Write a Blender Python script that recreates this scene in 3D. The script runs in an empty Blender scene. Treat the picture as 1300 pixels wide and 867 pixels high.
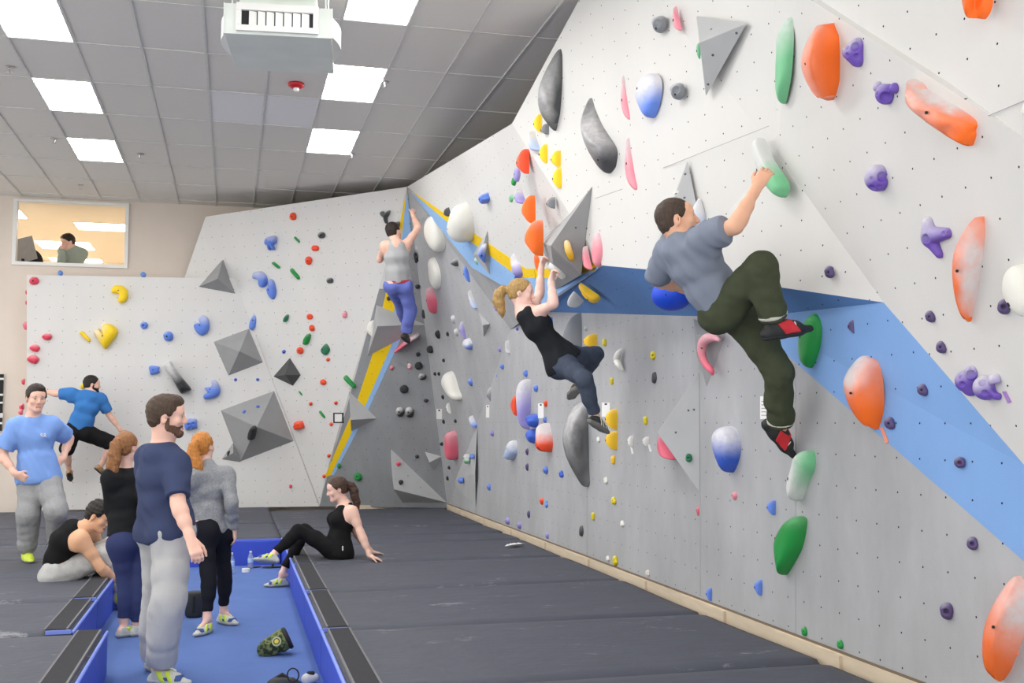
import bpy, bmesh, math, random, zlib
import numpy as np
from mathutils import Vector, Matrix
from mathutils.geometry import delaunay_2d_cdt

# ------------------------------------------------------------------ camera, world, exposure
S = bpy.context.scene
C = S.collection
F, YAW, PIT, CZ = 1363.0, .2552, .0749, 1.38        # focal length in pixels of the 1300 x 867 frame
cam_data = bpy.data.cameras.new('camera')
cam_data.sensor_width = 36.0
cam_data.lens = 36.0 * F / 1300.0
cam_data.clip_end = 200
cam = bpy.data.objects.new('camera', cam_data)
C.objects.link(cam)
cam.location = (0, 0, CZ)
cam.rotation_euler = (math.pi / 2 + PIT, 0, -YAW)
S.camera = cam

world = bpy.data.worlds.new('world')
S.world = world
world.use_nodes = True
world.node_tree.nodes['Background'].inputs[0].default_value = (1.0, .985, .96, 1)
world.node_tree.nodes['Background'].inputs[1].default_value = WORLD_STRENGTH = 1.75
LAMP = 18.0                                          # radiance of the ceiling troffers
S.view_settings.view_transform = 'Standard'
S.view_settings.look = 'None'
S.view_settings.gamma = 1
S.view_settings.use_curve_mapping = False
S.view_settings.exposure = 0.12

# ------------------------------------------------------------------ geometry helpers
cy, sy, cp, sp = math.cos(YAW), math.sin(YAW), math.cos(PIT), math.sin(PIT)
CAM = np.array([0, 0, CZ])
RIGHT = np.array([cy, -sy, 0.]); FWD = np.array([sy * cp, cy * cp, sp]); UP = np.array([-sy * sp, -cy * sp, cp])

def proj(P):
    P = np.asarray(P, float) - CAM
    d = P @ FWD
    return np.stack([650 + F * (P @ RIGHT) / d, 433.5 - F * (P @ UP) / d], -1)
def ray(px, py):
    return FWD + RIGHT * (px - 650) / F + UP * (433.5 - py) / F
def onz(px, py, z=0.): r = ray(px, py); return CAM + r * ((z - CZ) / r[2])
def onx(px, py, x): r = ray(px, py); return CAM + r * (x / r[0])
def ony(px, py, y): r = ray(px, py); return CAM + r * (y / r[1])
def atd(px, py, d): return CAM + ray(px, py) * d
def plane(a, b, c):
    n = np.cross(b - a, c - a); n = n / np.linalg.norm(n)
    if n @ (CAM - a) < 0: n = -n
    return n, float(n @ a)
def onp(px, py, pl, off=0.):
    r = ray(px, py); n, d = pl
    return CAM + r * ((d + off - n @ CAM) / (n @ r))
def depth(P): return float((np.asarray(P) - CAM) @ FWD)
def unit(v): v = np.asarray(v, float); return v / np.linalg.norm(v)

# ------------------------------------------------------------------ materials (all procedural)
def nd(nt, t, **kw):
    n = nt.nodes.new(t)
    for k, v in kw.items(): setattr(n, k, v)
    return n
def srgb(r, g, b):
    f = lambda c: (c / 255 / 12.92) if c / 255 <= .04045 else ((c / 255 + .055) / 1.055) ** 2.4
    return (f(r), f(g), f(b))
_mats = {}
def mat(name, col, rough=.6, var=.08, scale=12., bump=.0, bscale=60., metal=0., coord='Object', spec=.5, sheen=0., stretch=None):
    if name in _mats: return _mats[name]
    m = bpy.data.materials.new(name); m.use_nodes = True; nt = m.node_tree
    b = nt.nodes['Principled BSDF']
    b.inputs['Roughness'].default_value = rough
    b.inputs['Metallic'].default_value = metal
    b.inputs['Specular IOR Level'].default_value = spec
    if sheen: b.inputs['Sheen Weight'].default_value = sheen
    tc = nd(nt, 'ShaderNodeTexCoord'); out = tc.outputs[coord]
    if stretch:
        mp = nd(nt, 'ShaderNodeMapping'); mp.inputs['Scale'].default_value = stretch
        nt.links.new(out, mp.inputs['Vector']); out = mp.outputs[0]
    nz = nd(nt, 'ShaderNodeTexNoise'); nz.inputs['Scale'].default_value = scale; nz.inputs['Detail'].default_value = 4
    nt.links.new(out, nz.inputs['Vector'])
    mx = nd(nt, 'ShaderNodeMix', data_type='RGBA')
    lo = [max(0, c * (1 - var * 2)) for c in col]; hi = [min(1, c * (1 + var * 2)) for c in col]
    mx.inputs['A'].default_value = (*lo, 1); mx.inputs['B'].default_value = (*hi, 1)
    nt.links.new(nz.outputs['Fac'], mx.inputs['Factor'])
    nt.links.new(mx.outputs['Result'], b.inputs['Base Color'])
    if bump:
        nb = nd(nt, 'ShaderNodeTexNoise'); nb.inputs['Scale'].default_value = bscale; nb.inputs['Detail'].default_value = 3
        nt.links.new(out, nb.inputs['Vector'])
        bp = nd(nt, 'ShaderNodeBump'); bp.inputs['Strength'].default_value = bump; bp.inputs['Distance'].default_value = .02
        nt.links.new(nb.outputs['Fac'], bp.inputs['Height']); nt.links.new(bp.outputs[0], b.inputs['Normal'])
    _mats[name] = m
    return m
def emit(name, col, s):
    if name in _mats: return _mats[name]
    m = bpy.data.materials.new(name); m.use_nodes = True; nt = m.node_tree
    b = nt.nodes['Principled BSDF']
    b.inputs['Base Color'].default_value = (.8, .8, .8, 1)
    b.inputs['Emission Color'].default_value = (*col, 1); b.inputs['Emission Strength'].default_value = s
    _mats[name] = m
    return m
def math_node(nt, op, a, b=None):
    n = nd(nt, 'ShaderNodeMath', operation=op)
    for i, v in enumerate((a, b)):
        if v is None: continue
        if isinstance(v, (int, float)): n.inputs[i].default_value = v
        else: nt.links.new(v, n.inputs[i])
    return n.outputs[0]
def mat_wall(name, col, hole=.0056, scuff=.10, warm=None, du=.2, dv=.184):
    """painted plywood: UVs in metres, a grid of dark T-nut holes, rubbed chalk and scuffs"""
    if name in _mats: return _mats[name]
    m = bpy.data.materials.new(name); m.use_nodes = True; nt = m.node_tree
    b = nt.nodes['Principled BSDF']; b.inputs['Roughness'].default_value = .75; b.inputs['Specular IOR Level'].default_value = .25
    uv = nd(nt, 'ShaderNodeUVMap'); sx = nd(nt, 'ShaderNodeSeparateXYZ'); nt.links.new(uv.outputs[0], sx.inputs[0])
    fu = math_node(nt, 'MULTIPLY', math_node(nt, 'SUBTRACT', math_node(nt, 'FRACT', math_node(nt, 'DIVIDE', sx.outputs[0], du)), .5), du)
    fv = math_node(nt, 'MULTIPLY', math_node(nt, 'SUBTRACT', math_node(nt, 'FRACT', math_node(nt, 'DIVIDE', sx.outputs[1], dv)), .5), dv)
    r = math_node(nt, 'SQRT', math_node(nt, 'ADD', math_node(nt, 'POWER', math_node(nt, 'ABSOLUTE', fu), 2.), math_node(nt, 'POWER', math_node(nt, 'ABSOLUTE', fv), 2.)))
    isf = math_node(nt, 'LESS_THAN', r, hole)
    tc = nd(nt, 'ShaderNodeTexCoord')
    n1 = nd(nt, 'ShaderNodeTexNoise'); n1.inputs['Scale'].default_value = 1.6; n1.inputs['Detail'].default_value = 6; n1.inputs['Roughness'].default_value = .65
    mp = nd(nt, 'ShaderNodeMapping'); mp.inputs['Scale'].default_value = (1, 1, .45)
    nt.links.new(tc.outputs['Object'], mp.inputs['Vector']); nt.links.new(mp.outputs[0], n1.inputs['Vector'])
    rp = nd(nt, 'ShaderNodeValToRGB'); e = rp.color_ramp.elements
    e[0].position = .32; e[1].position = .70
    e[0].color = (*[c * (1 - scuff) for c in col], 1); e[1].color = (*[min(.9, c * (1 + scuff)) for c in col], 1)
    nt.links.new(n1.outputs['Fac'], rp.inputs[0])
    mx = nd(nt, 'ShaderNodeMix', data_type='RGBA'); mx.inputs['B'].default_value = (.015, .015, .017, 1)
    nt.links.new(isf, mx.inputs['Factor']); nt.links.new(rp.outputs[0], mx.inputs['A'])
    nt.links.new(mx.outputs['Result'], b.inputs['Base Color'])
    n2 = nd(nt, 'ShaderNodeTexNoise'); n2.inputs['Scale'].default_value = 140
    nt.links.new(tc.outputs['Object'], n2.inputs['Vector'])
    bp = nd(nt, 'ShaderNodeBump'); bp.inputs['Strength'].default_value = .12; bp.inputs['Distance'].default_value = .01
    nt.links.new(n2.outputs['Fac'], bp.inputs['Height']); nt.links.new(bp.outputs[0], b.inputs['Normal'])
    _mats[name] = m
    return m
def mat_hold(name, col, rough=.5, spec=.35):
    """cast resin hold; the 'chalk' attribute holds the chalk rubbed on by hands and shoes"""
    if name in _mats: return _mats[name]
    m = bpy.data.materials.new(name); m.use_nodes = True; nt = m.node_tree
    b = nt.nodes['Principled BSDF']; b.inputs['Roughness'].default_value = rough; b.inputs['Specular IOR Level'].default_value = spec
    tc = nd(nt, 'ShaderNodeTexCoord')
    n1 = nd(nt, 'ShaderNodeTexNoise'); n1.inputs['Scale'].default_value = 22; n1.inputs['Detail'].default_value = 5
    nt.links.new(tc.outputs['Object'], n1.inputs['Vector'])
    at = nd(nt, 'ShaderNodeAttribute', attribute_name='chalk')
    f = math_node(nt, 'MULTIPLY', at.outputs['Fac'], math_node(nt, 'ADD', math_node(nt, 'MULTIPLY', n1.outputs['Fac'], 1.0), .5))
    f = math_node(nt, 'MINIMUM', f, .93)
    mx = nd(nt, 'ShaderNodeMix', data_type='RGBA')
    mx.inputs['A'].default_value = (*col, 1); mx.inputs['B'].default_value = (.74, .73, .74, 1)
    nt.links.new(f, mx.inputs['Factor']); nt.links.new(mx.outputs['Result'], b.inputs['Base Color'])
    n2 = nd(nt, 'ShaderNodeTexNoise'); n2.inputs['Scale'].default_value = 160
    nt.links.new(tc.outputs['Object'], n2.inputs['Vector'])
    bp = nd(nt, 'ShaderNodeBump'); bp.inputs['Strength'].default_value = .15; bp.inputs['Distance'].default_value = .006
    nt.links.new(n2.outputs['Fac'], bp.inputs['Height']); nt.links.new(bp.outputs[0], b.inputs['Normal'])
    _mats[name] = m
    return m

# ------------------------------------------------------------------ object helpers
def link(name, me, m=None, parent=None, loc=None, smooth=None):
    o = bpy.data.objects.new(name, me)
    C.objects.link(o)
    if m is not None:
        me.materials.clear(); me.materials.append(m)
    if loc is not None: o.location = loc
    if parent is not None:
        o.parent = parent
        pm = world_of(parent)
        o.matrix_parent_inverse = pm.inverted()
    if smooth is not None:
        me.polygons.foreach_set('use_smooth', [smooth] * len(me.polygons))
    return o
def world_of(o):
    M = o.matrix_basis.copy()
    if o.parent: M = world_of(o.parent) @ o.matrix_parent_inverse @ M
    return M
def tag(o, label=None, cat=None, group=None, kind=None):
    if label: o['label'] = label
    if cat: o['category'] = cat
    if group: o['group'] = group
    if kind: o['kind'] = kind
    return o
def empty(name, loc, label=None, cat=None, group=None, kind=None):
    o = bpy.data.objects.new(name, None); C.objects.link(o); o.location = loc; o.empty_display_size = .1
    return tag(o, label, cat, group, kind)
def mesh(name, V, Fc):
    me = bpy.data.meshes.new(name)
    me.from_pydata([tuple(map(float, v)) for v in V], [], [tuple(map(int, f)) for f in Fc]); me.update()
    return me
def fast_mesh(name, V, Q):
    """V (n,3) float, Q (m,4) int"""
    me = bpy.data.meshes.new(name)
    n, m = len(V), len(Q)
    me.vertices.add(n); me.vertices.foreach_set('co', np.asarray(V, np.float32).ravel())
    me.loops.add(m * 4); me.loops.foreach_set('vertex_index', np.asarray(Q, np.int32).ravel())
    me.polygons.add(m); me.polygons.foreach_set('loop_start', np.arange(0, 4 * m, 4, dtype=np.int32))
    me.polygons.foreach_set('use_smooth', np.ones(m, bool))
    me.update(calc_edges=True); me.validate()
    return me
class MB:
    """a small mesh collector: boxes, prisms, tubes joined into one part"""
    def __init__(s): s.V = []; s.F = []
    def add(s, V, Fc):
        k = len(s.V); s.V += [tuple(map(float, v)) for v in V]; s.F += [tuple(i + k for i in f) for f in Fc]; return s
    def box(s, lo, hi, M=None):
        x0, y0, z0 = lo; x1, y1, z1 = hi
        V = [(x0, y0, z0), (x1, y0, z0), (x1, y1, z0), (x0, y1, z0), (x0, y0, z1), (x1, y0, z1), (x1, y1, z1), (x0, y1, z1)]
        if M is not None: V = [tuple(M @ Vector(v)) for v in V]
        return s.add(V, [(3, 2, 1, 0), (4, 5, 6, 7), (0, 1, 5, 4), (1, 2, 6, 5), (2, 3, 7, 6), (3, 0, 4, 7)])
    def tube(s, pts, r, seg=10, cap=True):
        pts = [np.asarray(p, float) for p in pts]; n = len(pts)
        rs = r if hasattr(r, '__len__') else [r] * n
        V = []; ref = np.array([.13, .31, .94])
        for i, p in enumerate(pts):
            t = unit(pts[min(i + 1, n - 1)] - pts[max(i - 1, 0)])
            a = np.cross(t, ref)
            if np.linalg.norm(a) < .1: a = np.cross(t, [1, 0, 0])
            a = unit(a); b = np.cross(t, a)
            V += [p + rs[i] * (math.cos(2 * math.pi * j / seg) * a + math.sin(2 * math.pi * j / seg) * b) for j in range(seg)]
        Fc = [(i * seg + j, i * seg + (j + 1) % seg, (i + 1) * seg + (j + 1) % seg, (i + 1) * seg + j) for i in range(n - 1) for j in range(seg)]
        if cap: Fc += [tuple(reversed(range(seg))), tuple((n - 1) * seg + j for j in range(seg))]
        return s.add(V, Fc)
    def lathe(s, prof, seg=20, M=None):
        V = []; n = len(prof)
        for r, z in prof:
            for j in range(seg):
                a = 2 * math.pi * j / seg; v = (r * math.cos(a), r * math.sin(a), z)
                V.append(tuple(M @ Vector(v)) if M is not None else v)
        Fc = [(i * seg + j, i * seg + (j + 1) % seg, (i + 1) * seg + (j + 1) % seg, (i + 1) * seg + j) for i in range(n - 1) for j in range(seg)]
        Fc += [tuple(reversed(range(seg))), tuple((n - 1) * seg + j for j in range(seg))]
        return s.add(V, Fc)
    def prism(s, poly, n, t):
        """polygon (3-D points) pushed back along -n by t"""
        k = len(poly); P = [np.asarray(p, float) for p in poly]; B = [p - np.asarray(n) * t for p in P]
        return s.add(P + B, [tuple(range(k)), tuple(reversed(range(k, 2 * k)))] + [(i, i + k, (i + 1) % k + k, (i + 1) % k) for i in range(k)])
    def build(s, name, m=None, parent=None, smooth=False, bevel=0., loc=None):
        me = mesh(name, s.V, s.F)
        bm = bmesh.new(); bm.from_mesh(me)
        bmesh.ops.recalc_face_normals(bm, faces=bm.faces)
        if bevel:
            bmesh.ops.bevel(bm, geom=[e for e in bm.edges], offset=bevel, segments=2, affect='EDGES', profile=.6)
        bm.to_mesh(me); bm.free()
        return link(name, me, m, parent, smooth=smooth, loc=loc)
# ------------------------------------------------------------------ the climbing walls: flat plywood facets
W = 3.45
PT = {}
PT['C'] = np.array([W, 17.4, 0.]); PT['B'] = np.array([1.45, 18.25, 0.])
PT['A0'] = ony(517, 237, 15.9)
PT['P0'] = onx(648, 418, W)
PT['P1'] = onx(688, 389, 3.22); PT['P1w'] = onx(691, 393, W); 
f7 = (unit([-.991, -.127, -.041]), 0); f7 = (f7[0], float(f7[0] @ np.array([3.214, 5.989, 3.705])))
f8 = (unit([-.976, .11, -.189]), 0); f8 = (f8[0], float(f8[0] @ np.array([3.335, 5.148, 2.447])))
PT['P2'] = onp(1122, 384, f8); PT['R'] = onp(1300, 590, f8)
PT['P3'] = onp(765, 337, f7); PT['T'] = onp(650, 157, f7); PT['T2'] = onp(735, 0, f7)
PT['Q'] = onp(986, 195, f8); PT['Q2'] = onp(993, 130, f8); PT['Q3'] = onp(1012, 0, f8); PT['N'] = onp(982, -60, f7)
PT['S0'] = onp(1030, 0, f8); PT['S1'] = onp(1300, 175, f8)
PT['D'] = np.array([-3.0, 18.3, 0.]); PT['TL'] = ony(34, 349, 18.08)
f1 = plane(PT['B'], PT['D'], PT['TL']); PT['TR'] = onp(297, 353, f1); PT['D'] = onp(34, 646, f1); PT['D'][2] = 0
f2 = plane(PT['A0'], PT['B'], PT['TR']); PT['L2'] = onp(261, 275, f2); PT['L1'] = onp(234, 353, f2); PT['K1'] = onp(234, 352.5, f1)
f3 = plane(PT['A0'], PT['B'], PT['C'])
f4 = plane(PT['A0'], PT['C'], PT['P0'])
f6 = plane(PT['A0'], PT['P1'], PT['T'])
f66 = plane(PT['T'], PT['P1'], PT['P3'])
f5 = (np.array([-1., 0, 0]), -W)
fu = plane(PT['P1'], PT['P3'], onx(870, 401, W))
fu2 = plane(PT['P3'], PT['P2'], onx(870, 401, W))
f9 = plane(PT['S0'], PT['S1'], PT['S0'] + np.array([-.06, 0, 1.]))
FAC = {'1': f1, '2': f2, '3': f3, '4': f4, '5': f5, '6': f6, 'b': f66, '7': f7, '8': f8, '9': f9, 'u': fu, 'v': fu2, 'n': plane(PT['N'], PT['Q3'], PT['Q'])}

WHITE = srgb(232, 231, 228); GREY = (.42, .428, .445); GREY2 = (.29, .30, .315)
m_white_dimmed = mat_wall('white_paint_dimmed', tuple(c * .86 for c in WHITE), scuff=.02)  # white paint darkened in colour to offset strong light on the right wall
m_white_lifted = mat_wall('white_paint_brightened', tuple(c * .97 for c in srgb(229, 228, 226)), scuff=.025)  # same white paint, colour brightened to make up for dimmer light far off
m_grey = mat_wall('grey_wall_paint', GREY, scuff=.12)
m_grey2 = mat_wall('mid_grey_wall_paint', GREY2, scuff=.12)
m_blue = mat_wall('light_blue_wall_paint', srgb(128, 168, 222), scuff=.05)
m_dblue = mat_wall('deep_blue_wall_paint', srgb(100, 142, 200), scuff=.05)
m_stripe_y = mat_wall('yellow_wall_paint', srgb(246, 203, 24), scuff=.04)
m_stripe_b = mat_wall('sky_blue_wall_paint', srgb(148, 188, 234), scuff=.04)

def panel(name, pts, pl, m, parent=None, t=.03, lift=0., uvo=None):
    """one facet: a plywood sheet with UVs in metres (u along the sheet, v up it)"""
    n = pl[0]
    P = [np.asarray(p, float) + n * lift for p in pts]
    mb = MB().prism(P, n, t)
    me = mesh(name, mb.V, mb.F)
    u = unit(np.cross(n, [0, 0, 1.])); v = np.cross(u, n)
    if v[2] < 0: v = -v
    o0 = np.asarray(uvo, float) if uvo is not None else P[0]
    uvl = me.uv_layers.new(name='UVMap')
    for li, lo in enumerate(me.loops):
        d = np.array(me.vertices[lo.vertex_index].co) - o0
        uvl.data[li].uv = (float(d @ u) + .1, float(d @ v) + .092)
    return link(name, me, m, parent)

wall_right = tag(empty('wall_right', (W, 9, 0)), kind='structure')
wall_far = tag(empty('wall_far', (1.4, 18, 0)), kind='structure')
G5 = (W, 5.669, .822)
in1 = onx(697, 396, W); in2 = onx(870, 401, W); in3 = onx(960, 402, W)
gb = onx(941, 400, W); gr = onx(1300, 712, W); gr2 = onx(1560, 938, W); bw2 = onp(1560, 892, f8)
panel('panel', [PT['C'] - [0, 0, .02], PT['P0'], PT['P1w'], in1, in2, gb, gr, gr2, np.array([W, gr2[1], -.02])], f5, m_grey, wall_right, uvo=G5)
panel('panel', [gb, in3, PT['P2'], PT['R'], bw2, gr2, gr], f5, m_blue, wall_right, lift=.002, uvo=G5)
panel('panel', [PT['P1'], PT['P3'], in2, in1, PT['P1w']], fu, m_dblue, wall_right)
panel('panel', [PT['P1'], PT['P1w'], PT['P0']], plane(PT['P1'], PT['P1w'], PT['P0']), m_grey, wall_right)
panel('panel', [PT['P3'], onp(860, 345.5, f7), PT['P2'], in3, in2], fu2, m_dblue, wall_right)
G7 = (3.254, 5.989, 3.705)
panel('panel', [PT['P3'], PT['T'], PT['T2'], onp(790, -60, f7), PT['N'], PT['Q'], PT['P2'], onp(860, 345.5, f7)], f7, m_white_dimmed, wall_right, uvo=G7)
s2 = PT['S1'] + (PT['S1'] - PT['S0']) * 1.0
r2 = onp(1560, 890, f8)
panel('panel', [PT['P2'], PT['Q'], PT['Q2'], PT['Q3'], PT['S0'], PT['S1'], s2, r2, PT['R']], f8, m_white_dimmed, wall_right, uvo=(3.335, 5.148, 2.447))
panel('panel', [PT['N'], PT['Q3'], PT['Q2'], PT['Q']], plane(PT['N'], PT['Q3'], PT['Q']), m_white_dimmed, wall_right, uvo=G7)
panel('panel', [PT['S0'], PT['Q3'], PT['N'], PT['S0'] + [-.09, 0, 1.5], s2 + [-.09, 0, 1.9], s2, PT['S1']], f9, m_white_dimmed, wall_right)
panel('panel', [PT['A0'], PT['P1'], PT['T']], f6, m_white_dimmed, wall_right)
panel('panel', [PT['T'], PT['P1'], PT['P3']], f66, m_white_dimmed, wall_right)
panel('panel', [PT['A0'], PT['C'] - [0, 0, .02], PT['P0'], PT['P1']], f4, m_grey, wall_far)
panel('panel', [PT['A0'], PT['B'] - [0, 0, .02], PT['C'] - [0, 0, .02]], f3, m_grey2, wall_far)
panel('panel', [PT['A0'], PT['L2'], PT['L1'], PT['TR'], PT['B']], f2, m_white_lifted, wall_far)
panel('panel', [PT['TR'], PT['K1'], PT['TL'], PT['D'], PT['B'] - [0, 0, .02]], f1, m_white_lifted, wall_far, t=.6)
# painted stripes (thin sheets screwed on the facets)
def stripe(px, pl, m, par, lift=.006): panel('stripe', [onp(x, y, pl) for x, y in px], pl, m, par, t=.004, lift=lift)
stripe([(517, 238), (516, 242), (507, 288), (492, 362), (473, 450), (453, 510), (413, 605), (406, 636)], f3, m_white_lifted, wall_far, .002)
stripe([(517, 238), (511, 292), (503, 366), (497, 438), (463, 517), (446, 550), (420, 603), (412, 606), (453, 510), (473, 450), (492, 362), (507, 288), (516, 242)], f3, m_stripe_y, wall_far)
stripe([(517, 238), (522, 300), (516, 380), (508, 432), (468, 519), (452, 550), (424, 603), (420, 603), (446, 550), (463, 517), (497, 438), (503, 366), (511, 292)], f3, m_stripe_b, wall_far)
stripe([(519, 240), (600, 308), (660, 352), (680, 353), (679, 341), (668, 341)], f6, m_stripe_y, wall_right)
stripe([(519, 240), (600, 340), (668, 380), (687, 388), (680, 353), (660, 352), (600, 308)], f6, m_stripe_b, wall_right)
stripe([(679, 341), (681, 353), (700, 353), (757, 344), (757, 333), (700, 341)], f66, m_stripe_y, wall_right)
stripe([(681, 353), (688, 387), (762, 338), (757, 344), (700, 353)], f66, m_stripe_b, wall_right)

# panel joints
m_joint = mat('panel_joint', srgb(168, 169, 172), .9)
def joint(a, b, pl):
    A, B_ = onp(*a, pl, .001), onp(*b, pl, .001)
    MB().tube([A, B_], .0022, 4).build('panel_joint', m_joint, wall_right)
joint((888, 402), (888, 470), f5); joint((889, 627), (889, 757), f5); joint((746, 430), (745, 712), f5); joint((1010, 462), (1010, 815), f5); joint((606, 646), (603, 662), f5)
joint((842, 213), (976, 160), f7); joint((1255, 147), (1300, 128), f9); joint((755, 252), (790, 240), f7); joint((690, 300), (735, 270), f7)

# kick board under the right wall
m_ply = mat('birch_plywood', srgb(214, 198, 174), .6, .07, 5, stretch=(6, 1, 6))
m_plyd = mat('plywood_slot', srgb(120, 104, 84), .8)
kb = MB().box((3.42, 2.4, -.3), (3.448, 17.3, .05)).build('trim_1', m_ply); tag(kb, kind='structure')
y = 2.6
while y < 17:
    MB().box((3.40, y, -.28), (3.421, y + .75, .043)).build('block', m_ply, kb)
    y += 1.5
MB().box((3.424, 2.4, .048), (3.446, 17.3, .058)).build('shadow_gap', m_plyd, kb)
kb2 = MB().box((1.9, 17.9, -.3), (3.4, 17.94, .012)).build('trim_2', m_ply); tag(kb2, kind='structure')
kb2.rotation_euler = (0, 0, 0)

# ------------------------------------------------------------------ room shell
m_floor = mat('concrete_floor', srgb(120, 120, 122), .8)
m_beige = mat('beige_wall_paint', srgb(224, 212, 201), .8, .02, 3)
m_ceil = mat('ceiling_plenum', srgb(120, 120, 120), .9)
ZC = 5.045
fl = MB().box((-9, 1.0, -.42), (6, 19.2, -.34)).build('floor', m_floor); tag(fl, kind='structure')
YB = 18.72
w0 = ony(18, 252, YB); w1 = ony(162, 341, YB)
wx0, wx1, wz0, wz1 = w0[0], w1[0], w1[2], min(w0[2], ZC - .03)
wb = MB()
wb.box((-9, YB, -.4), (wx0, YB + .2, ZC + .2)); wb.box((wx1, YB, -.4), (7, YB + .2, ZC + .2))
wb.box((wx0, YB, -.4), (wx1, YB + .2, wz0)); wb.box((wx0, YB, wz1), (wx1, YB + .2, ZC + .2))
tag(wb.build('wall_back', m_beige), kind='structure')
tag(MB().box((5.2, 1.0, -.4), (5.4, YB, ZC + .2)).build('wall_side', m_beige), kind='structure')

# ceiling: lay-in tiles on a T-bar grid
m_tile = mat('ceiling_tile', srgb(226, 223, 218), .9, .015, 30, bump=.15, bscale=220)
m_tile2 = mat('newer_ceiling_tile', srgb(238, 237, 240), .9, .015, 30, bump=.15, bscale=220)
m_bar = mat('white_grid_bar', srgb(214, 213, 210), .6)
X0, DX, Y0, DY = -2.142, .61, 9.6466, 1.25
ce = MB().box((-9, .5, ZC + .12), (5.2, YB, ZC + .2)).build('ceiling', m_ceil); tag(ce, kind='structure')
lamps = {(c, r) for c in (0, 5, -5) for r in range(-4, 8) if (r % 2 == (1 if c == 5 else 0)) and r < 6 and not (c == 5 and r > 4)}
lamps -= {(5, 5)}
tb = MB().box((-.302, -.622, .0), (.302, .622, .016))
tile_me = None
for c in range(-8, 12):
    for r in range(-7, 8):
        xa, ya = X0 + c * DX, Y0 + r * DY
        if ya > YB - .05: continue
        if (c, r) in lamps: continue
        p = proj(np.array([xa + .3, ya + .6, ZC]))
        if (ya < 4 or not (-140 < p[0] < 1000 and p[1] > -170)): 
            continue
        if ya + DY > YB: 
            continue
        if tile_me is None:
            t_ = tb.build('tile', m_tile, ce); tile_me = t_.data
        else:
            t_ = link('tile', tile_me, None, ce)
        if (c, r) in ((3, 2), (4, 2)):
            t_.data = tile_me.copy(); t_.data.materials[0] = m_tile2
        dz = ((c * 7 + r * 13) % 5) * .0012
        t_.location = (xa + DX / 2, ya + DY / 2, ZC + .004 + dz)
# the rest of the tiles, outside the picture and along the far edge, as one sheet above the bars
rest = MB()
for c in range(-11, 12):
    for r in range(-7, 8):
        xa, ya = X0 + c * DX, Y0 + r * DY
        if ya > YB - .05 or (c, r) in lamps: continue
        p = proj(np.array([xa + .3, ya + .6, ZC]))
        if (ya < 4 or not (-140 < p[0] < 1000 and p[1] > -170)) or ya + DY > YB or c < -8:
            rest.box((xa + .003, ya + .003, ZC + .004), (xa + DX - .003, min(ya + DY - .003, YB - .002), ZC + .02))
tag(rest.build('tile_field', m_tile, ce), kind='stuff')
for c in range(-11, 13):
    MB().box((X0 + c * DX - .010, .6, ZC - .004), (X0 + c * DX + .010, YB - .005, ZC + .01)).build('grid_bar', m_bar, ce)
for r in range(-7, 8):
    ya = Y0 + r * DY
    if ya < YB: MB().box((-8.8, ya - .010, ZC - .002), (5.1, ya + .010, ZC + .01)).build('grid_bar', m_bar, ce)

m_lamp = emit('lit_troffer_lens', (1, .985, .96), LAMP)
m_frame = mat('white_steel', srgb(235, 235, 232), .4, .01)
LAB = {(0, 0): 'square lit ceiling light cut by the upper left corner of the photo', (0, 2): 'square lit ceiling light, second from the far wall on the left',
       (0, 4): 'small lit ceiling light nearest the office window', (5, -1): 'square lit ceiling light beside the hanging metal unit, cut by the top edge',
       (5, 1): 'square lit ceiling light just right of the red ceiling alarm', (5, 3): 'lit ceiling light nearest the far climbing wall, below the alarm row'}
for (c, r) in sorted(lamps):
    xa, ya = X0 + c * DX, Y0 + r * DY
    if ya > YB - DY or ya < .5 : continue
    lab = LAB.get((c, r), 'recessed ceiling light beyond the edge of the photo')
    L = empty('ceiling_light', (xa + DX / 2, ya + DY / 2, ZC), lab, 'light', 'recessed ceiling lights')
    MB().box((xa + .018, ya + .018, ZC + .004), (xa + DX - .018, ya + DY - .018, ZC + .010)).build('diffuser', m_lamp, L)
    fr = MB()
    fr.box((xa + .004, ya + .004, ZC + .002), (xa + .018, ya + DY - .004, ZC + .09)); fr.box((xa + DX - .018, ya + .004, ZC + .002), (xa + DX - .004, ya + DY - .004, ZC + .09))
    fr.box((xa + .018, ya + .004, ZC + .002), (xa + DX - .018, ya + .018, ZC + .09)); fr.box((xa + .018, ya + DY - .018, ZC + .002), (xa + DX - .018, ya + DY - .004, ZC + .09))
    fr.build('frame', m_frame, L)

# ------------------------------------------------------------------ office window in the back wall
win = tag(empty('window_1', ((wx0 + wx1) / 2, YB, wz0)), kind='structure')
fw = .055
fr = MB()
fr.box((wx0, YB - .04, wz0), (wx1, YB + .12, wz0 + fw)); fr.box((wx0, YB - .04, wz1 - .04), (wx1, YB + .12, wz1))
fr.box((wx0, YB - .04, wz0 + fw), (wx0 + fw, YB + .12, wz1 - .04)); fr.box((wx1 - fw, YB - .04, wz0 + fw), (wx1, YB + .12, wz1 - .04))
fr.build('window_frame', m_frame, win)
m_glass = bpy.data.materials.new('window_glass'); m_glass.use_nodes = True
gb_ = m_glass.node_tree.nodes['Principled BSDF']; gb_.inputs['Transmission Weight'].default_value = 1; gb_.inputs['Roughness'].default_value = 0; gb_.inputs['IOR'].default_value = 1.01
gb_.inputs['Base Color'].default_value = (.97, .98, .98, 1)
MB().box((wx0 + fw, YB + .03, wz0 + fw), (wx1 - fw, YB + .036, wz1 - .04)).build('pane', m_glass, win)
m_off = mat('office_cream_paint', srgb(240, 226, 204), .8, .02, 4)
m_offw = mat('office_white_paint', srgb(236, 230, 220), .8, .02, 4)
OZ = ZC - .0
off = MB()
off.box((-6.0, YB + .2, OZ), (2.0, 26.2, OZ + .1))
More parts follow.
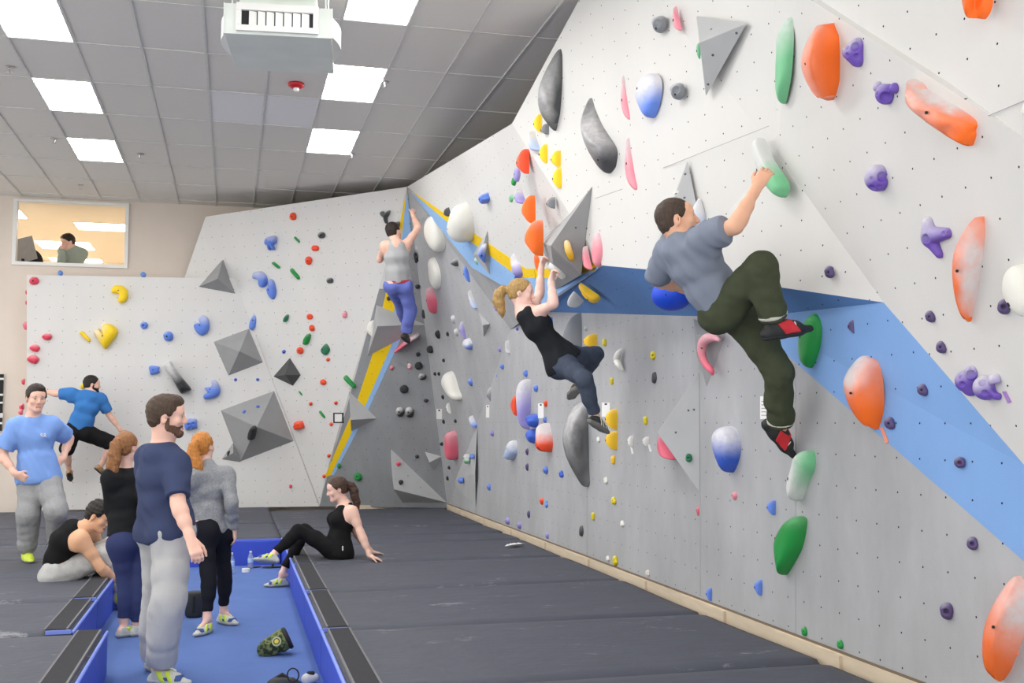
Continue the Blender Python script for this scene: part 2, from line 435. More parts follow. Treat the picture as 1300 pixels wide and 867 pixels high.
tag(off.build('ceiling_office', m_off), kind='structure')
tag(MB().box((-6.0, 26.1, 3.0), (2.0, 26.2, OZ)).build('wall_office_back', m_off), kind='structure')
tag(MB().box((-4.62, YB + .2, 3.0), (-4.52, 26.1, OZ)).build('wall_office_left', m_offw), kind='structure')
tag(MB().box((-4.52, YB + .2, 3.0), (2.0, 26.1, 3.08)).build('floor_office', m_off), kind='structure')
m_olamp = emit('lit_office_lens', (1, .97, .93), 9.5)
def office_light(x0, x1, y0, y1, lab):
    L = empty('ceiling_light', ((x0 + x1) / 2, (y0 + y1) / 2, OZ), lab, 'light', 'office ceiling lights')
    MB().box((x0, y0, OZ - .02), (x1, y1, OZ - .002)).build('diffuser', m_olamp, L)
    MB().box((x0 - .02, y0 - .02, OZ - .012), (x1 + .02, y1 + .02, OZ - .001)).build('frame', m_frame, L)
def oz(px, py): return onz(px, py, OZ - .02)
a = oz(94, 283); b = oz(170, 291); office_light(a[0], b[0], a[1], b[1] + .3, 'long lit strip light behind the upper right of the office window')
a = oz(44, 306); b = oz(116, 313); office_light(a[0], b[0], a[1], b[1] + .5, 'long lit strip light behind the office man\'s head')
a = oz(62, 327.5); b = oz(130, 333); office_light(a[0], b[0], a[1], min(b[1] + .6, 26.), 'low lit strip light behind the office man\'s shoulder')
a = oz(20, 262); b = oz(42, 278); office_light(a[0] - .6, b[0] - .1, a[1], b[1], 'lit ceiling panel at the upper left of the office window')
# ------------------------------------------------------------------ distance-field modelling: rounded shapes melted together, one skin
class Blob:
    def __init__(s): s.ops = []; s.cuts = []; s.disp = []; s.clips = []
    def clip(s, *pl):
        """shapes added from here on are cut by these planes (n, p); no argument ends it"""
        s.clips = [(unit(n), np.asarray(p, float)) for n, p in pl]; return s
    def add(s, fn, lo, hi, k=.03):
        if s.clips:
            f0, cl = fn, list(s.clips)
            def fn(X, Y, Z):
                d = f0(X, Y, Z)
                for n, p in cl: d = np.maximum(d, (X - p[0]) * n[0] + (Y - p[1]) * n[1] + (Z - p[2]) * n[2])
                return d
        s.ops.append((fn, np.asarray(lo, float) - k, np.asarray(hi, float) + k, k, 1)); return s
    def sub(s, fn, lo, hi, k=.01): s.ops.append((fn, np.asarray(lo, float) - k, np.asarray(hi, float) + k, k, -1)); return s
    def cone(s, a, b, ra, rb, k=.03, flat=None, side=None, clip0=None, clip1=None):
        """rounded cone a-b; flat squeezes it along the axis 'side'; clip1 cuts it square at b, clip0 at a"""
        a = np.asarray(a, float); b = np.asarray(b, float); ba = b - a; L2 = max(ba @ ba, 1e-9); R = max(ra, rb); ax = ba / math.sqrt(L2)
        sd = unit(side) if side is not None else None
        def fn(X, Y, Z):
            px, py, pz = X - a[0], Y - a[1], Z - a[2]
            t = np.clip((px * ba[0] + py * ba[1] + pz * ba[2]) / L2, 0, 1)
            qx, qy, qz = px - t * ba[0], py - t * ba[1], pz - t * ba[2]
            if flat:
                w = (qx * sd[0] + qy * sd[1] + qz * sd[2]) * (1 / flat - 1)
                qx, qy, qz = qx + w * sd[0], qy + w * sd[1], qz + w * sd[2]
            d = np.sqrt(qx * qx + qy * qy + qz * qz) - (ra + (rb - ra) * t)
            if flat: d = d * (flat ** .5)
            if clip1 is not None: d = np.maximum(d, (X - b[0]) * ax[0] + (Y - b[1]) * ax[1] + (Z - b[2]) * ax[2] - clip1)
            if clip0 is not None: d = np.maximum(d, -((X - a[0]) * ax[0] + (Y - a[1]) * ax[1] + (Z - a[2]) * ax[2]) - clip0)
            return d
        return s.add(fn, np.minimum(a, b) - R, np.maximum(a, b) + R, k)
    def tube(s, pts, rad, k=.02, **kw):
        for i in range(len(pts) - 1): s.cone(pts[i], pts[i + 1], rad[i], rad[i + 1], k, **kw)
        return s
    def ecap(s, a, b, R, Fw, wa, da, wb, db, k=.05, clip0=None, clip1=None):
        """elliptic capsule with half widths along R and depths along Fw"""
        a = np.asarray(a, float); b = np.asarray(b, float); ba = b - a; L = np.linalg.norm(ba); A = ba / L
        R = unit(R - A * (A @ R)); Fw = np.cross(A, R) if np.cross(A, R) @ Fw > 0 else -np.cross(A, R)
        M = max(wa, wb, da, db)
        def fn(X, Y, Z):
            px, py, pz = X - a[0], Y - a[1], Z - a[2]
            t = px * A[0] + py * A[1] + pz * A[2]; tc = np.clip(t, 0, L); f = tc / L
            x = px * R[0] + py * R[1] + pz * R[2]; y = px * Fw[0] + py * Fw[1] + pz * Fw[2]
            w = wa + (wb - wa) * f; d = da + (db - da) * f; m = np.minimum(w, d)
            r = (np.sqrt((x / w) ** 2 + (y / d) ** 2 + ((t - tc) / (m * .8)) ** 2) - 1) * m
            if clip0 is not None: r = np.maximum(r, -t - clip0)
            if clip1 is not None: r = np.maximum(r, t - L - clip1)
            return r
        return s.add(fn, np.minimum(a, b) - M, np.maximum(a, b) + M, k)
    def ell(s, c, R, Fw, U, rx, ry, rz, k=.02, sub=False):
        c = np.asarray(c, float); m = min(rx, ry, rz); M = max(rx, ry, rz)
        def fn(X, Y, Z):
            px, py, pz = X - c[0], Y - c[1], Z - c[2]
            x = px * R[0] + py * R[1] + pz * R[2]; y = px * Fw[0] + py * Fw[1] + pz * Fw[2]; z = px * U[0] + py * U[1] + pz * U[2]
            return (np.sqrt((x / rx) ** 2 + (y / ry) ** 2 + (z / rz) ** 2) - 1) * m
        return (s.sub if sub else s.add)(fn, c - M, c + M, k)
    def ball(s, c, r, k=.02, sub=False):
        I = np.eye(3); return s.ell(c, I[0], I[1], I[2], r, r, r, k, sub)
    def cut(s, n, p):
        """remove the half space on the side n points to"""
        s.cuts.append((unit(n), np.asarray(p, float))); return s
    def cutfn(s, fn): s.cuts.append((fn, None)); return s
    def fold(s, amp, freq, seed=0, axis=None): s.disp.append((amp, freq, seed, axis)); return s
    def build(s, name, h, m, parent=None, loc=None):
        lo = np.min([o[1] for o in s.ops if o[4] > 0], 0) - 3 * h; hi = np.max([o[2] for o in s.ops if o[4] > 0], 0) + 3 * h
        n = np.ceil((hi - lo) / h).astype(int) + 1
        D = np.full(n, 1., np.float32)
        ax = [(lo[i] + h * np.arange(n[i])).astype(np.float32) for i in range(3)]
        for fn, a, b, k, sg in s.ops:
            i0 = np.clip(np.floor((a - lo) / h).astype(int), 0, n); i1 = np.clip(np.ceil((b - lo) / h).astype(int) + 1, 0, n)
            if np.any(i1 - i0 < 1): continue
            sl = tuple(slice(i0[i], i1[i]) for i in range(3))
            X = ax[0][sl[0]][:, None, None]; Y = ax[1][sl[1]][None, :, None]; Z = ax[2][sl[2]][None, None, :]
            d = fn(X, Y, Z); D0 = D[sl]
            if sg > 0:
                g = np.maximum(k - np.abs(D0 - d), 0) / k; D[sl] = np.minimum(D0, d) - g * g * k * .25
            else:
                d = -d; g = np.maximum(k - np.abs(D0 - d), 0) / k; D[sl] = np.maximum(D0, d) + g * g * k * .25
        X = ax[0][:, None, None]; Y = ax[1][None, :, None]; Z = ax[2][None, None, :]
        for amp, fr, seed, axis in s.disp:
            rg = np.random.RandomState(seed); w = 0
            for q in range(4):
                v = rg.normal(size=3)
                if axis is not None: v = v - .75 * (v @ axis) * axis
                v = unit(v) * fr * rg.uniform(.7, 1.5); u_ = unit(rg.normal(size=3)) * fr * .45
                w = w + np.sin(X * v[0] + Y * v[1] + Z * v[2] + rg.uniform(0, 6) + 1.4 * np.sin(X * u_[0] + Y * u_[1] + Z * u_[2] + rg.uniform(0, 6)))
            D = D + (amp * .5 * w).astype(np.float32)
        for nn, p in s.cuts:
            D = np.maximum(D, nn(X, Y, Z) if p is None else (X - p[0]) * nn[0] + (Y - p[1]) * nn[1] + (Z - p[2]) * nn[2]).astype(np.float32)
        V, Q = surfnet(D, lo, h)
        if len(V) < 8: return None
        l0 = np.asarray(loc if loc is not None else V.mean(0), float)
        me = fast_mesh(name, V - l0, Q)
        return link(name, me, m, parent, loc=l0)
def surfnet(D, lo, h):
    Sg = D < 0
    c = np.zeros(tuple(np.array(D.shape) - 1), np.int8)
    offs = [(i, j, k) for i in (0, 1) for j in (0, 1) for k in (0, 1)]
    nx, ny, nz = c.shape
    for i, j, k in offs: c += Sg[i:i + nx, j:j + ny, k:k + nz]
    act = (c > 0) & (c < 8)
    I = np.argwhere(act)
    idx = np.full(c.shape, -1, np.int32); idx[act] = np.arange(len(I))
    vals = {o: D[I[:, 0] + o[0], I[:, 1] + o[1], I[:, 2] + o[2]] for o in offs}
    acc = np.zeros((len(I), 3)); cnt = np.zeros(len(I))
    for a in offs:
        for x in range(3):
            if a[x]: continue
            b = list(a); b[x] = 1; b = tuple(b)
            va, vb = vals[a], vals[b]; m = (va < 0) != (vb < 0)
            t = np.where(m, va / np.where(m, va - vb, 1), 0)
            p = np.array(a, float)[None] + t[:, None] * (np.array(b) - np.array(a))[None]
            acc += p * m[:, None]; cnt += m
    V = lo + h * (I + acc / np.maximum(cnt, 1)[:, None])
    Qs = []
    for x in range(3):
        y, z = (x + 1) % 3, (x + 2) % 3
        a = np.moveaxis(Sg, x, 0); m = a[:-1] != a[1:]; m = np.moveaxis(m, 0, x)
        E = np.argwhere(m); E = E[(E[:, y] > 0) & (E[:, z] > 0) & (E[:, y] < D.shape[y] - 1) & (E[:, z] < D.shape[z] - 1)]
        if not len(E): continue
        def cell(dy, dz):
            q = E.copy(); q[:, y] -= dy; q[:, z] -= dz; return idx[q[:, 0], q[:, 1], q[:, 2]]
        q = np.stack([cell(1, 1), cell(0, 1), cell(0, 0), cell(1, 0)], 1)
        inside = Sg[E[:, 0], E[:, 1], E[:, 2]]
        q[~inside] = q[~inside][:, ::-1]
        Qs.append(q)
    Q = np.concatenate(Qs); Q = Q[(Q >= 0).all(1)]
    return V, Q

# ------------------------------------------------------------------ crash mats round the sunken blue pit
m_vinyl = mat('charcoal_mat_vinyl', srgb(76, 79, 90), .62, .10, 3.5, bump=.25, bscale=9, spec=.35, stretch=(1, 1.6, 1))
def chalk_smears(m):
    nt = m.node_tree; b = nt.nodes['Principled BSDF']; src = b.inputs['Base Color'].links[0].from_socket
    tc = nd(nt, 'ShaderNodeTexCoord'); mp = nd(nt, 'ShaderNodeMapping'); mp.inputs['Scale'].default_value = (1.2, 3.0, 1)
    nt.links.new(tc.outputs['Object'], mp.inputs['Vector'])
    a = nd(nt, 'ShaderNodeTexNoise'); a.inputs['Scale'].default_value = 1.3; a.inputs['Detail'].default_value = 1
    c = nd(nt, 'ShaderNodeTexNoise'); c.inputs['Scale'].default_value = 7; c.inputs['Detail'].default_value = 7; c.inputs['Roughness'].default_value = .75
    for n in (a, c): nt.links.new(mp.outputs[0], n.inputs['Vector'])
    v = math_node(nt, 'ADD', math_node(nt, 'MULTIPLY', a.outputs['Fac'], .9), c.outputs['Fac'])
    v = math_node(nt, 'MULTIPLY', math_node(nt, 'MAXIMUM', math_node(nt, 'SUBTRACT', v, 1.14), 0.), 3.2)
    v = math_node(nt, 'MINIMUM', v, .45)
    mx = nd(nt, 'ShaderNodeMix', data_type='RGBA'); mx.inputs['B'].default_value = (.5, .5, .52, 1)
    nt.links.new(v, mx.inputs['Factor']); nt.links.new(src, mx.inputs['A']); nt.links.new(mx.outputs['Result'], b.inputs['Base Color'])
chalk_smears(m_vinyl)
m_vinyl2 = mat('velcro_black', srgb(68, 68, 71), .95, .05, 30, bump=.3, bscale=200, spec=.1)
m_bluev = mat('blue_mat_vinyl', srgb(60, 84, 196), .5, .05, 5, bump=.15, bscale=14, spec=.4)
m_bluel = mat('pale_blue_seam', srgb(128, 150, 238), .5)
m_piping = mat('grey_seam_tape', srgb(118, 118, 120), .8)
m_carpet = mat('blue_pit_carpet', srgb(96, 121, 178), .95, .05, 4, bump=.25, bscale=300, spec=.1)
rnd = random.Random(7)

def make_mat(x0, x1, y0, y1, label, side=None, group='black crash mats', strip=None, nx=None, seed=0):
    """a slab with a slack vinyl top: rounded, sagging edges and a few long wrinkles"""
    rg = random.Random(seed)
    nx = nx or max(12, int((x1 - x0) / .07)); ny = max(10, int((y1 - y0) / .07))
    wr = [(rg.uniform(.1, .9), rg.uniform(-.25, .25), rg.uniform(.004, .011), rg.uniform(.02, .05)) for _ in range(4)]
    xs = np.linspace(x0, x1, nx + 1); ys = np.linspace(y0, y1, ny + 1)
    X, Y = np.meshgrid(xs, ys, indexing='ij')
    u = (X - x0) / (x1 - x0); v = (Y - y0) / (y1 - y0)
    Z = .006 * np.sin(3 * u + seed) * np.sin(4 * v + 2 * seed) - .004
    for c, sl, h, w in wr:
        Z += h * np.exp(-(((v - c - sl * (u - .5)) * (y1 - y0)) / w) ** 2) * np.clip(np.sin(math.pi * u * 1.0 + c), 0, 1)
    e = np.minimum(Y - y0, y1 - Y); ex = np.minimum(X - x0, x1 - X)
    Z -= .05 * np.exp(-(e / .035) ** 2)
    Z -= .010 * np.exp(-(ex / .03) ** 2)
    V = np.stack([X, Y, Z], -1).reshape(-1, 3)
    N1 = ny + 1
    Q = [(i * N1 + j, (i + 1) * N1 + j, (i + 1) * N1 + j + 1, i * N1 + j + 1) for i in range(nx) for j in range(ny)]
    rim = [i * N1 for i in range(nx + 1)] + [nx * N1 + j for j in range(1, ny + 1)] + [i * N1 + ny for i in range(nx - 1, -1, -1)] + [j for j in range(ny - 1, 0, -1)]
    k = len(V); low = [(V[r][0], V[r][1], -.335) for r in rim]
    V = list(map(tuple, V)) + low; n = len(rim)
    Q += [(rim[i], rim[(i + 1) % n], k + (i + 1) % n, k + i)[::-1] for i in range(n)]
    me = mesh('crash_mat', V, Q)
    o = link('crash_mat', me, m_vinyl, smooth=True)
    tag(o, label, 'mat', group)
    if side:
        sgn = 1 if side > 0 else -1
        xe = x1 if side > 0 else x0
        MB().box((min(xe, xe + sgn * .012), y0 + .004, -.33), (max(xe, xe + sgn * .012), y1 - .004, -.016)).build('side_panel', m_bluev, o)
        MB().tube([(xe + sgn * .008, y0 + .004, -.014), (xe + sgn * .008, y1 - .004, -.014)], .011, 8).build('edge_piping', m_bluel, o)
        xa, xb = (xe - .17, xe - .03) if side > 0 else (xe + .03, xe + .17)
        MB().box((xa, y0 + .03, -.004), (xb, y1 - .03, .012)).build('velcro_strip', m_vinyl2, o, bevel=.003)
        for xx in (xa, xb): MB().box((xx - .006, y0 + .03, -.004), (xx + .006, y1 - .03, .0135)).build('seam_tape', m_piping, o)
        MB().box((min(xe, xe - sgn * .16), y0 + .002, -.02), (max(xe, xe - sgn * .16), y0 + .012, .006)).build('blue_edge', m_bluel, o)
    return o
XR0, XR1 = .62, 3.36
ry = [4.0, 5.70, 7.37, 9.05, 10.8, 12.45, 13.3]
rl = ['black crash mat in the right corner nearest the camera', 'black crash mat right of the pit beside the two black bags', 'black crash mat right of the green bag in the pit',
      'black crash mat just in front of the seated woman', 'black crash mat the seated woman sits on', 'black crash mat right behind the seated woman']
for i in range(6):
    make_mat(XR0, XR1, ry[i] + .004, ry[i + 1] - .004, rl[i], side=-1, group='crash mats right of the pit', seed=i + 3)
make_mat(XR0 + .0, XR1, 13.31, 14.39, 'narrow black crash mat under the wedge at the far corner', group='crash mats at the far end', seed=21)
make_mat(XR0 + .0, XR1, 14.41, 17.35, 'far black crash mat at the foot of the grey corner', group='crash mats at the far end', seed=22)
make_mat(-.9, XR0 - .01, 13.31, 15.3, 'black crash mat behind the blue end of the pit', group='crash mats at the far end', seed=23)
make_mat(-.9, XR0 - .01, 15.32, 18.15, 'far black crash mat below the large grey pyramid', group='crash mats at the far end', seed=24)
ly = [(5.9, 7.72, -.78, 'black crash mat in the lower left corner of the photo'), (7.74, 9.08, -1.0, 'black crash mat left of the pit, second from the camera'),
      (9.1, 10.5, -1.0, 'black crash mat the crouching man sits on'), (10.52, 11.8, -1.0, 'black crash mat behind the crouching man'), (11.82, 13.3, -1.0, 'black crash mat under the man in the light blue shirt')]
for i, (a, b, xe, lab) in enumerate(ly):
    make_mat(-4.6, xe, a + .004, b - .004, lab, side=1, group='crash mats left of the pit', seed=40 + i)
make_mat(-4.6, -.92, 13.31, 15.3, 'black crash mat behind the standing man in light blue', group='crash mats at the far end', seed=51)
make_mat(-4.6, -.92, 15.32, 18.15, 'far black crash mat below the man climbing in a blue shirt', group='crash mats at the far end', seed=52)
# blue bolster closing the far end of the pit
bo = MB().box((-.96, 13.14, -.335), (.60, 13.29, -.006)).build('bolster_mat', m_bluev, bevel=.02, smooth=False)
tag(bo, 'long bright blue bolster closing the far end of the pit', 'mat')
pf = MB().box((-1.6, 3.0, -.34), (1.2, 13.2, -.30)).build('floor_pit', m_carpet); tag(pf, kind='structure')
# ------------------------------------------------------------------ volumes: plywood pyramids screwed on the facets
m_v1 = mat('volume_light_grey', (.47, .48, .49), .7, .06, 3, bump=.05, bscale=120)
m_v2 = mat('volume_grey', (.34, .345, .35), .7, .06, 3, bump=.05, bscale=120)
m_v3 = mat('volume_charcoal', (.085, .087, .09), .65, .06, 4, bump=.05, bscale=120)
m_bolt = mat('bolt_steel', (.10, .10, .105), .4, .02, 10)
m_hole = mat('bolt_recess', (.015, .015, .016), .8, .02, 10)
def volume(fac, base, apex, label, m, faces=None, group='grey plywood volumes', holes=()):
    """base: pixels on the facet; apex: (px, py, height) points standing off it"""
    pl = FAC[fac] if isinstance(fac, str) else fac
    V = [onp(b[0], b[1], FAC[b[2]] if len(b) > 2 else pl, .001) for b in base] + [onp(x, y, pl, h) for x, y, h in apex]
    n = len(base)
    if faces is None: faces = [(i, (i + 1) % n, n) for i in range(n)]
    ctr = sum(V[:n]) / n
    mb = MB().add([v - ctr for v in V], list(faces) + [tuple(range(n))])
    o = mb.build('climbing_volume', m, loc=ctr, bevel=.006)
    tag(o, label, 'volume', group)
    for hx, hy in holes:
        r = ray(hx, hy); hit = None
        for f in faces:
            a, b, c = V[f[0]], V[f[1]], V[f[2]]
            p2 = plane(a, b, c); P = onp(hx, hy, p2)
            ins = all(np.dot(np.cross(q - p, P - p), np.cross(b - a, c - a)) >= -1e-9 for p, q in ((a, b), (b, c), (c, a)))
            if ins and (hit is None or depth(P) < depth(hit[0])): hit = (P, p2[0])
        if hit:
            R = Vector(hit[1]).to_track_quat('Z', 'Y').to_matrix().to_4x4(); R.translation = Vector(hit[0])
            MB().lathe([(.009, -.01), (.009, .0015), (.0055, .002)], 8, R).build('screw', m_bolt, o)
    return o, V
vol = {}
vol['fin'] = volume('7', [(884, 20), (949, 29), (896, 123)], [(888, 54, .17)], 'grey triangular volume high on the white wall, beside the thin green hold', m_v1, holes=[(903, 37), (905, 70), (899, 107), (935, 42)])
vol['big'] = volume('7', [(752, 236), (738, 349), (706, 368, 'b'), (686, 308, 'b')], [(699, 312, .30)], 'large grey volume with a pale hold under the blonde climber\'s hands', m_v2, holes=[(731, 289), (745, 290)])
vol['man'] = volume('7', [(873, 203), (900, 336), (821, 341)], [(842, 292, .20)], 'grey triangular volume behind the head of the climbing man', m_v1, holes=[(870, 221), (869, 251)])
vol['blade'] = volume('5', [(888, 471), (889, 627), (868, 560)], [(834, 549, .26)], 'light grey wedge volume low on the wall with a green foothold', m_v1, holes=[(874, 521), (858, 549), (881, 520)])
vol['hip'] = volume('5', [(880, 404), (922, 424), (897, 492), (884, 450)], [(884, 425, .10)], 'small grey volume under a pink hold below the climbing man\'s hip', m_v2)
vol['shelf'] = volume('3', [(478, 387), (541, 412), (508, 431), (466, 453)], [(479, 414, .34)], 'dark underside ledge volume at the feet of the climber in grey', m_v1, faces=[(0, 1, 4), (1, 2, 4), (2, 3, 4), (3, 0, 4)])
vol['tri'] = volume('3', [(443, 496), (479, 531), (446, 548)], [(445, 533, .28)], 'small grey ledge volume on the lower yellow stripe', m_v1)
vol['wedge'] = volume('3', [(496, 569), (568, 638), (511, 638), (497, 600)], [(500, 621, .34)], 'long grey wedge volume at the foot of the far corner', m_v1, holes=[(518, 604), (534, 619)])
vol['mini'] = volume('3', [(539, 573), (561, 579), (551, 597)], [(545, 587, .16)], 'smallest grey triangle volume above the far corner wedge', m_v1)
vol['dia'] = volume('1', [(316, 417), (334, 460), (290, 477), (271, 434)], [(304, 446, .30)], 'grey square pyramid volume on the left wall, above two tiny blue jibs', m_v2)
vol['huge'] = volume('1', [(348, 496), (373, 560), (305, 586), (280, 521)], [(326, 542, .42)], 'largest grey square pyramid volume, with a black hold on it', m_v2)
vol['side'] = volume('1', [(296, 562), (281, 583), (306, 587)], [(296, 575, .14)], 'small grey volume tucked beneath the largest pyramid', m_v2)
vol['top'] = volume('2', [(283, 329), (299, 373, '1'), (252, 364, '1')], [(276, 354, .40)], 'grey triangular pyramid volume at the top edge of the left wall', m_v2)
vol['dark'] = volume('2', [(368, 454), (382, 476), (372, 490), (347, 478)], [(362, 476, .22)], 'charcoal diamond volume on the white wall between green and red holds', m_v3)
vol['spike'] = volume('6', [(619, 292), (623, 351), (600, 324)], [(610, 322, .10)], 'light grey spike volume with a blue pocket hold across the stripes', m_v1)
vol['leaf'] = volume('4', [(608, 397), (622, 411), (614, 428)], [(613, 413, .10)], 'small grey kite volume on the corner wall left of the blonde climber', m_v1)
o_, V_ = volume('5', [(606, 540), (604, 646), (573, 612)], [(603, 600, .06)], 'pale edged triangular corner plate at the foot of the right wall', m_v1, holes=[(590, 583)])

# ------------------------------------------------------------------ holds
COL = {'red': srgb(234, 74, 98), 'scarlet': srgb(248, 86, 50), 'orange': srgb(255, 116, 38), 'pink': srgb(238, 112, 134), 'rose': srgb(244, 150, 165), 'yellow': srgb(255, 218, 40), 'gold': srgb(255, 206, 48), 'lemon': srgb(226, 208, 40),
       'blue': srgb(104, 140, 230), 'deep': srgb(64, 102, 208), 'sky': srgb(110, 150, 222), 'royal': srgb(30, 78, 214), 'green': srgb(40, 150, 72), 'mint': srgb(120, 196, 146), 'teal': srgb(52, 124, 92), 'white': srgb(238, 236, 230), 'cream': srgb(236, 235, 226),
       'purple': srgb(116, 88, 184), 'plum': srgb(92, 78, 122), 'lilac': srgb(158, 150, 214), 'dark': srgb(78, 80, 82), 'black': srgb(52, 54, 56), 'grey': srgb(134, 138, 144), 'palegrey': srgb(196, 198, 200), 'paleblue': srgb(178, 196, 232)}
def circ(n, j=0., seed=0, sq=1.):
    rg = random.Random(seed); out = []
    for i in range(n):
        a = 2 * math.pi * i / n; r = 1 + rg.uniform(-j, j)
        c, s_ = math.cos(a), math.sin(a)
        out.append((r * math.copysign(abs(c) ** sq, c), r * math.copysign(abs(s_) ** sq, s_)))
    return out
def smooth_loop(P, n, sharp=False):
    P = np.array(P, float); m = len(P); out = []
    if sharp:
        return np.array([P[int(i * m / n)] + (P[(int(i * m / n) + 1) % m] - P[int(i * m / n)]) * (i * m / n - int(i * m / n)) for i in range(n)])
    for i in range(n):
        t = i * m / n; k = int(t); f = t - k
        a, b, c, d = P[(k - 1) % m], P[k % m], P[(k + 1) % m], P[(k + 2) % m]
        out.append(.5 * ((2 * b) + (c - a) * f + (2 * a - 5 * b + 4 * c - d) * f * f + (3 * b - a - 3 * c + d) * f ** 3))
    return np.array(out)
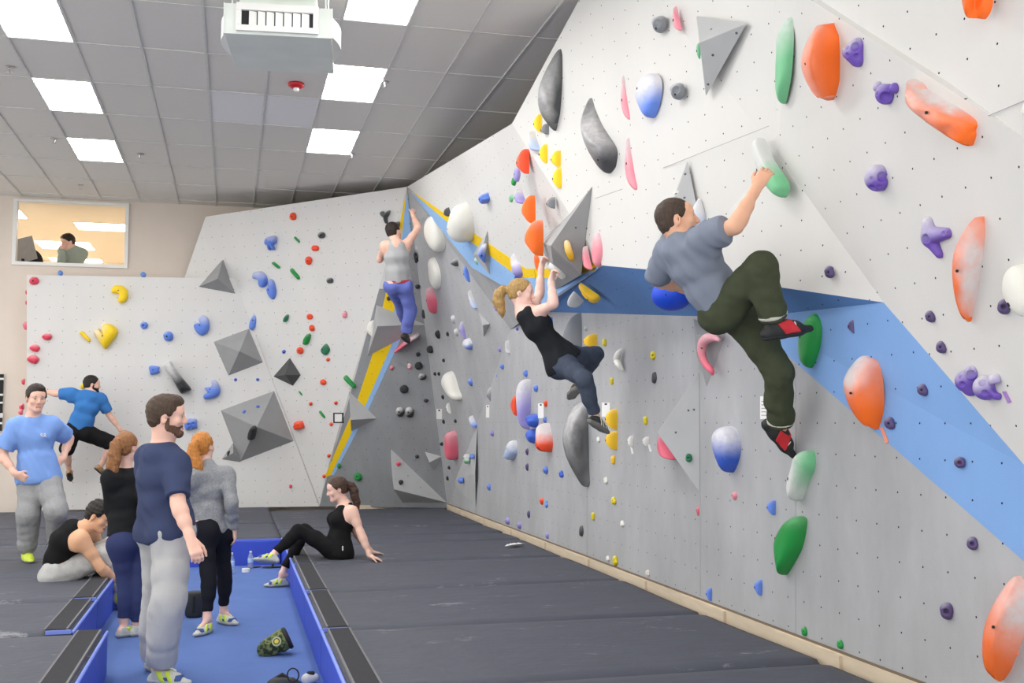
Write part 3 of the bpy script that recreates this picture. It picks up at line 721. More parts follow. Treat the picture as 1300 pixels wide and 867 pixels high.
# kind: outline (v up), ridge start/end in the unit box, dome exponent, su:sv:sn start ratios, dents (u,v,radius,depth)
KIND = {
 'knob':   dict(o=circ(9, .12, 3), r=((-.05, .08), (.05, .1)), sn=.55, e=.8, hole=1),
 'pocket': dict(o=[(-.5, .0), (-.3, .35), (.1, .5), (.42, .3), (.5, -.1), (.2, -.5), (-.3, -.35)], r=((-.1, .05), (.1, .05)), sn=.55, e=.75, d=[(.08, .16, .19, .34), (-.22, .12, .09, .3), (-.24, -.15, .1, .3), (.1, -.2, .1, .3), (.16, .4, .07, .3)]),
 'saddle': dict(o=[(-.48, .2), (-.3, .5), (-.1, .32), (.15, .28), (.42, .42), (.5, .1), (.35, -.3), (.05, -.5), (-.25, -.3)], r=((-.2, .1), (.25, .1)), sn=.6, e=.75, d=[(-.02, -.2, .2, .3), (-.32, -.1, .07, .3)]),
 'hook':   dict(o=[(-.5, .1), (-.4, .42), (-.2, .5), (-.1, .34), (.1, .2), (.42, .22), (.5, .02), (.3, -.08), (.14, -.2), (.12, -.42), (.02, -.5), (-.2, -.34), (-.4, -.1)], r=((-.22, .1), (.02, .04)), sn=.5, e=.7, d=[(-.1, .08, .12, .3), (.14, .1, .08, .3), (-.36, -.02, .1, .34)]),
 'bite':   dict(o=[(-.5, .05), (-.4, .35), (0, .5), (.4, .45), (.5, .25), (.36, .1), (.38, -.1), (.5, -.2), (.35, -.42), (0, -.5), (-.35, -.35)], r=((-.1, .05), (.15, .05)), sn=.6, e=.75, d=[(.22, .02, .2, .35), (-.2, -.05, .09, .35), (-.25, -.32, .12, .25)]),
 'foot':   dict(o=circ(7, .2, 5), r=((-.12, .1), (.1, .12)), sn=.75, e=.85, hole=1, lo=1),
 'chip':   dict(o=[(-.5, .1), (-.1, .5), (.4, .3), (.5, -.2), (.1, -.5), (-.4, -.3)], r=((-.2, .1), (.15, .0)), sn=.7, e=1., lo=1, hole=1),
 'donut':  dict(o=circ(10), r=((-.05, 0), (.05, 0)), sn=.75, e=.45, d=[(0, .0, .22, .4)], hole=1),
 'leaf':   dict(o=[(.1, .5), (.3, .3), (.4, 0), (.3, -.25), (.0, -.5), (-.3, -.3), (-.42, -.05), (-.2, .25)], r=((.05, .3), (-.05, -.3)), sn=.35, e=.85, hole=1),
 'shard':  dict(o=[(-.05, .5), (.1, .2), (.32, -.2), (.5, -.5), (.1, -.44), (-.3, -.25), (-.42, 0), (-.25, .2)], r=((-.02, .3), (.1, -.3)), sn=.4, e=.9, hole=1),
 'fish':   dict(o=[(-.5, .0), (-.2, .45), (.2, .5), (.5, .1), (.45, -.2), (.25, -.5), (.1, -.45), (-.15, -.4)], r=((-.1, .1), (.2, -.1)), sn=.5, e=.8),
 'tear':   dict(o=[(-.42, .15), (-.35, .4), (-.05, .5), (.32, .42), (.5, .1), (.4, -.2), (.05, -.5), (-.2, -.3)], r=((-.1, .15), (.12, .05)), sn=.42, e=.65, hole=1),
 'egg':    dict(o=[(-.5, -.02), (-.3, .35), (.05, .5), (.4, .4), (.5, .05), (.42, -.3), (.1, -.5), (-.3, -.35)], r=((-.05, .1), (.08, -.05)), sn=.5, e=.6, hole=1),
 'half':   dict(o=[(-.5, -.05), (-.25, .32), (.25, .5), (.5, .45), (.48, 0), (.4, -.42), (.3, -.5), (-.1, -.3)], r=((-.1, 0), (.1, .0)), sn=.6, e=.6, hole=1),
 'kidney': dict(o=[(-.5, .25), (-.3, .5), (.15, .5), (.45, .25), (.5, -.1), (.35, -.42), (.05, -.5), (-.1, -.3), (.0, -.02), (-.2, .06), (-.45, .08)], r=((-.1, .28), (.22, -.15)), sn=.45, e=.6, hole=1),
 'heart':  dict(o=[(-.5, .18), (-.32, .3), (-.22, .18), (-.1, .2), (-.2, .36), (.0, .5), (.4, .35), (.5, .1), (.2, -.3), (0, -.5), (-.2, -.3), (-.42, -.02)], r=((-.1, .0), (.2, .12)), sn=.45, e=.65, hole=1),
 'crab':   dict(o=[(-.5, .0), (-.2, .12), (-.05, .05), (-.2, .3), (.0, .5), (.35, .42), (.5, .1), (.45, -.25), (.1, -.5), (-.3, -.35)], r=((.05, -.05), (.22, .1)), sn=.45, e=.6, hole=1),
 'crab2':  dict(o=[(-.45, .1), (-.1, .15), (.0, .3), (-.05, .5), (.25, .48), (.5, .1), (.45, -.25), (.1, -.45), (-.4, -.5), (-.5, -.3), (-.25, -.12)], r=((0, -.2), (.2, .1)), sn=.45, e=.6, hole=1),
 'bar':    dict(o=[(-.5, .3), (-.3, .5), (.1, .15), (.5, -.25), (.45, -.5), (.1, -.3), (-.3, .05)], r=((-.3, .3), (.3, -.3)), sn=.4, e=.6),
 'barv':   dict(o=[(.2, .5), (.5, .4), (.3, -.1), (-.05, -.5), (-.5, -.4), (-.3, .1)], r=((.2, .3), (-.2, -.3)), sn=.5, e=.6, hole=1),
 'banana': dict(o=[(-.1, .5), (.35, .4), (.5, -.1), (.45, -.45), (.2, -.5), (.0, -.25), (-.3, .0), (-.5, .3)], r=((-.1, .3), (.28, -.3)), sn=.8, e=.55),
 'cres':   dict(o=[(.3, .5), (.1, .42), (-.35, .1), (-.5, -.1), (-.35, -.3), (.2, -.5), (.4, -.45), (.22, -.2), (.15, .05), (.3, .3)], r=((.0, .25), (.0, -.3)), sn=.6, e=.6),
 'claw':   dict(o=[(-.3, .5), (.0, .3), (.3, .5), (.5, .45), (.3, .1), (.1, -.1), (.08, -.5), (-.1, -.5), (-.12, -.1), (-.45, .2), (-.5, .4)], r=((-.15, .25), (.1, .2)), sn=.7, e=.7),
 'cloud':  dict(o=circ(14, .28, 11), r=((-.1, .05), (.1, .05)), sn=.6, e=.6, d=[(-.15, .0, .12, .3), (.15, .1, .12, .3), (.02, -.2, .1, .25)]),
 'spikes': dict(o=[(-.5, .1), (-.3, .4), (.1, .5), (.5, .45), (.45, .0), (.2, -.15), (.25, -.45), (.12, -.5), (.02, -.2), (-.08, -.5), (-.22, -.45), (-.15, -.1), (-.4, -.08)], r=((-.1, .2), (.2, .2)), sn=.5, e=.6, d=[(-.1, .2, .1, .2), (.15, .1, .1, .2)]),
 'stick':  dict(o=[(.35, .5), (.5, .38), (.1, .02), (-.4, -.5), (-.5, -.42), (-.1, .1)], r=((.35, .38), (-.4, -.38)), sn=.5, e=.5),
 'long':   dict(o=[(-.42, .38), (-.3, .5), (.1, .25), (.42, -.05), (.5, -.3), (.42, -.5), (.1, -.35), (-.3, -.02), (-.5, .15)], r=((-.35, .3), (.38, -.32)), sn=.38, e=.55, hole=1),
 'slab':   dict(o=[(-.32, .5), (-.1, .5), (.1, .1), (.5, -.3), (.2, -.5), (-.05, -.2), (-.5, .4)], r=((-.3, .42), (.15, -.3)), sn=.6, e=.6),
 'square': dict(o=[(-.5, .3), (-.3, .5), (.3, .45), (.5, .3), (.42, 0), (.5, -.2), (.2, -.4), (-.3, -.5), (-.4, -.2)], r=((-.1, .05), (.15, .05)), sn=.5, e=.6, d=[(.1, .0, .14, .3)], hole=1),
 'lobes':  dict(o=[(-.1, .5), (.15, .4), (.4, .1), (.5, -.2), (.3, -.45), (.1, -.3), (-.1, -.25), (-.3, -.45), (-.5, -.2), (-.35, .15)], r=((.0, .2), (.05, -.15)), sn=.6, e=.7, d=[(.0, -.25, .12, .35)]),
 'gills':  dict(o=[(.4, .5), (.0, .3), (-.4, -.1), (-.5, -.35), (-.3, -.5), (.1, -.4), (.5, -.05)], r=((.2, .2), (-.2, -.25)), sn=.35, e=.6, d=[(-.1, .0, .1, .2), (.1, .1, .1, .2), (-.25, -.2, .1, .2)]),
 'plume':  dict(o=[(.0, .5), (.12, .15), (.45, .0), (.5, -.35), (.2, -.5), (-.2, -.45), (-.5, -.3), (-.42, .0), (-.12, .15)], r=((.0, .0), (.05, -.2)), sn=.55, e=.7),
}
def bolt_at(o, P, n, r=.011):
    R = Vector(n).to_track_quat('Z', 'Y').to_matrix().to_4x4(); R.translation = Vector(P)
    MB().lathe([(r, -.012), (r, .0012), (r * .55, .0016)], 9, R).build('bolt_hole', m_hole, o)
def hold(kind, box, fac, col, label, chalk=.25, cdir=(0, 1), group=None, **kw):
    x0, y0, x1, y1 = box; w, h = x1 - x0, y1 - y0
    if kind in ('knob', 'donut', 'chip') and min(w, h) >= 6 and max(w, h) / min(w, h) < 1.75 and 'off' not in kw:
        cx, cy = (x0 + x1) / 2, (y0 + y1) / 2; r = min(w, h) / 2; q = zlib.crc32(label.encode())
        a = (q % 7 - 3) * .05 * r; dx, dy = max(0, w / 2 - r), max(0, h / 2 - r); s_ = 1 if q % 2 else -1
        parts = [(cx - dx, cy - dy * s_, r * .93, cx + dx, cy + dy * s_, r * .86)]
        if kind == 'chip': parts += [(cx + .35 * r, cy + .3 * r, r * .62), (cx - .1 * r, cy - .42 * r, r * .55)]
        if kind == 'donut': pk = [(cx - .22 * r, cy + .08 * r, .42 * r)]
        else: pk = [(cx - .30 * r, cy - .02 * r, .24 * r)] if r > 5 else []
        return blobhold(parts, pk, fac, col, label, group, chalk, bolt=(cx - .30 * r, cy + .0 * r, .17 * r) if r > 4.4 else None, h=max(.004, (r * depth(onp(cx, cy, FAC[fac] if isinstance(fac, str) else fac)) / F) * .14))
    return hold_(kind, box, fac, col, label, chalk, cdir, group, **kw)
def hold_(kind, box, fac, col, label, chalk=.25, cdir=(0, 1), group=None, sn=None, out=None, ridge=None, e=None, size=None, name='climbing_hold', rough=.5, bolt=None, off=0., sharp=False):
    """a cast hold: its outline lies on the facet, its skin rises to a ridge; scaled until it covers the box"""
    K = KIND[kind] if kind else {}
    pl = FAC[fac] if isinstance(fac, str) else fac
    n = pl[0]; u = unit(np.cross([0, 0, 1.], n)); v = np.cross(n, u)
    x0, y0, x1, y1 = box
    tw, th = x1 - x0, y1 - y0
    if proj(np.zeros(3) + onp((x0 + x1) / 2, (y0 + y1) / 2, pl) + u * .1)[0] < (x0 + x1) / 2: u = -u
    if out is not None:
        O = np.array(out, float); O[:, 1] *= -1
        O = (O - (O.min(0) + O.max(0)) / 2) / (O.max(0) - O.min(0))
    else:
        O = np.array(K['o'], float); O = (O - (O.min(0) + O.max(0)) / 2) / (O.max(0) - O.min(0))
    if (O[:, 0] * np.roll(O[:, 1], -1) - O[:, 1] * np.roll(O[:, 0], -1)).sum() < 0: O = O[::-1]
    px = max(tw, th)
    lo = px < 16
    nseg = 14 if lo else (28 if px < 60 else 44)
    nr = 4 if lo else (9 if px < 60 else 14)
    dents = K.get('d', []) if out is None else []
    if dents and not lo: nseg, nr = 44, 16
    L = smooth_loop(O, nseg, sharp)
    ra, rb = [np.array(p) for p in (ridge or K.get('r'))]
    ee = e or K.get('e', .7); hn = sn or K.get('sn', .5)
    V = []; T = []
    dr = rb - ra; dd = max(dr @ dr, 1e-9)
    for k in range(nr):
        a = k / nr * math.pi / 2
        for p in L:
            t = np.clip((p - ra) @ dr / dd, 0, 1); q = ra + dr * t
            s = math.cos(a) ** .9
            w = q + (p - q) * s
            V.append((w[0], w[1], math.sin(a) ** ee))
    for t in (0., .5, 1.): pass
    c = (ra + rb) / 2
    # close on the ridge line
    for p in L:
        t = np.clip((p - ra) @ dr / dd, 0, 1); q = ra + dr * t
        V.append((q[0], q[1], 1.))
    V = np.array(V)
    for (du, dv, rad, dep) in dents:
        g = np.sqrt((V[:, 0] - du) ** 2 + (V[:, 1] - dv) ** 2) / rad
        w = np.clip(1 - g ** 4, 0, 1) * (V[:, 2] > .25)
        V[:, 2] -= dep * w
        V[:, 2] += .05 * np.exp(-((g - 1.12) / .12) ** 2) * (V[:, 2] > .3)
    Fc = []
    for k in range(nr):
        for i in range(nseg):
            j = (i + 1) % nseg
            Fc.append((k * nseg + i, k * nseg + j, (k + 1) * nseg + j, (k + 1) * nseg + i))
    # cap between ridge vertices (they collapse onto the ridge): weld duplicates later
    P0 = onp((x0 + x1) / 2, (y0 + y1) / 2, pl)
    sc = F / depth(P0)
    sv = th / sc; su = sv * (O[:, 0].max() - O[:, 0].min()) if not size else size
    su = max(su, .4 * sv); hN = hn * min(sv, max(su, sv * .5))
    ctr = P0.copy()
    for it in range(7):
        Wv = ctr + V[:, :1] * su * u + V[:, 1:2] * sv * v + V[:, 2:] * hN * n
        q = proj(Wv); a, b = q.min(0), q.max(0)
        kx = tw / (b[0] - a[0]); ky = th / (b[1] - a[1])
        su *= kx; hN *= kx; sv *= ky
        su = max(su, .22 * sv)
        Wv = ctr + V[:, :1] * su * u + V[:, 1:2] * sv * v + V[:, 2:] * hN * n
        q = proj(Wv); m = (q.min(0) + q.max(0)) / 2
        d = np.array([(x0 + x1) / 2, (y0 + y1) / 2]) - m
        cq = proj(ctr); ctr = onp(cq[0] + d[0], cq[1] + d[1], pl, off)
    loc = Wv - ctr
    me = mesh('climbing_hold', loc, Fc)
    ca = me.attributes.new('chalk', 'FLOAT', 'POINT')
    cd = np.array(cdir, float); cd = cd / (np.linalg.norm(cd) + 1e-9)
    val = np.clip((V[:, 0] * cd[0] + V[:, 1] * cd[1]) * 2.2 + chalk * 2.4 - .75 + .25 * V[:, 2] * chalk, 0, 1) * min(1, chalk * 2.2)
    ca.data.foreach_set('value', val.astype(np.float32))
    bm = bmesh.new(); bm.from_mesh(me); bmesh.ops.remove_doubles(bm, verts=bm.verts, dist=1e-4)
    bmesh.ops.recalc_face_normals(bm, faces=bm.faces); bm.to_mesh(me); bm.free()
    o = link(name, me, mat_hold('resin_' + col, COL[col], rough), smooth=not (lo and kind == 'chip'))
    o.location = ctr
    tag(o, label, 'climbing hold', group)
    if px >= 8.5 and (bolt or (K.get('hole') and bolt is not False)):
        bu, bv = bolt if bolt else (-.12, .0)
        m_ = (V[:, 2] > .25)
        k = int(np.argmin((V[:, 0] - bu) ** 2 + (V[:, 1] - bv) ** 2 + (~m_) * 9))
        P = Wv[k]
        nn = unit(n * .8 + u * (V[k, 0]) * .9 + v * V[k, 1] * .9)
        bolt_at(o, P, nn, max(.005, min(.011, .06 * sv)))
    return o

def sculpt(fac, col, label, outl, ridge=(), inner=(), group=None, bolt=None, rough=.35, sub=2, crease=.75):
    """a faceted cast hold: silhouette, ridge and inner points as (px, py, height off the facet, chalk), closed back to the wall"""
    pl = FAC[fac]
    n = len(outl); cyo = sum(p[1] for p in outl) / n
    def cap(p):                                                          # the foot on the facet must stay inside the silhouette
        y = p[1] + (cyo - p[1]) * .06; xs = []
        for i in range(n):
            (xa, ya), (xb, yb) = outl[i][:2], outl[(i + 1) % n][:2]
            if (ya - y) * (yb - y) < 0: xs.append(xa + (xb - xa) * (y - ya) / (yb - ya))
        q0 = onp(p[0], p[1], pl); k = abs(proj(q0 + pl[0] * .05)[0] - p[0]) / .05
        return (p[0], p[1], min(p[2], max(0., (max(xs) - p[0]) if xs else 0.) / k), p[3])
    outl = [cap(p) for p in outl]; ridge = [cap(p) for p in ridge]; inner = [cap(p) for p in inner]
    pts = list(outl) + list(ridge) + list(inner)
    ed = [(n + i, n + i + 1) for i in range(len(ridge) - 1)]
    v2, _, f2, ov, _, _ = delaunay_2d_cdt([Vector((p[0], -p[1])) for p in pts], ed, [list(range(n))], 1, 1e-4)
    src = [o[0] if o else 0 for o in ov]
    V = [onp(v.x, -v.y, pl, pts[src[i]][2]) for i, v in enumerate(v2)]; ch = [pts[src[i]][3] for i in range(len(v2))]
    idx = {}
    for i, o in enumerate(ov):
        for k in o: idx.setdefault(k, i)
    Fc = [tuple(f) for f in f2]; k0 = len(V)
    for i in range(n): V.append(V[idx[i]] - pl[0] * pts[i][2]); ch.append(pts[i][3])
    for i in range(n):
        j = (i + 1) % n; Fc.append((idx[i], idx[j], k0 + j, k0 + i))
    ctr = sum(V) / len(V)
    me = mesh('climbing_hold', [v - ctr for v in V], Fc)
    ca = me.attributes.new('chalk', 'FLOAT', 'POINT'); ca.data.foreach_set('value', np.array(ch, np.float32))
    bm = bmesh.new(); bm.from_mesh(me); bmesh.ops.remove_doubles(bm, verts=bm.verts, dist=2e-4); bmesh.ops.recalc_face_normals(bm, faces=bm.faces)
    cl = bm.edges.layers.float.new('crease_edge')
    rs = [V[idx[n + i]] - ctr for i in range(len(ridge))]
    on = lambda co: any((co - Vector(r)).length < 1e-3 for r in rs)
    for e in bm.edges:
        if on(e.verts[0].co) and on(e.verts[1].co): e[cl] = crease * .8
        elif e.is_boundary: e[cl] = 1.
        elif any((e.verts[0].co - Vector(V[idx[i]] - ctr)).length < 1e-3 and (e.verts[1].co - Vector(V[idx[j]] - ctr)).length < 1e-3 for q in range(n) for i, j in ((q, (q + 1) % n), ((q + 1) % n, q))): e[cl] = .7
    bm.to_mesh(me); bm.free()
    o = link('climbing_hold', me, mat_hold('resin_' + col, COL[col], rough), smooth=True); o.location = ctr
    md = o.modifiers.new('round', 'SUBSURF'); md.levels = md.render_levels = sub
    if bolt:
        P = onp(bolt[0], bolt[1], pl, bolt[2]); bolt_at(o, P, unit(CAM - P), .0075)
    return tag(o, label, 'climbing hold', group)
def blobhold(parts, pockets, fac, col, label, group=None, chalk=.3, h=None, bolt=None, sink=.25, rough=.45):
    """a rounded hold from (px, py, r) balls and (px, py, r, px, py, r) rolls, with finger pockets scooped out"""
    pl = FAC[fac] if isinstance(fac, str) else fac
    B = Blob(); cs = []
    for q in parts:
        e = []
        for k in range(0, len(q), 3):
            c0 = onp(q[k], q[k + 1], pl); r = q[k + 2] * depth(c0) / F; c = onp(q[k], q[k + 1], pl, r * sink); e.append((c, r)); cs.append((c, r))
        if len(e) == 1: B.ball(e[0][0], e[0][1], .012)
        else: B.cone(e[0][0], e[1][0], e[0][1], e[1][1], .012)
    R0 = max(r for _, r in cs)
    def surf(x, y):
        d_ = unit(ray(x, y)); best = None
        for c, r in cs:
            w = CAM - c; b = d_ @ w; q = b * b - (w @ w - r * r)
            t = -b - math.sqrt(q) if q > 0 else -b
            if q > -r * r * .3 and (best is None or t < best): best = t
        return CAM + d_ * (best if best is not None else -(d_ @ (CAM - cs[0][0])))
    for x, y, r in pockets:
        P = surf(x, y); rr = r * depth(P) / F; P = P - unit(ray(x, y)) * rr * .02
        B.ball(P, rr, .004, sub=True)
    B.cut(-pl[0], onp(parts[0][0], parts[0][1], pl, .0))
    o = B.build('climbing_hold', h or max(.0032, R0 * .052), mat_hold('resin_' + col, COL[col], rough))
    co = np.empty(len(o.data.vertices) * 3); o.data.vertices.foreach_get('co', co); co = co.reshape(-1, 3)
    z = (co @ (UP * .8 - RIGHT * .5)); z = (z - z.min()) / (np.ptp(z) + 1e-9)
    ca = o.data.attributes.new('chalk', 'FLOAT', 'POINT'); ca.data.foreach_set('value', np.clip((z - 1 + chalk * 1.6) * 1.5, 0, .8).astype(np.float32))
    if bolt: P = surf(*bolt[:2]); bolt_at(o, P + unit(CAM - P) * .001, unit(CAM - P), bolt[2] * depth(P) / F)
    return tag(o, label, 'climbing hold', group)
def tubehold(path, fac, col, label, group=None, bolt=None, flat=1.):
    """a curved horn: path of (px, py, height, radius in px)"""
    pl = FAC[fac] if isinstance(fac, str) else fac
    P = []; R = []
    k = len(path); pts = np.array(path, float)
    for i in range(22):
        t = i / 21 * (k - 1); a = min(int(t), k - 2); f = t - a
        p0, p1, p2, p3 = pts[max(a - 1, 0)], pts[a], pts[a + 1], pts[min(a + 2, k - 1)]
        q = .5 * (2 * p1 + (p2 - p0) * f + (2 * p0 - 5 * p1 + 4 * p2 - p3) * f * f + (3 * p1 - p0 - 3 * p2 + p3) * f ** 3)
        c = onp(q[0], q[1], pl, q[2]); P.append(c); R.append(max(q[3], .3) * depth(c) / F)
    ctr = sum(P) / len(P)
    m = MB().tube([p - ctr for p in P], R, 14)
    o = m.build('climbing_hold', mat_hold('resin_' + col, COL[col]), smooth=True, loc=ctr)
    ca = o.data.attributes.new('chalk', 'FLOAT', 'POINT'); co = np.array([v.co[2] for v in o.data.vertices]); ca.data.foreach_set('value', np.clip((co - co.min()) / (np.ptp(co) + 1e-6) * .7 - .15, 0, 1).astype(np.float32))
    if bolt is not None: bolt_at(o, P[bolt] + unit(CAM - P[bolt]) * R[bolt], unit(CAM - P[bolt]), .008)
    return tag(o, label, 'climbing hold', group)

# --- left wall, facet 1
G = 'red holds along the left edge of the left wall'
hold('knob', (37, 351, 50, 362), '1', 'red', 'round red hold at the top left corner of the left wall', group=G)
hold('egg', (53, 423, 66, 432), '1', 'red', 'oval red hold just right of the red pair', group=G)
hold('fish', (37, 437, 51, 447), '1', 'red', 'upper red hold of the close pair by the wall edge', group=G)
hold('fish', (34, 450, 50, 462), '1', 'red', 'lower red hold of the close pair by the wall edge', group=G)
EDG = (np.array([-1., 0, 0]), -float(PT['TL'][0]))
G = 'red holds on the side edge of the left wall'
hold('foot', (32, 368, 35, 374), EDG, 'red', 'tiny red hold on the wall\'s side edge, second from the top', group=G)
hold('foot', (32, 381, 35, 387), EDG, 'red', 'tiny red hold on the wall\'s side edge, third from the top', group=G)
hold('foot', (29, 408, 35, 419), EDG, 'pink', 'pale red hold on the wall\'s side edge beside the oval red hold', group=G)
hold('knob', (27, 480, 34, 489), EDG, 'red', 'red hold on the side edge above the head of the man in light blue', group=G)
hold('knob', (24, 512, 34, 521), EDG, 'red', 'upper red hold right behind the neck of the man in light blue', group=G)
hold('knob', (23, 519, 32, 527), EDG, 'pink', 'lower red hold right behind the shoulder of the man in light blue', group=G)
G = 'yellow holds on the left wall'
hold('kidney', (141, 362, 163, 385), '1', 'yellow', 'yellow kidney shaped hold high on the left wall', .05, group=G, bolt=(-.0, .25))
hold('heart', (119, 410, 150, 443), '1', 'yellow', 'large yellow heart shaped hold on the left wall', .3, (-1, .5), group=G)
hold('bar', (101, 420, 115, 434), '1', 'yellow', 'small yellow bar hold left of the yellow heart', .05, group=G)
hold('foot', (102, 487, 109, 494), '1', 'yellow', 'small yellow hold half hidden by the climber in the blue shirt', .05, group=G)
G = 'blue holds on the left wall'
hold('donut', (178, 408, 188, 418), '1', 'blue', 'small blue ring hold right of the yellow heart', .2, group=G)
hold('chip', (207, 420, 220, 434), '1', 'blue', 'small blue three cornered hold above the two tone slab', .2, group=G)
hold('square', (189, 464, 203, 476), '1', 'blue', 'small square blue hold left of the two tone slab', .1, group=G)
TOP = '1'
hold('chip', (73, 343, 80, 350), TOP, 'sky', 'small blue hold on the top edge below the office window, left one', .1, group=G)
hold('chip', (178, 345, 186, 352), TOP, 'sky', 'small blue hold on the top edge right of the office window', .1, group=G)
hold('crab', (246, 400, 266, 426), '1', 'blue', 'blue crescent hold left of the square pyramid', .3, group=G)
hold('barv', (316, 394, 329, 419), '1', 'blue', 'tall blue hold at the top corner of the square pyramid', .3, group=G)
hold('crab2', (258, 482, 280, 507), '1', 'blue', 'blue crescent hold right of the two tone slab', .3, group=G)
hold('cloud', (234, 531, 251, 546), '1', 'blue', 'knobbly blue hold beside the face of the man in navy', .2, group=G)
hold('foot', (297, 480, 301, 484), '1', 'deep', 'tiny blue jib below the left of the square pyramid', 0, group=G)
hold('foot', (325, 480, 329, 484), '1', 'deep', 'tiny blue jib below the right of the square pyramid', 0, group=G)
HU = plane(vol['huge'][1][0], vol['huge'][1][3], vol['huge'][1][4])
hold('foot', (308, 520, 312, 525), HU, 'blue', 'tiny blue jib on the largest pyramid, nearer its left corner', .2, group=G)
hold('foot', (325, 514, 330, 518), HU, 'blue', 'tiny blue jib on the largest pyramid, nearer its top corner', .2, group=G)
HU2 = plane(vol['huge'][1][2], vol['huge'][1][3], vol['huge'][1][4])
hold('barv', (314, 540, 326, 559), HU2, 'black', 'black rounded hold at the tip of the largest pyramid', .05, bolt=False)
hold('chip', (288, 572, 292, 579), plane(*[vol['side'][1][i] for i in (0, 1, 3)]), 'black', 'tiny black hold on the small volume beneath the largest pyramid', 0)
hold(None, (208, 458, 243, 500), '1', 'black', 'two tone charcoal slab hold on the left wall', .42, (-.4, 1), sn=.6, ridge=((-.22, .3), (.12, -.25)), e=.5, bolt=False, rough=.35, sharp=True, out=[(208, 464), (216, 458), (226, 474), (243, 494), (230, 500), (222, 486)])
# --- white facet 2
G = 'red holds on the far white wall'
R2 = [((367, 269, 377, 280), 'knob', 'topmost round red hold on the far white wall'), ((395, 311, 406, 319), 'knob', 'red hold just below the upper grey hold'), ((387, 325, 397, 337), 'knob', 'red hold above and right of the green oval'),
 ((389, 398, 398, 406), 'donut', 'red ring hold right of the squat green hold'), ((392, 412, 400, 421), 'chip', 'red chip hold under the red ring hold'), ((376, 440, 386, 450), 'knob', 'red hold above the charcoal diamond'),
 ((414, 454, 419, 459), 'foot', 'tiny red hold under the leaning green hold'), ((406, 481, 415, 489), 'chip', 'red hold right of the charcoal diamond'), ((392, 510, 397, 515), 'foot', 'tiny red hold level with the taped square, left of it'),
 ((424, 509, 429, 514), 'foot', 'tiny red hold above the taped square'), ((372, 534, 387, 546), 'cloud', 'red flower like hold right of the largest pyramid'), ((418, 536, 423, 541), 'foot', 'tiny red hold below the taped square'),
 ((415, 576, 420, 581), 'foot', 'tiny red hold beside the lower yellow stripe'), ((409, 602, 414, 607), 'foot', 'tiny red hold above the head of the seated woman')]
for b, k, l in R2: hold(k, b, '2', 'scarlet', l, .1, group=G)
hold('knob', (434, 394, 441, 404), '2', 'rose', 'pale red hold left of the ledge volume', .3, group=G)
hold('foot', (367, 615, 371, 620), '1', 'red', 'lowest tiny red hold near the floor of the left wall', 0, group=G)
G = 'green holds on the far white wall'
G2 = [((373, 300, 381, 308), 'bar', 'upper green bar hold near the blue spiky hold'), ((345, 332, 356, 341), 'bar', 'bent green hold left of the green oval'), ((368, 340, 381, 355), 'bar', 'long green oval hold under the red holds'),
 ((359, 399, 367, 409), 'barv', 'squat green hold left of the red ring'), ((384, 423, 395, 438), 'barv', 'leaning green bar above the charcoal diamond'), ((407, 436, 419, 451), 'leaf', 'dark green leaf hold right of the red hold'),
 ((436, 476, 452, 493), 'bar', 'green hold with a tail left of the yellow stripe'), ((379, 496, 384, 502), 'bar', 'tiny green hold under the charcoal diamond'), ((405, 521, 413, 531), 'bar', 'small green hold left of the taped square')]
for b, k, l in G2: hold(k, b, '2', 'teal' if 'leaf' in l or 'squat' in l else 'green', l, .12, group=G)
hold('foot', (428, 588, 433, 595), '3', 'green', 'tiny green hold at the foot of the blue stripe', 0, group=G)
hold('knob', (449, 599, 460, 611), '3', 'green', 'green knob on the grey wall above the seated woman', 0, group=G)
G = 'blue holds on the far white wall'
hold('spikes', (335, 299, 352, 318), '2', 'blue', 'blue spiky hold high on the far white wall', .25, group=G)
hold('kidney', (320, 344, 340, 365), '2', 'blue', 'upper left blue lobe of the double blue hold', .3, group=G)
hold('crab', (338, 354, 351, 380), '2', 'blue', 'lower right blue lobe of the double blue hold', .2, group=G)
hold('foot', (358, 444, 363, 449), '2', 'deep', 'tiny blue hold left of the charcoal diamond\'s tip', 0, group=G)
G = 'grey holds on the far white wall'
hold('donut', (403, 294, 414, 303), '2', 'dark', 'upper small dark grey hold near the red holds', .3, group=G)
hold('donut', (414, 352, 424, 360), '2', 'dark', 'lower small dark grey hold on the far white wall', .3, group=G)
hold('claw', (482, 267, 496, 284), '2', 'dark', 'dark grey forked hold left of the climber\'s head', .15, group=G)
hold('half', (497, 281, 508, 292), '3', 'dark', 'dark grey hold right behind the far climber\'s head', .15, group=G)
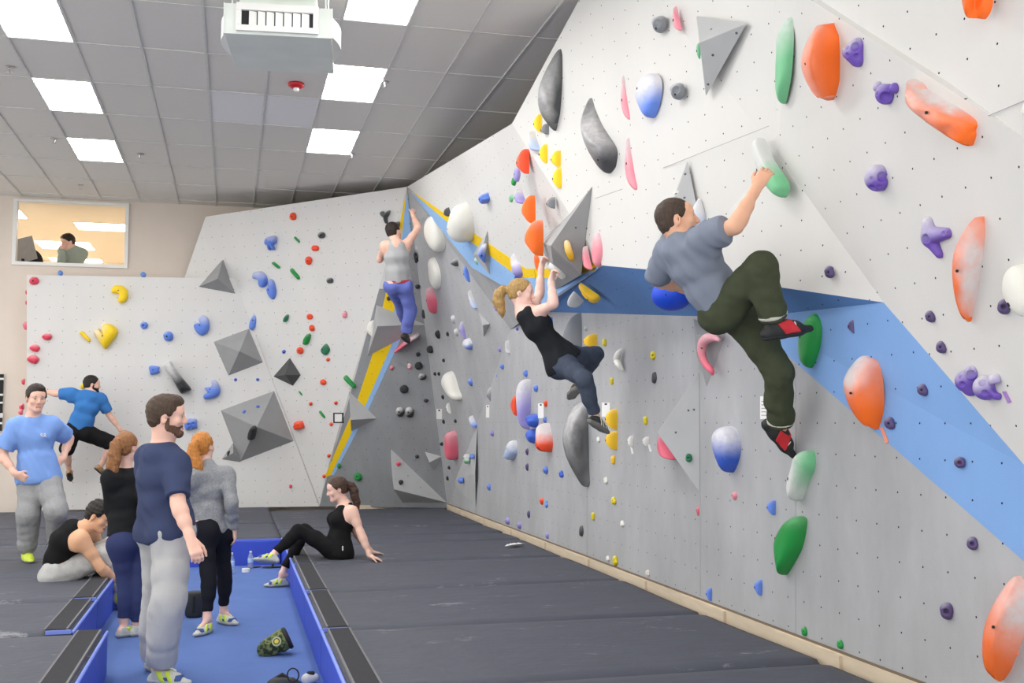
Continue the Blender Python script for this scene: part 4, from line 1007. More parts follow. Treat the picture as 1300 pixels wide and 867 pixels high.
# --- grey corner facets 3 and 4
G = 'black footholds on the grey corner'
K3 = [((491, 376, 497, 382), '3', 'black knob on the yellow stripe'), ((528, 447, 534, 453), '3', 'small black knob right above the pink grip'), ((526, 459, 537, 470), '3', 'black knob right of the pink grip'),
 ((531, 473, 542, 483), '3', 'chalky black hold under the black knob'), ((507, 488, 519, 500), '3', 'large black knob in the middle of the grey corner'), ((502, 516, 514, 530), '3', 'chalked black hold, left of a pair'), ((514, 516, 526, 531), '3', 'chalked black hold, right of a pair'),
 ((538, 506, 544, 511), '3', 'small black hold between the pair and the white blob'), ((550, 472, 554, 477), '4', 'tiny black jib, left of two side by side'), ((555, 472, 559, 477), '4', 'tiny black jib, right of two side by side'),
 ((561, 455, 565, 460), '4', 'tiny black jib above the two side by side'), ((560, 501, 564, 507), '4', 'tiny black jib at the lower left of the white blob'), ((561, 532, 565, 538), '4', 'tiny black jib beside the small white tag'),
 ((576, 532, 580, 537), '4', 'tiny black jib under the white blob'), ((569, 547, 573, 552), '4', 'tiny black jib above the dark pink hold'), ((558, 561, 563, 566), '4', 'tiny black jib left of the dark pink hold'),
 ((568, 591, 572, 596), '4', 'tiny black jib below the dark pink hold'), ((566, 604, 570, 610), '4', 'lowest black jib near the floor of the corner'), ((527, 577, 532, 582), '3', 'small black jib left of the smallest volume'),
 ((535, 391, 544, 405), '3', 'black hold above the ledge, under the pink hold'), ((552, 419, 559, 430), '4', 'black pointed hold right of the ledge volume'), ((566, 421, 570, 427), '4', 'tiny black hold right of the black pointed hold'),
 ((541, 438, 553, 449), '4', 'black knobbly hold right of the climber\'s foot'), ((527, 361, 534, 367), '3', 'small black hold at the far climber\'s thigh')]
for b, f, l in K3: hold('knob' if (b[2] - b[0]) > 8 else 'foot', b, f, 'black', l, .45 if 'chalk' in l else .06, group=G)
hold('foot', (506, 609, 512, 616), plane(*[vol['wedge'][1][i] for i in (0, 1, 4)]), 'black', 'black jib on the face of the long wedge volume', 0, group=G)
hold('foot', (503, 586, 509, 592), plane(*[vol['wedge'][1][i] for i in (0, 1, 4)]), 'red', 'red jib on the face of the long wedge volume', .2)
hold('cloud', (525, 310, 540, 334), '3', 'black', 'black and white knobbly hold right of the far climber\'s back', .4, (1, 1), group=G)
hold('egg', (538, 272, 566, 320), '4', 'cream', 'white egg shaped sloper right of the far climber', .2, sn=.35, bolt=False, group='white slopers on the corner')
hold('leaf', (543, 326, 560, 367), '4', 'cream', 'slim white sloper below the white egg', .2, sn=.3, bolt=False, group='white slopers on the corner')
hold('half', (567, 256, 602, 308), '6', 'cream', 'large white fin sloper over the sky blue stripe', .2, sn=.35, group='white slopers on the corner', out=[(567, 285), (578, 270), (596, 256), (602, 268), (600, 288), (592, 304), (585, 308), (574, 303)])
hold(None, (560, 471, 587, 509), '4', 'cream', 'white blob sloper low on the grey corner', .2, sn=.35, ridge=((-.1, .2), (.1, -.1)), out=[(560, 488), (566, 476), (575, 471), (581, 478), (584, 495), (587, 505), (581, 509), (568, 500)], group='white slopers on the corner')
hold('half', (465, 406, 477, 430), '2', 'cream', 'white hold sticking out left of the ledge volume', .2, bolt=False, group='white slopers on the corner')
hold('leaf', (540, 363, 555, 398), '4', 'pink', 'pink faceted hold below the slim white sloper', .3, e=1., group='pink holds on the grey corner')
hold('foot', (524, 262, 532, 279), '3', 'pink', 'pink hold in the raised hand of the far climber', .1, group='pink holds on the grey corner')
hold('stick', (500, 423, 533, 448), '3', 'pink', 'pink and white striped grip under the far climber\'s foot', .35, bolt=False, group='pink holds on the grey corner')
hold('barv', (564, 546, 582, 584), '4', 'pink', 'dark pink ribbed hold low in the corner', .15, (1, 1), group='pink holds on the grey corner')
hold('foot', (495, 464, 500, 470), '3', 'pink', 'tiny pink hold on the sky blue stripe', .2, group='pink holds on the grey corner')
hold('donut', (517, 461, 523, 469), '3', 'rose', 'small pale pink ring hold by the black knob', .5, group='pink holds on the grey corner')
hold('half', (563, 263, 573, 275), '6', 'dark', 'dark grey hold on the upper yellow stripe', .1, bolt=False)
hold('half', (572, 328, 582, 338), '4', 'dark', 'dark grey half round hold below the white fin', .35)
G = 'blue holds on the corner wall'
B4 = [((588, 336, 597, 358), '4', 'half', 'blue', 'blue half moon hold left of the spike volume', .15), ((594, 368, 606, 392), '4', 'shard', 'paleblue', 'chalked white and blue hold under the blue half moon', .6),
 ((583, 408, 592, 430), '4', 'half', 'lilac', 'lilac half hold left of the kite volume', .3), ((587, 429, 600, 444), '4', 'fish', 'blue', 'blue lipped hold just under the lilac half hold', .6), ((626, 383, 634, 396), '4', 'shard', 'lilac', 'lilac hold left of the blonde ponytail', .2),
 ((594, 480, 600, 490), '4', 'foot', 'blue', 'small blue foothold right of the white blob', .2), ((618, 492, 628, 511), '4', 'half', 'grey', 'grey and blue pointed hold on the corner edge', .3), ((595, 527, 607, 542), '4', 'shard', 'blue', 'chalky blue hold above the pale edged plate', .6),
 ((641, 432, 648, 449), '5', 'shard', 'palegrey', 'pale grey pointed hold on the corner edge', .3), ((655, 416, 658, 420), '5', 'foot', 'deep', 'tiny blue jib left of the woman\'s waist', 0), ((632, 440, 636, 447), '4', 'foot', 'lilac', 'tiny lilac jib left of the pale grey hold', .1),
 ((635, 462, 640, 469), '5', 'foot', 'blue', 'tiny blue jib on the corner edge, upper', .1), ((630, 474, 634, 482), '4', 'foot', 'blue', 'tiny blue jib on the corner edge, lower', .1)]
for b, f, k, c, l, ch in B4: hold(k, b, f, c, l, ch, group=G)
hold('chip', (596, 576, 602, 583), '5', 'blue', 'small blue hold on the pale edged plate', 0, group=G, off=.05)
hold('square', (588, 576, 596, 589), '5', 'mint', 'pale green and white hold on the edge of the corner plate', .6, off=.05)
hold('knob', (581, 606, 588, 614), '5', 'blue', 'blue knob low on the corner plate', 0, group=G, off=.05)
hold('square', (607, 244, 622, 259), '6', 'blue', 'blue ribbed hold high on the white wall above the stripes', .2, group=G)
hold('half', (607, 309, 618, 334), plane(*[vol['spike'][1][i] for i in (0, 1, 3)]), 'blue', 'blue pocket hold on the spike volume', .3, group=G)
hold('foot', (602, 327, 609, 337), plane(*[vol['spike'][1][i] for i in (1, 2, 3)]), 'mint', 'pale green hold at the foot of the spike volume', .4)
hold('plume', (648, 319, 669, 352), 'b', 'lilac', 'lilac feather shaped hold above the blonde climber\'s head', .5, (0, 1))
hold('bite', (653, 344, 668, 358), 'b', 'deep', 'blue hold directly above the blonde hair', .1, group=G)
# --- upper white wall, facets 6 and 7
G = 'yellow holds below the dark sloper'
for b, l in [((677, 145, 688, 168), 'yellow hold under the highest dark sloper'), ((684, 183, 695, 207), 'yellow hold, leftmost of the lower three'), ((699, 191, 712, 212), 'yellow hold, upper right of the lower three'), ((701, 213, 713, 239), 'yellow hold, lowest of the yellow cluster')]:
    hold('half', b, '7', 'yellow', l, .08, group=G)
hold('half', (686, 157, 697, 171), '7', 'grey', 'small grey hold beside the topmost yellow hold', .1, group='small grey holds on the white wall')
hold('half', (693, 250, 705, 265), '7', 'grey', 'small grey hold left of the big grey volume', .1, group='small grey holds on the white wall')
blobhold([(839, 31, 10.5), (833, 28, 6)], [(833, 29, 6)], '7', 'grey', 'grey scooped hold at the top of the white wall', 'grey scooped holds', .3, bolt=(833, 36, 1.4))
blobhold([(862, 116, 10.5), (855, 112, 5)], [(857, 114, 6)], '7', 'grey', 'grey scooped hold right of the pale blue sloper', 'grey scooped holds', .3, bolt=(857, 120, 1.4))
hold('shard', (670, 166, 686, 192), '7', 'paleblue', 'faint pale blue hold between the yellow holds', .5, bolt=False)
hold('half', (655, 189, 672, 221), '7', 'scarlet', 'bright orange ribbed hold under the pale blue hold', .06, group='orange holds left of the big volume')
hold('half', (662, 248, 680, 284), '7', 'orange', 'smooth orange hold, middle of the orange row', .05, sn=.7, group='orange holds left of the big volume', bolt=False)
hold('half', (666, 279, 690, 325), '7', 'orange', 'largest smooth orange hold left of the big volume', .15, sn=.7, group='orange holds left of the big volume', bolt=False)
hold('half', (678, 321, 690, 351), 'b', 'orange', 'lowest orange hold behind the blonde climber\'s arm', .1, group='orange holds left of the big volume', bolt=False)
hold('leaf', (652, 212, 661, 231), '7', 'lilac', 'small lilac hold under the orange ribbed hold', .2)
hold('leaf', (649, 225, 656, 236), '7', 'green', 'small green hold beside the small lilac hold', .1, group='small green holds on the white wall')
hold('leaf', (646, 247, 652, 257), '7', 'mint', 'small pale green hold left of the blue and lilac hold', .2, group='small green holds on the white wall')
hold('shard', (653, 240, 669, 259), '7', 'lilac', 'blue and lilac hold just above the middle orange hold', .4)
BV = vol['big'][1]
hold('foot', (706, 273, 712, 280), plane(BV[0], BV[3], BV[4]), 'yellow', 'small faded yellow hold on the light face of the big volume', .4)
BD = plane(BV[0], BV[1], BV[4])
tubehold([(719, 306, .01, 2.5), (720, 310, .03, 4.2), (722, 318, .05, 4.6), (725, 326, .03, 4.), (727, 330, .01, 2.)], BD, 'gold', 'yellow banana shaped hold on the big grey volume', group='holds on the big grey volume')
BL = plane(BV[1], BV[2], BV[4])
hold('leaf', (697, 333, 718, 355), BL, 'cream', 'pale grey hold gripped by the blonde climber', .3, sn=.5, group='holds on the big grey volume')
hold('shard', (739, 312, 752, 343), '7', 'rose', 'pink wing hold, left of two beside the big volume', .3, bolt=False, group='pink blade holds')
hold('leaf', (751, 295, 765, 339), '7', 'rose', 'pink wing hold, right of two beside the big volume', .3, bolt=False, group='pink blade holds')
hold('shard', (854, 8, 866, 39), '7', 'rose', 'pink blade hold at the top beside a grey hold', .2, group='pink blade holds')
hold('shard', (788, 96, 800, 152), '7', 'rose', 'thin pink blade hold left of the pale blue sloper', .35, sn=.2, group='pink blade holds')
hold('shard', (793, 175, 809, 241), '7', 'rose', 'long pink blade hold right of the dark sloper', .35, sn=.2, group='pink blade holds')
hold(None, (806, 93, 841, 150), '7', 'blue', 'pale blue sloper high on the white wall', .5, (0, 1), sn=.28, ridge=((.0, .25), (.1, -.3)), e=.6, bolt=(-.2, .22), out=[(806, 115), (810, 102), (822, 94), (834, 98), (840, 112), (838, 128), (831, 146), (823, 150), (813, 135)])
hold('leaf', (984, 22, 1008, 132), 'n', 'mint', 'tall thin green leaf hold at the top of the white wall', .3, sn=.18, group='green leaf holds', out=[(1005, 22), (1007, 50), (1003, 85), (998, 110), (989, 132), (985, 118), (984, 96), (990, 60)], bolt=(-.2, .05))
hold('foot', (884, 54, 890, 75), '7', 'mint', 'pale green sliver behind the grey triangular volume', .2, group='green leaf holds')
hold(None, (954, 175, 1003, 251), '7', 'mint', 'pale green chalked hold in the climbing man\'s hand', .55, (-.4, 1), sn=.3, ridge=((-.2, .3), (.3, -.35)), group='green leaf holds', out=[(954, 186), (960, 175), (968, 180), (980, 205), (1002, 236), (1000, 248), (993, 251), (975, 236), (962, 217)], bolt=(-.25, .0))
m_ = 'dark macro slopers'
sculpt('7', 'dark', 'highest dark grey macro sloper at the wall edge', [(711, 57, .01, .1), (714, 70, 0, 0), (714, 110, 0, 0), (711, 145, 0, 0), (705, 167, .02, 0), (702, 166, .05, .05), (690, 152, .15, .2), (683, 140, .20, .3), (681, 122, .21, .3), (685, 103, .18, .3), (697, 80, .09, .2)], [(711, 60, .03, .1), (704, 92, .16, .3), (698, 118, .22, .5), (694, 140, .19, .5), (703, 165, .05, .05)], [(690, 118, .22, .75), (708, 115, .10, 0), (706, 140, .09, 0)], m_, rough=.4)
sculpt('7', 'dark', 'dark grey macro sloper with a chalked upper face', [(750, 121, .01, .3), (755, 136, 0, .3), (765, 162, 0, .3), (784, 186, .0, .2), (785, 197, 0, 0), (782, 212, 0, 0), (771, 223, .03, 0), (762, 215, .07, 0), (757, 210, .08, .05), (742, 186, .15, .3), (736, 165, .16, .5), (737, 148, .12, .35), (745, 129, .05, .25)], [(737, 160, .17, .6), (745, 177, .185, .5), (760, 187, .17, .35), (783, 188, .02, .15)], [(750, 158, .10, .75), (764, 176, .09, .6), (768, 206, .10, 0), (754, 197, .15, .2)], m_, (759, 203, .16), rough=.4)
hold(None, (714, 397, 739, 442), '5', 'grey', 'grey shark fin macro above the blonde climber\'s thigh', .1, sn=1.2, ridge=((-.1, -.3), (-.15, -.42)), e=1.1, group=m_, bolt=False, sharp=True, out=[(735, 397), (738, 415), (739, 442), (714, 442), (722, 418)])
sculpt('5', 'dark', 'large dark grey crescent macro below the blonde climber', [(746, 511, 0, .1), (747, 540, 0, 0), (748, 590, 0, 0), (749, 614, 0, .1), (745, 619, .03, .1), (738, 617, .06, .05), (733, 608, .09, .05), (722, 590, .17, .1), (714, 570, .22, .3), (713, 552, .22, .5), (717, 533, .19, .6), (727, 516, .11, .6), (737, 509, .03, .4)], [(744, 513, .03, .5), (731, 527, .16, .7), (724, 550, .21, .5), (727, 580, .17, .2), (737, 607, .08, .05)], [(740, 545, .05, .15), (741, 580, .03, .05)], m_, rough=.4)
MV = vol['man'][1]
hold('leaf', (873, 252, 896, 302), plane(MV[0], MV[1], MV[3]), 'paleblue', 'pale lilac hold on the volume behind the climbing man', .5, bolt=False)
hold('donut', (855, 241, 864, 251), plane(MV[0], MV[2], MV[3]), 'white', 'white ring hold above the climbing man\'s head', 0)
# --- blue underside
hold('half', (720, 370, 742, 390), 'u', 'palegrey', 'pale grey fin hold under the blue ledge', .3, group='holds under the blue ledge')
hold(None, (735, 359, 762, 385), 'u', 'gold', 'yellow twin horned hold under the blue ledge', .08, sn=.4, ridge=((-.2, -.2), (.2, -.1)), group='holds under the blue ledge', bolt=(-.2, -.15), out=[(735, 365), (740, 370), (746, 373), (744, 360), (750, 362), (757, 372), (762, 381), (748, 385), (740, 381)])
c_ = onx(853, 374, 3.16); r_ = depth(c_) / F
B = MB(); B.lathe([(.15 * math.sin(t), -.15 * math.cos(t)) for t in np.linspace(.12, math.pi - .12, 14)], 26, Matrix.Translation(c_) @ Matrix(((1., 0, 0, 0), (0, 1.15, 0, 0), (0, 0, .82, 0), (0, 0, 0, 1))))
rb = B.build('climbing_hold', mat_hold('resin_royal', COL['royal']), smooth=True, loc=None); tag(rb, 'large royal blue round hold behind the climbing man\'s elbow', 'climbing hold', 'holds under the blue ledge')
bolt_at(rb, c_ + unit(CAM - c_) * .148 - RIGHT * .04, unit(CAM - c_), .01)

G = 'purple pocketed holds'
blobhold([(1086, 66, 14), (1089, 58, 10), (1089, 75, 10), (1078, 66, 9)], [(1085, 59, 5.5), (1076, 60, 2.4), (1075, 70, 3.2), (1087, 71, 3), (1089, 50, 2)], '8', 'purple', 'purple pocketed hold right of the big orange hold', G, .25)
blobhold([(1125, 119, 13.5), (1115, 110, 7), (1136, 112, 7)], [(1126, 100, 8), (1124, 124, 7.5), (1113, 119, 2.5)], '8', 'purple', 'purple saddle hold left of the chalked orange rail', G, .3)
blobhold([(1115, 226, 17)], [(1121, 224, 7), (1131, 226, 6), (1106, 227, 3), (1107, 239, 5), (1117, 237, 2.6)], '8', 'purple', 'purple bitten ball hold alone on the white wall', G, .35)
blobhold([(1179, 283, 8, 1182, 302, 12), (1182, 299, 12, 1203, 296, 7), (1183, 305, 10, 1193, 322, 6)], [(1175, 303, 6), (1186, 298, 5), (1197, 296, 3), (1205, 295, 2.4), (1200, 318, 9)], '8', 'purple', 'purple hooked hold left of the tall orange rail', G, .35)
blobhold([(1227, 484, 14), (1234, 473, 9), (1232, 494, 9)], [(1232, 476, 6.5), (1219, 478, 2.4), (1221, 488, 3.8), (1233, 467, 2.4)], '8', 'purple', 'purple pocketed hold, left of the touching pair', G, .25)
blobhold([(1252, 492, 16), (1264, 482, 9), (1266, 501, 7)], [(1247, 485, 5), (1267, 491, 8.5), (1250, 499, 4)], '8', 'purple', 'purple bitten hold, right of the touching pair', G, .35)
G = 'small plum footholds on the right wall'
for b, f, k, l in [((1046, 337, 1061, 354), '7', 'chip', 'plum foothold under the white wall, above the blue ledge tip'), ((1076, 404, 1089, 424), '5', 'half', 'plum foothold at the top of the blue band'), ((1174, 394, 1189, 410), '8', 'chip', 'upper plum foothold left of the tall orange rail\'s foot'),
 ((1188, 432, 1203, 449), '8', 'chip', 'plum foothold above the touching purple pair'), ((1266, 378, 1285, 400), '8', 'donut', 'plum ring foothold beside the white hold at the right edge'), ((1164, 487, 1180, 503), '5', 'chip', 'plum foothold in the middle of the blue band'),
 ((1122, 529, 1138, 546), '5', 'chip', 'plum foothold right of the orange teardrop'), ((1211, 579, 1228, 595), '5', 'donut', 'plum ring foothold low in the blue band'), ((1227, 680, 1244, 699), '5', 'donut', 'plum ring foothold on grey just under the blue band'), ((1193, 764, 1213, 788), '5', 'donut', 'lowest plum ring foothold left of the lower orange hold')]:
    hold(k, b, f, 'plum', l, .12, group=G)
G = 'big orange holds on the right wall'
sculpt('8', 'orange', 'big glossy orange hold at the top beside a purple hold', [(1037, 30, .13, .5), (1041, 33, .13, .4), (1048, 31, .12, .1), (1058, 33, .04, 0), (1065, 45, 0, 0), (1067, 72, 0, 0), (1066, 102, 0, 0), (1061, 122, .01, 0), (1054, 129, .05, 0), (1046, 127, .11, .1), (1041, 124, .12, .3), (1036, 126, .13, .35), (1022, 105, .15, .4), (1015, 85, .16, .45), (1016, 70, .16, .5), (1022, 55, .15, .5), (1030, 41, .14, .5)], [(1046, 33, .13, .1), (1033, 54, .185, .12), (1027, 76, .20, .12), (1032, 98, .19, .1), (1044, 125, .12, .1)], [(1050, 60, .11, 0), (1050, 92, .11, 0), (1054, 116, .06, 0)], G, (1023, 81, .172), rough=.3)
sculpt('8', 'orange', 'long orange rail with a chalked upper edge', [(1151, 99, .06, .9), (1160, 103, .02, 1), (1180, 115, 0, 1), (1210, 132, 0, .95), (1235, 148, .0, .3), (1241, 154, .01, .1), (1241, 160, .04, 0), (1238, 165, .05, 0), (1240, 171, .05, 0), (1236, 183, .06, 0), (1230, 187, .07, 0), (1218, 183, .08, 0), (1195, 170, .10, .15), (1165, 148, .12, .35), (1150, 135, .13, .45), (1147, 125, .13, .5), (1149, 110, .11, .6)], [(1153, 109, .10, .6), (1166, 128, .115, .5), (1185, 140, .11, .3), (1215, 151, .09, .1), (1238, 160, .05, 0)], [(1180, 127, .05, 1), (1208, 143, .045, .85), (1165, 138, .15, .35), (1195, 158, .14, .1), (1222, 172, .11, 0)], G, (1176, 143, .13))
sculpt('9', 'orange', 'orange hold cut by the top edge of the photo', [(1219, -16, .12, .1), (1238, -20, .06, 0), (1261, -16, 0, 0), (1261, 4, 0, 0), (1257, 19, .01, 0), (1249, 25, .03, 0), (1243, 24, .05, 0), (1237, 20, .05, 0), (1231, 24, .08, 0), (1225, 22, .10, 0), (1220, 4, .12, .1)], [(1238, -16, .05, 0), (1237, 0, .05, 0), (1237, 16, .05, 0)], [(1228, 4, .13, 0), (1249, 4, .08, 0), (1228, -10, .13, 0), (1250, -10, .08, 0)], G)
sculpt('8', 'orange', 'tall orange rail with a broad chalked face', [(1238, 273, .09, .35), (1243, 278, .07, .3), (1249, 276, .02, .1), (1251, 292, 0, .3), (1248, 330, 0, .8), (1242, 370, 0, .85), (1235, 400, 0, .7), (1230, 411, .03, .1), (1226, 406, .05, 0), (1220, 405, .07, 0), (1211, 380, .09, .05), (1207, 345, .11, .1), (1209, 318, .11, .35), (1222, 293, .10, .45)], [(1240, 279, .09, .4), (1228, 312, .13, .7), (1223, 345, .135, .75), (1224, 378, .12, .6), (1229, 408, .05, .1)], [(1238, 320, .06, .95), (1235, 360, .06, .95), (1216, 330, .12, .35), (1214, 365, .11, .05)], G, (1215, 344, .12))
sculpt('5', 'orange', 'orange teardrop hold with a chalked top on the blue band', [(1096, 448, .04, 1), (1103, 455, .03, .7), (1110, 455, .02, .3), (1118, 462, 0, .25), (1123, 490, 0, .15), (1123, 520, 0, 0), (1117, 542, .0, 0), (1111, 547, .03, 0), (1103, 541, .06, 0), (1096, 541, .07, 0), (1084, 528, .10, 0), (1074, 510, .13, .1), (1069, 490, .15, .6), (1070, 480, .14, .95), (1080, 462, .10, 1)], [(1103, 456, .06, .6), (1091, 482, .15, .45), (1083, 505, .16, .05), (1095, 535, .09, 0)], [(1079, 480, .15, 1), (1106, 490, .09, .1), (1105, 520, .08, 0)], G, (1080, 499, .165), rough=.3, crease=.4)
sculpt('5', 'orange', 'orange rail at the lower right corner of the photo', [(1289, 727, .06, .5), (1297, 735, .02, .6), (1306, 750, 0, .9), (1306, 790, 0, .8), (1296, 820, 0, .35), (1284, 850, 0, .05), (1270, 866, .03, 0), (1262, 862, .06, 0), (1257, 858, .07, 0), (1247, 848, .09, 0), (1245, 815, .12, .05), (1250, 785, .12, .2), (1268, 752, .09, .5)], [(1289, 732, .08, .6), (1275, 768, .13, .5), (1263, 798, .14, .25), (1260, 830, .13, .05), (1266, 864, .06, 0)], [(1292, 775, .06, 1), (1282, 810, .06, .4), (1254, 815, .13, .05)], G, (1261, 796, .15))
hold('egg', (1272, 335, 1316, 402), '8', 'cream', 'white rounded hold at the right edge of the photo', .1, sn=.5, bolt=(-.15, -.2))
hold('half', (1296, 115, 1330, 155), '9', 'cream', 'sliver of a white hold at the upper right edge', .1, bolt=False)
# --- grey wall, facet 5
G = 'green leaf holds'
hold(None, (1013, 398, 1046, 467), '5', 'green', 'green leaf hold under the climbing man\'s raised foot', .18, (-1, -.2), sn=.3, ridge=((.0, .2), (-.1, -.25)), group=G, bolt=(-.2, .1), out=[(1035, 399), (1043, 405), (1045, 420), (1040, 440), (1031, 460), (1025, 466), (1016, 455), (1014, 430), (1020, 412)])
hold(None, (998, 571, 1036, 636), '5', 'mint', 'chalked green hold under the climbing man\'s lower foot', .6, (-.3, .1), sn=.5, ridge=((.1, .3), (-.2, -.3)), group=G, bolt=(-.2, -.05), out=[(1028, 571), (1034, 578), (1033, 592), (1018, 615), (1005, 634), (999, 620), (1000, 605), (1012, 590)])
hold(None, (982, 655, 1025, 730), '5', 'green', 'plain green fin hold low on the grey wall', .08, (0, 1), sn=.3, ridge=((.15, .25), (-.1, -.25)), group=G, bolt=(-.38, .1), out=[(1012, 656), (1022, 655), (1025, 662), (1018, 690), (1005, 712), (992, 729), (988, 726), (983, 695), (984, 684), (996, 668)])
hold('tear', (903, 541, 941, 600), '5', 'deep', 'blue teardrop sloper with a chalked top on the grey wall', .42, (.1, 1), sn=.5, bolt=False)
hold('half', (973, 635, 985, 654), '5', 'blue', 'blue foothold left above the plain green fin', .1, group='small blue footholds on the grey wall')
hold('half', (896, 746, 904, 763), '5', 'blue', 'blue foothold by the floor, left of two', .1, group='small blue footholds on the grey wall')
hold('half', (957, 736, 968, 756), '5', 'blue', 'blue foothold by the floor, right of two', .1, group='small blue footholds on the grey wall')
hold('foot', (929, 624, 936, 635), '5', 'rose', 'pink jib under the blue teardrop sloper', .2, group='pink jibs')
hold('foot', (884, 643, 888, 655), '5', 'pink', 'pink jib below the light grey wedge volume', .1, group='pink jibs')
BLD = vol['blade'][1]
hold('donut', (870, 575, 879, 587), plane(BLD[0], BLD[1], BLD[3]), 'teal', 'dark green round foothold on the light grey wedge', 0)
hold('shard', (834, 551, 858, 584), '5', 'pink', 'pink sliver hold under the edge of the light grey wedge', .2, bolt=False, off=.06)
hold('chip', (1017, 795, 1026, 808), '5', 'green', 'green jib by the floor, left of two', .1, group='green jibs by the floor')
hold('chip', (1062, 811, 1072, 824), '5', 'green', 'green jib by the floor, right of two', .1, group='green jibs by the floor')
HV = vol['hip'][1]
tubehold([(914, 432, .08, 2.), (903, 428, .09, 6), (893, 434, .10, 6.5), (891, 448, .10, 5.5), (896, 462, .09, 4.5), (903, 470, .08, 4), (905, 476, .07, 1.5)], '5', 'pink', 'pink curled hold below the climbing man\'s hip', bolt=9)
G = 'yellow holds on the grey wall'
for b, k, c, l in [((740, 424, 758, 442), 'half', 'gold', 'yellow hold behind the blonde climber\'s knee'), ((764, 429, 772, 440), 'knob', 'lemon', 'small lime yellow hold right of the knee hold'), ((825, 445, 834, 457), 'donut', 'lemon', 'lime yellow ring hold above the dark grey chip'),
 ((774, 479, 780, 489), 'knob', 'lemon', 'small yellow hold left below the white crescent'), ((816, 528, 824, 540), 'knob', 'lemon', 'yellow jib left of the light grey wedge'), ((768, 519, 784, 545), 'half', 'gold', 'yellow half hold under the blonde climber\'s shoe'),
 ((768, 547, 784, 571), 'half', 'gold', 'lower yellow half hold beneath the shoe'), ((775, 578, 783, 590), 'knob', 'gold', 'yellow jib under the yellow half holds'), ((775, 630, 784, 641), 'chip', 'lemon', 'yellow jib right of the crescent macro\'s foot'),
 ((750, 650, 757, 661), 'knob', 'lemon', 'yellow jib left of the small white jib'), ((777, 705, 786, 719), 'chip', 'lemon', 'lowest yellow jib by the plywood kick board')]:
    hold(k, b, '5', c, l, .1, group=G)
G = 'white holds on the grey wall'
for b, k, l, c in [((757, 554, 763, 562), 'chip', 'tiny white jib left of the lower yellow half hold', 'white'), ((796, 553, 804, 568), 'half', 'white hold with a tape tail, left of two', 'white'),
 ((815, 554, 824, 567), 'half', 'white hold with a tape tail, right of two', 'white'), ((766, 605, 773, 615), 'chip', 'white jib right of the crescent macro', 'white'), ((787, 660, 794, 669), 'chip', 'white jib right of a yellow jib', 'white'),
 ((769, 705, 775, 713), 'chip', 'white jib touching the lowest yellow jib', 'white'), ((819, 723, 827, 732), 'donut', 'white ring jib near the kick board', 'white'), ((741, 414, 746, 420), 'foot', 'small pale jib left of the yellow knee hold', 'palegrey')]:
    hold(k, b, '5', c, l, .2, group=G)
tubehold([(790, 443, .03, 1.5), (785, 449, .05, 4), (783, 457, .05, 4.5), (786, 464, .05, 3.8), (791, 470, .02, 1.5)], '5', 'cream', 'white crescent hold right of the blonde climber', group='white holds on the grey wall')
hold('leaf', (827, 472, 834, 487), '5', 'dark', 'dark grey chip hold under the lime yellow ring', 0, bolt=False, group='dark grey chips')
hold('leaf', (735, 667, 741, 681), '5', 'dark', 'dark grey chip hold above the kick board', .1, bolt=False, group='dark grey chips')
hold('half', (648, 501, 659, 528), '5', 'scarlet', 'orange red round hold left of the scaly lilac hold', .1, bolt=False)
hold(None, (655, 481, 674, 545), '5', 'lilac', 'tall scaly lilac hold on the grey wall', .5, (-.4, 1), sn=.5, ridge=((.1, .3), (.2, -.2)), bolt=False, out=[(673, 481), (674, 510), (672, 530), (670, 545), (661, 528), (656, 508), (661, 492)])
G = 'blue holds on the grey wall'
for b, k, c, l, ch in [((667, 525, 684, 543), 'fish', 'deep', 'blue scooped hold, upper of two by the orange lobes', .1), ((667, 544, 682, 563), 'fish', 'deep', 'blue scooped hold, lower of two by the orange lobes', .1), ((689, 529, 694, 537), 'foot', 'blue', 'tiny blue jib above the orange lobes', 0),
 ((639, 559, 657, 584), 'gills', 'paleblue', 'pale blue ribbed fan hold on the grey wall', .4), ((622, 546, 627, 554), 'foot', 'lilac', 'tiny lilac jib left of the ribbed fan hold', .1), ((618, 614, 623, 623), 'foot', 'blue', 'tiny blue jib right of the corner plate', .1),
 ((664, 470, 670, 479), 'foot', 'blue', 'tiny blue jib above the scaly lilac hold', .1), ((677, 488, 683, 498), 'foot', 'blue', 'tiny blue jib right of the scaly hold\'s top', .2), ((695, 403, 702, 416), 'foot', 'blue', 'small blue hold at the blonde climber\'s back', .1),
 ((667, 569, 671, 578), 'foot', 'plum', 'tiny purple jib, upper of a stacked two', .1), ((667, 588, 671, 598), 'foot', 'plum', 'tiny purple jib, lower of a stacked two', .1), ((689, 592, 696, 602), 'foot', 'blue', 'blue jib below the orange lobes', .1),
 ((709, 597, 717, 607), 'chip', 'deep', 'blue chip left of the crescent macro\'s foot', .1), ((691, 635, 697, 645), 'chip', 'sky', 'bright blue jib touching a red jib', 0), ((669, 648, 673, 658), 'foot', 'plum', 'tiny purple jib above the floor', .1),
 ((641, 657, 647, 666), 'foot', 'lilac', 'tiny lilac jib by the floor, left', .1), ((656, 663, 662, 672), 'foot', 'lilac', 'tiny lilac jib by the floor, right', .1), ((692, 676, 697, 684), 'foot', 'lilac', 'lilac jib just above the kick board', .1)]:
    hold(k, b, '5', c, l, ch, group=G)
hold('lobes', (679, 537, 702, 574), '5', 'scarlet', 'orange and white lobed hold beside the blue scoops', .5, (0, .8))
hold('foot', (690, 508, 695, 517), '5', 'scarlet', 'tiny red jib beside a white tag', .1, group='tiny red jibs on the grey wall')
hold('foot', (685, 632, 690, 641), '5', 'scarlet', 'tiny red jib touching a bright blue jib', .1, group='tiny red jibs on the grey wall')
G = 'small chalked jibs in the corner'
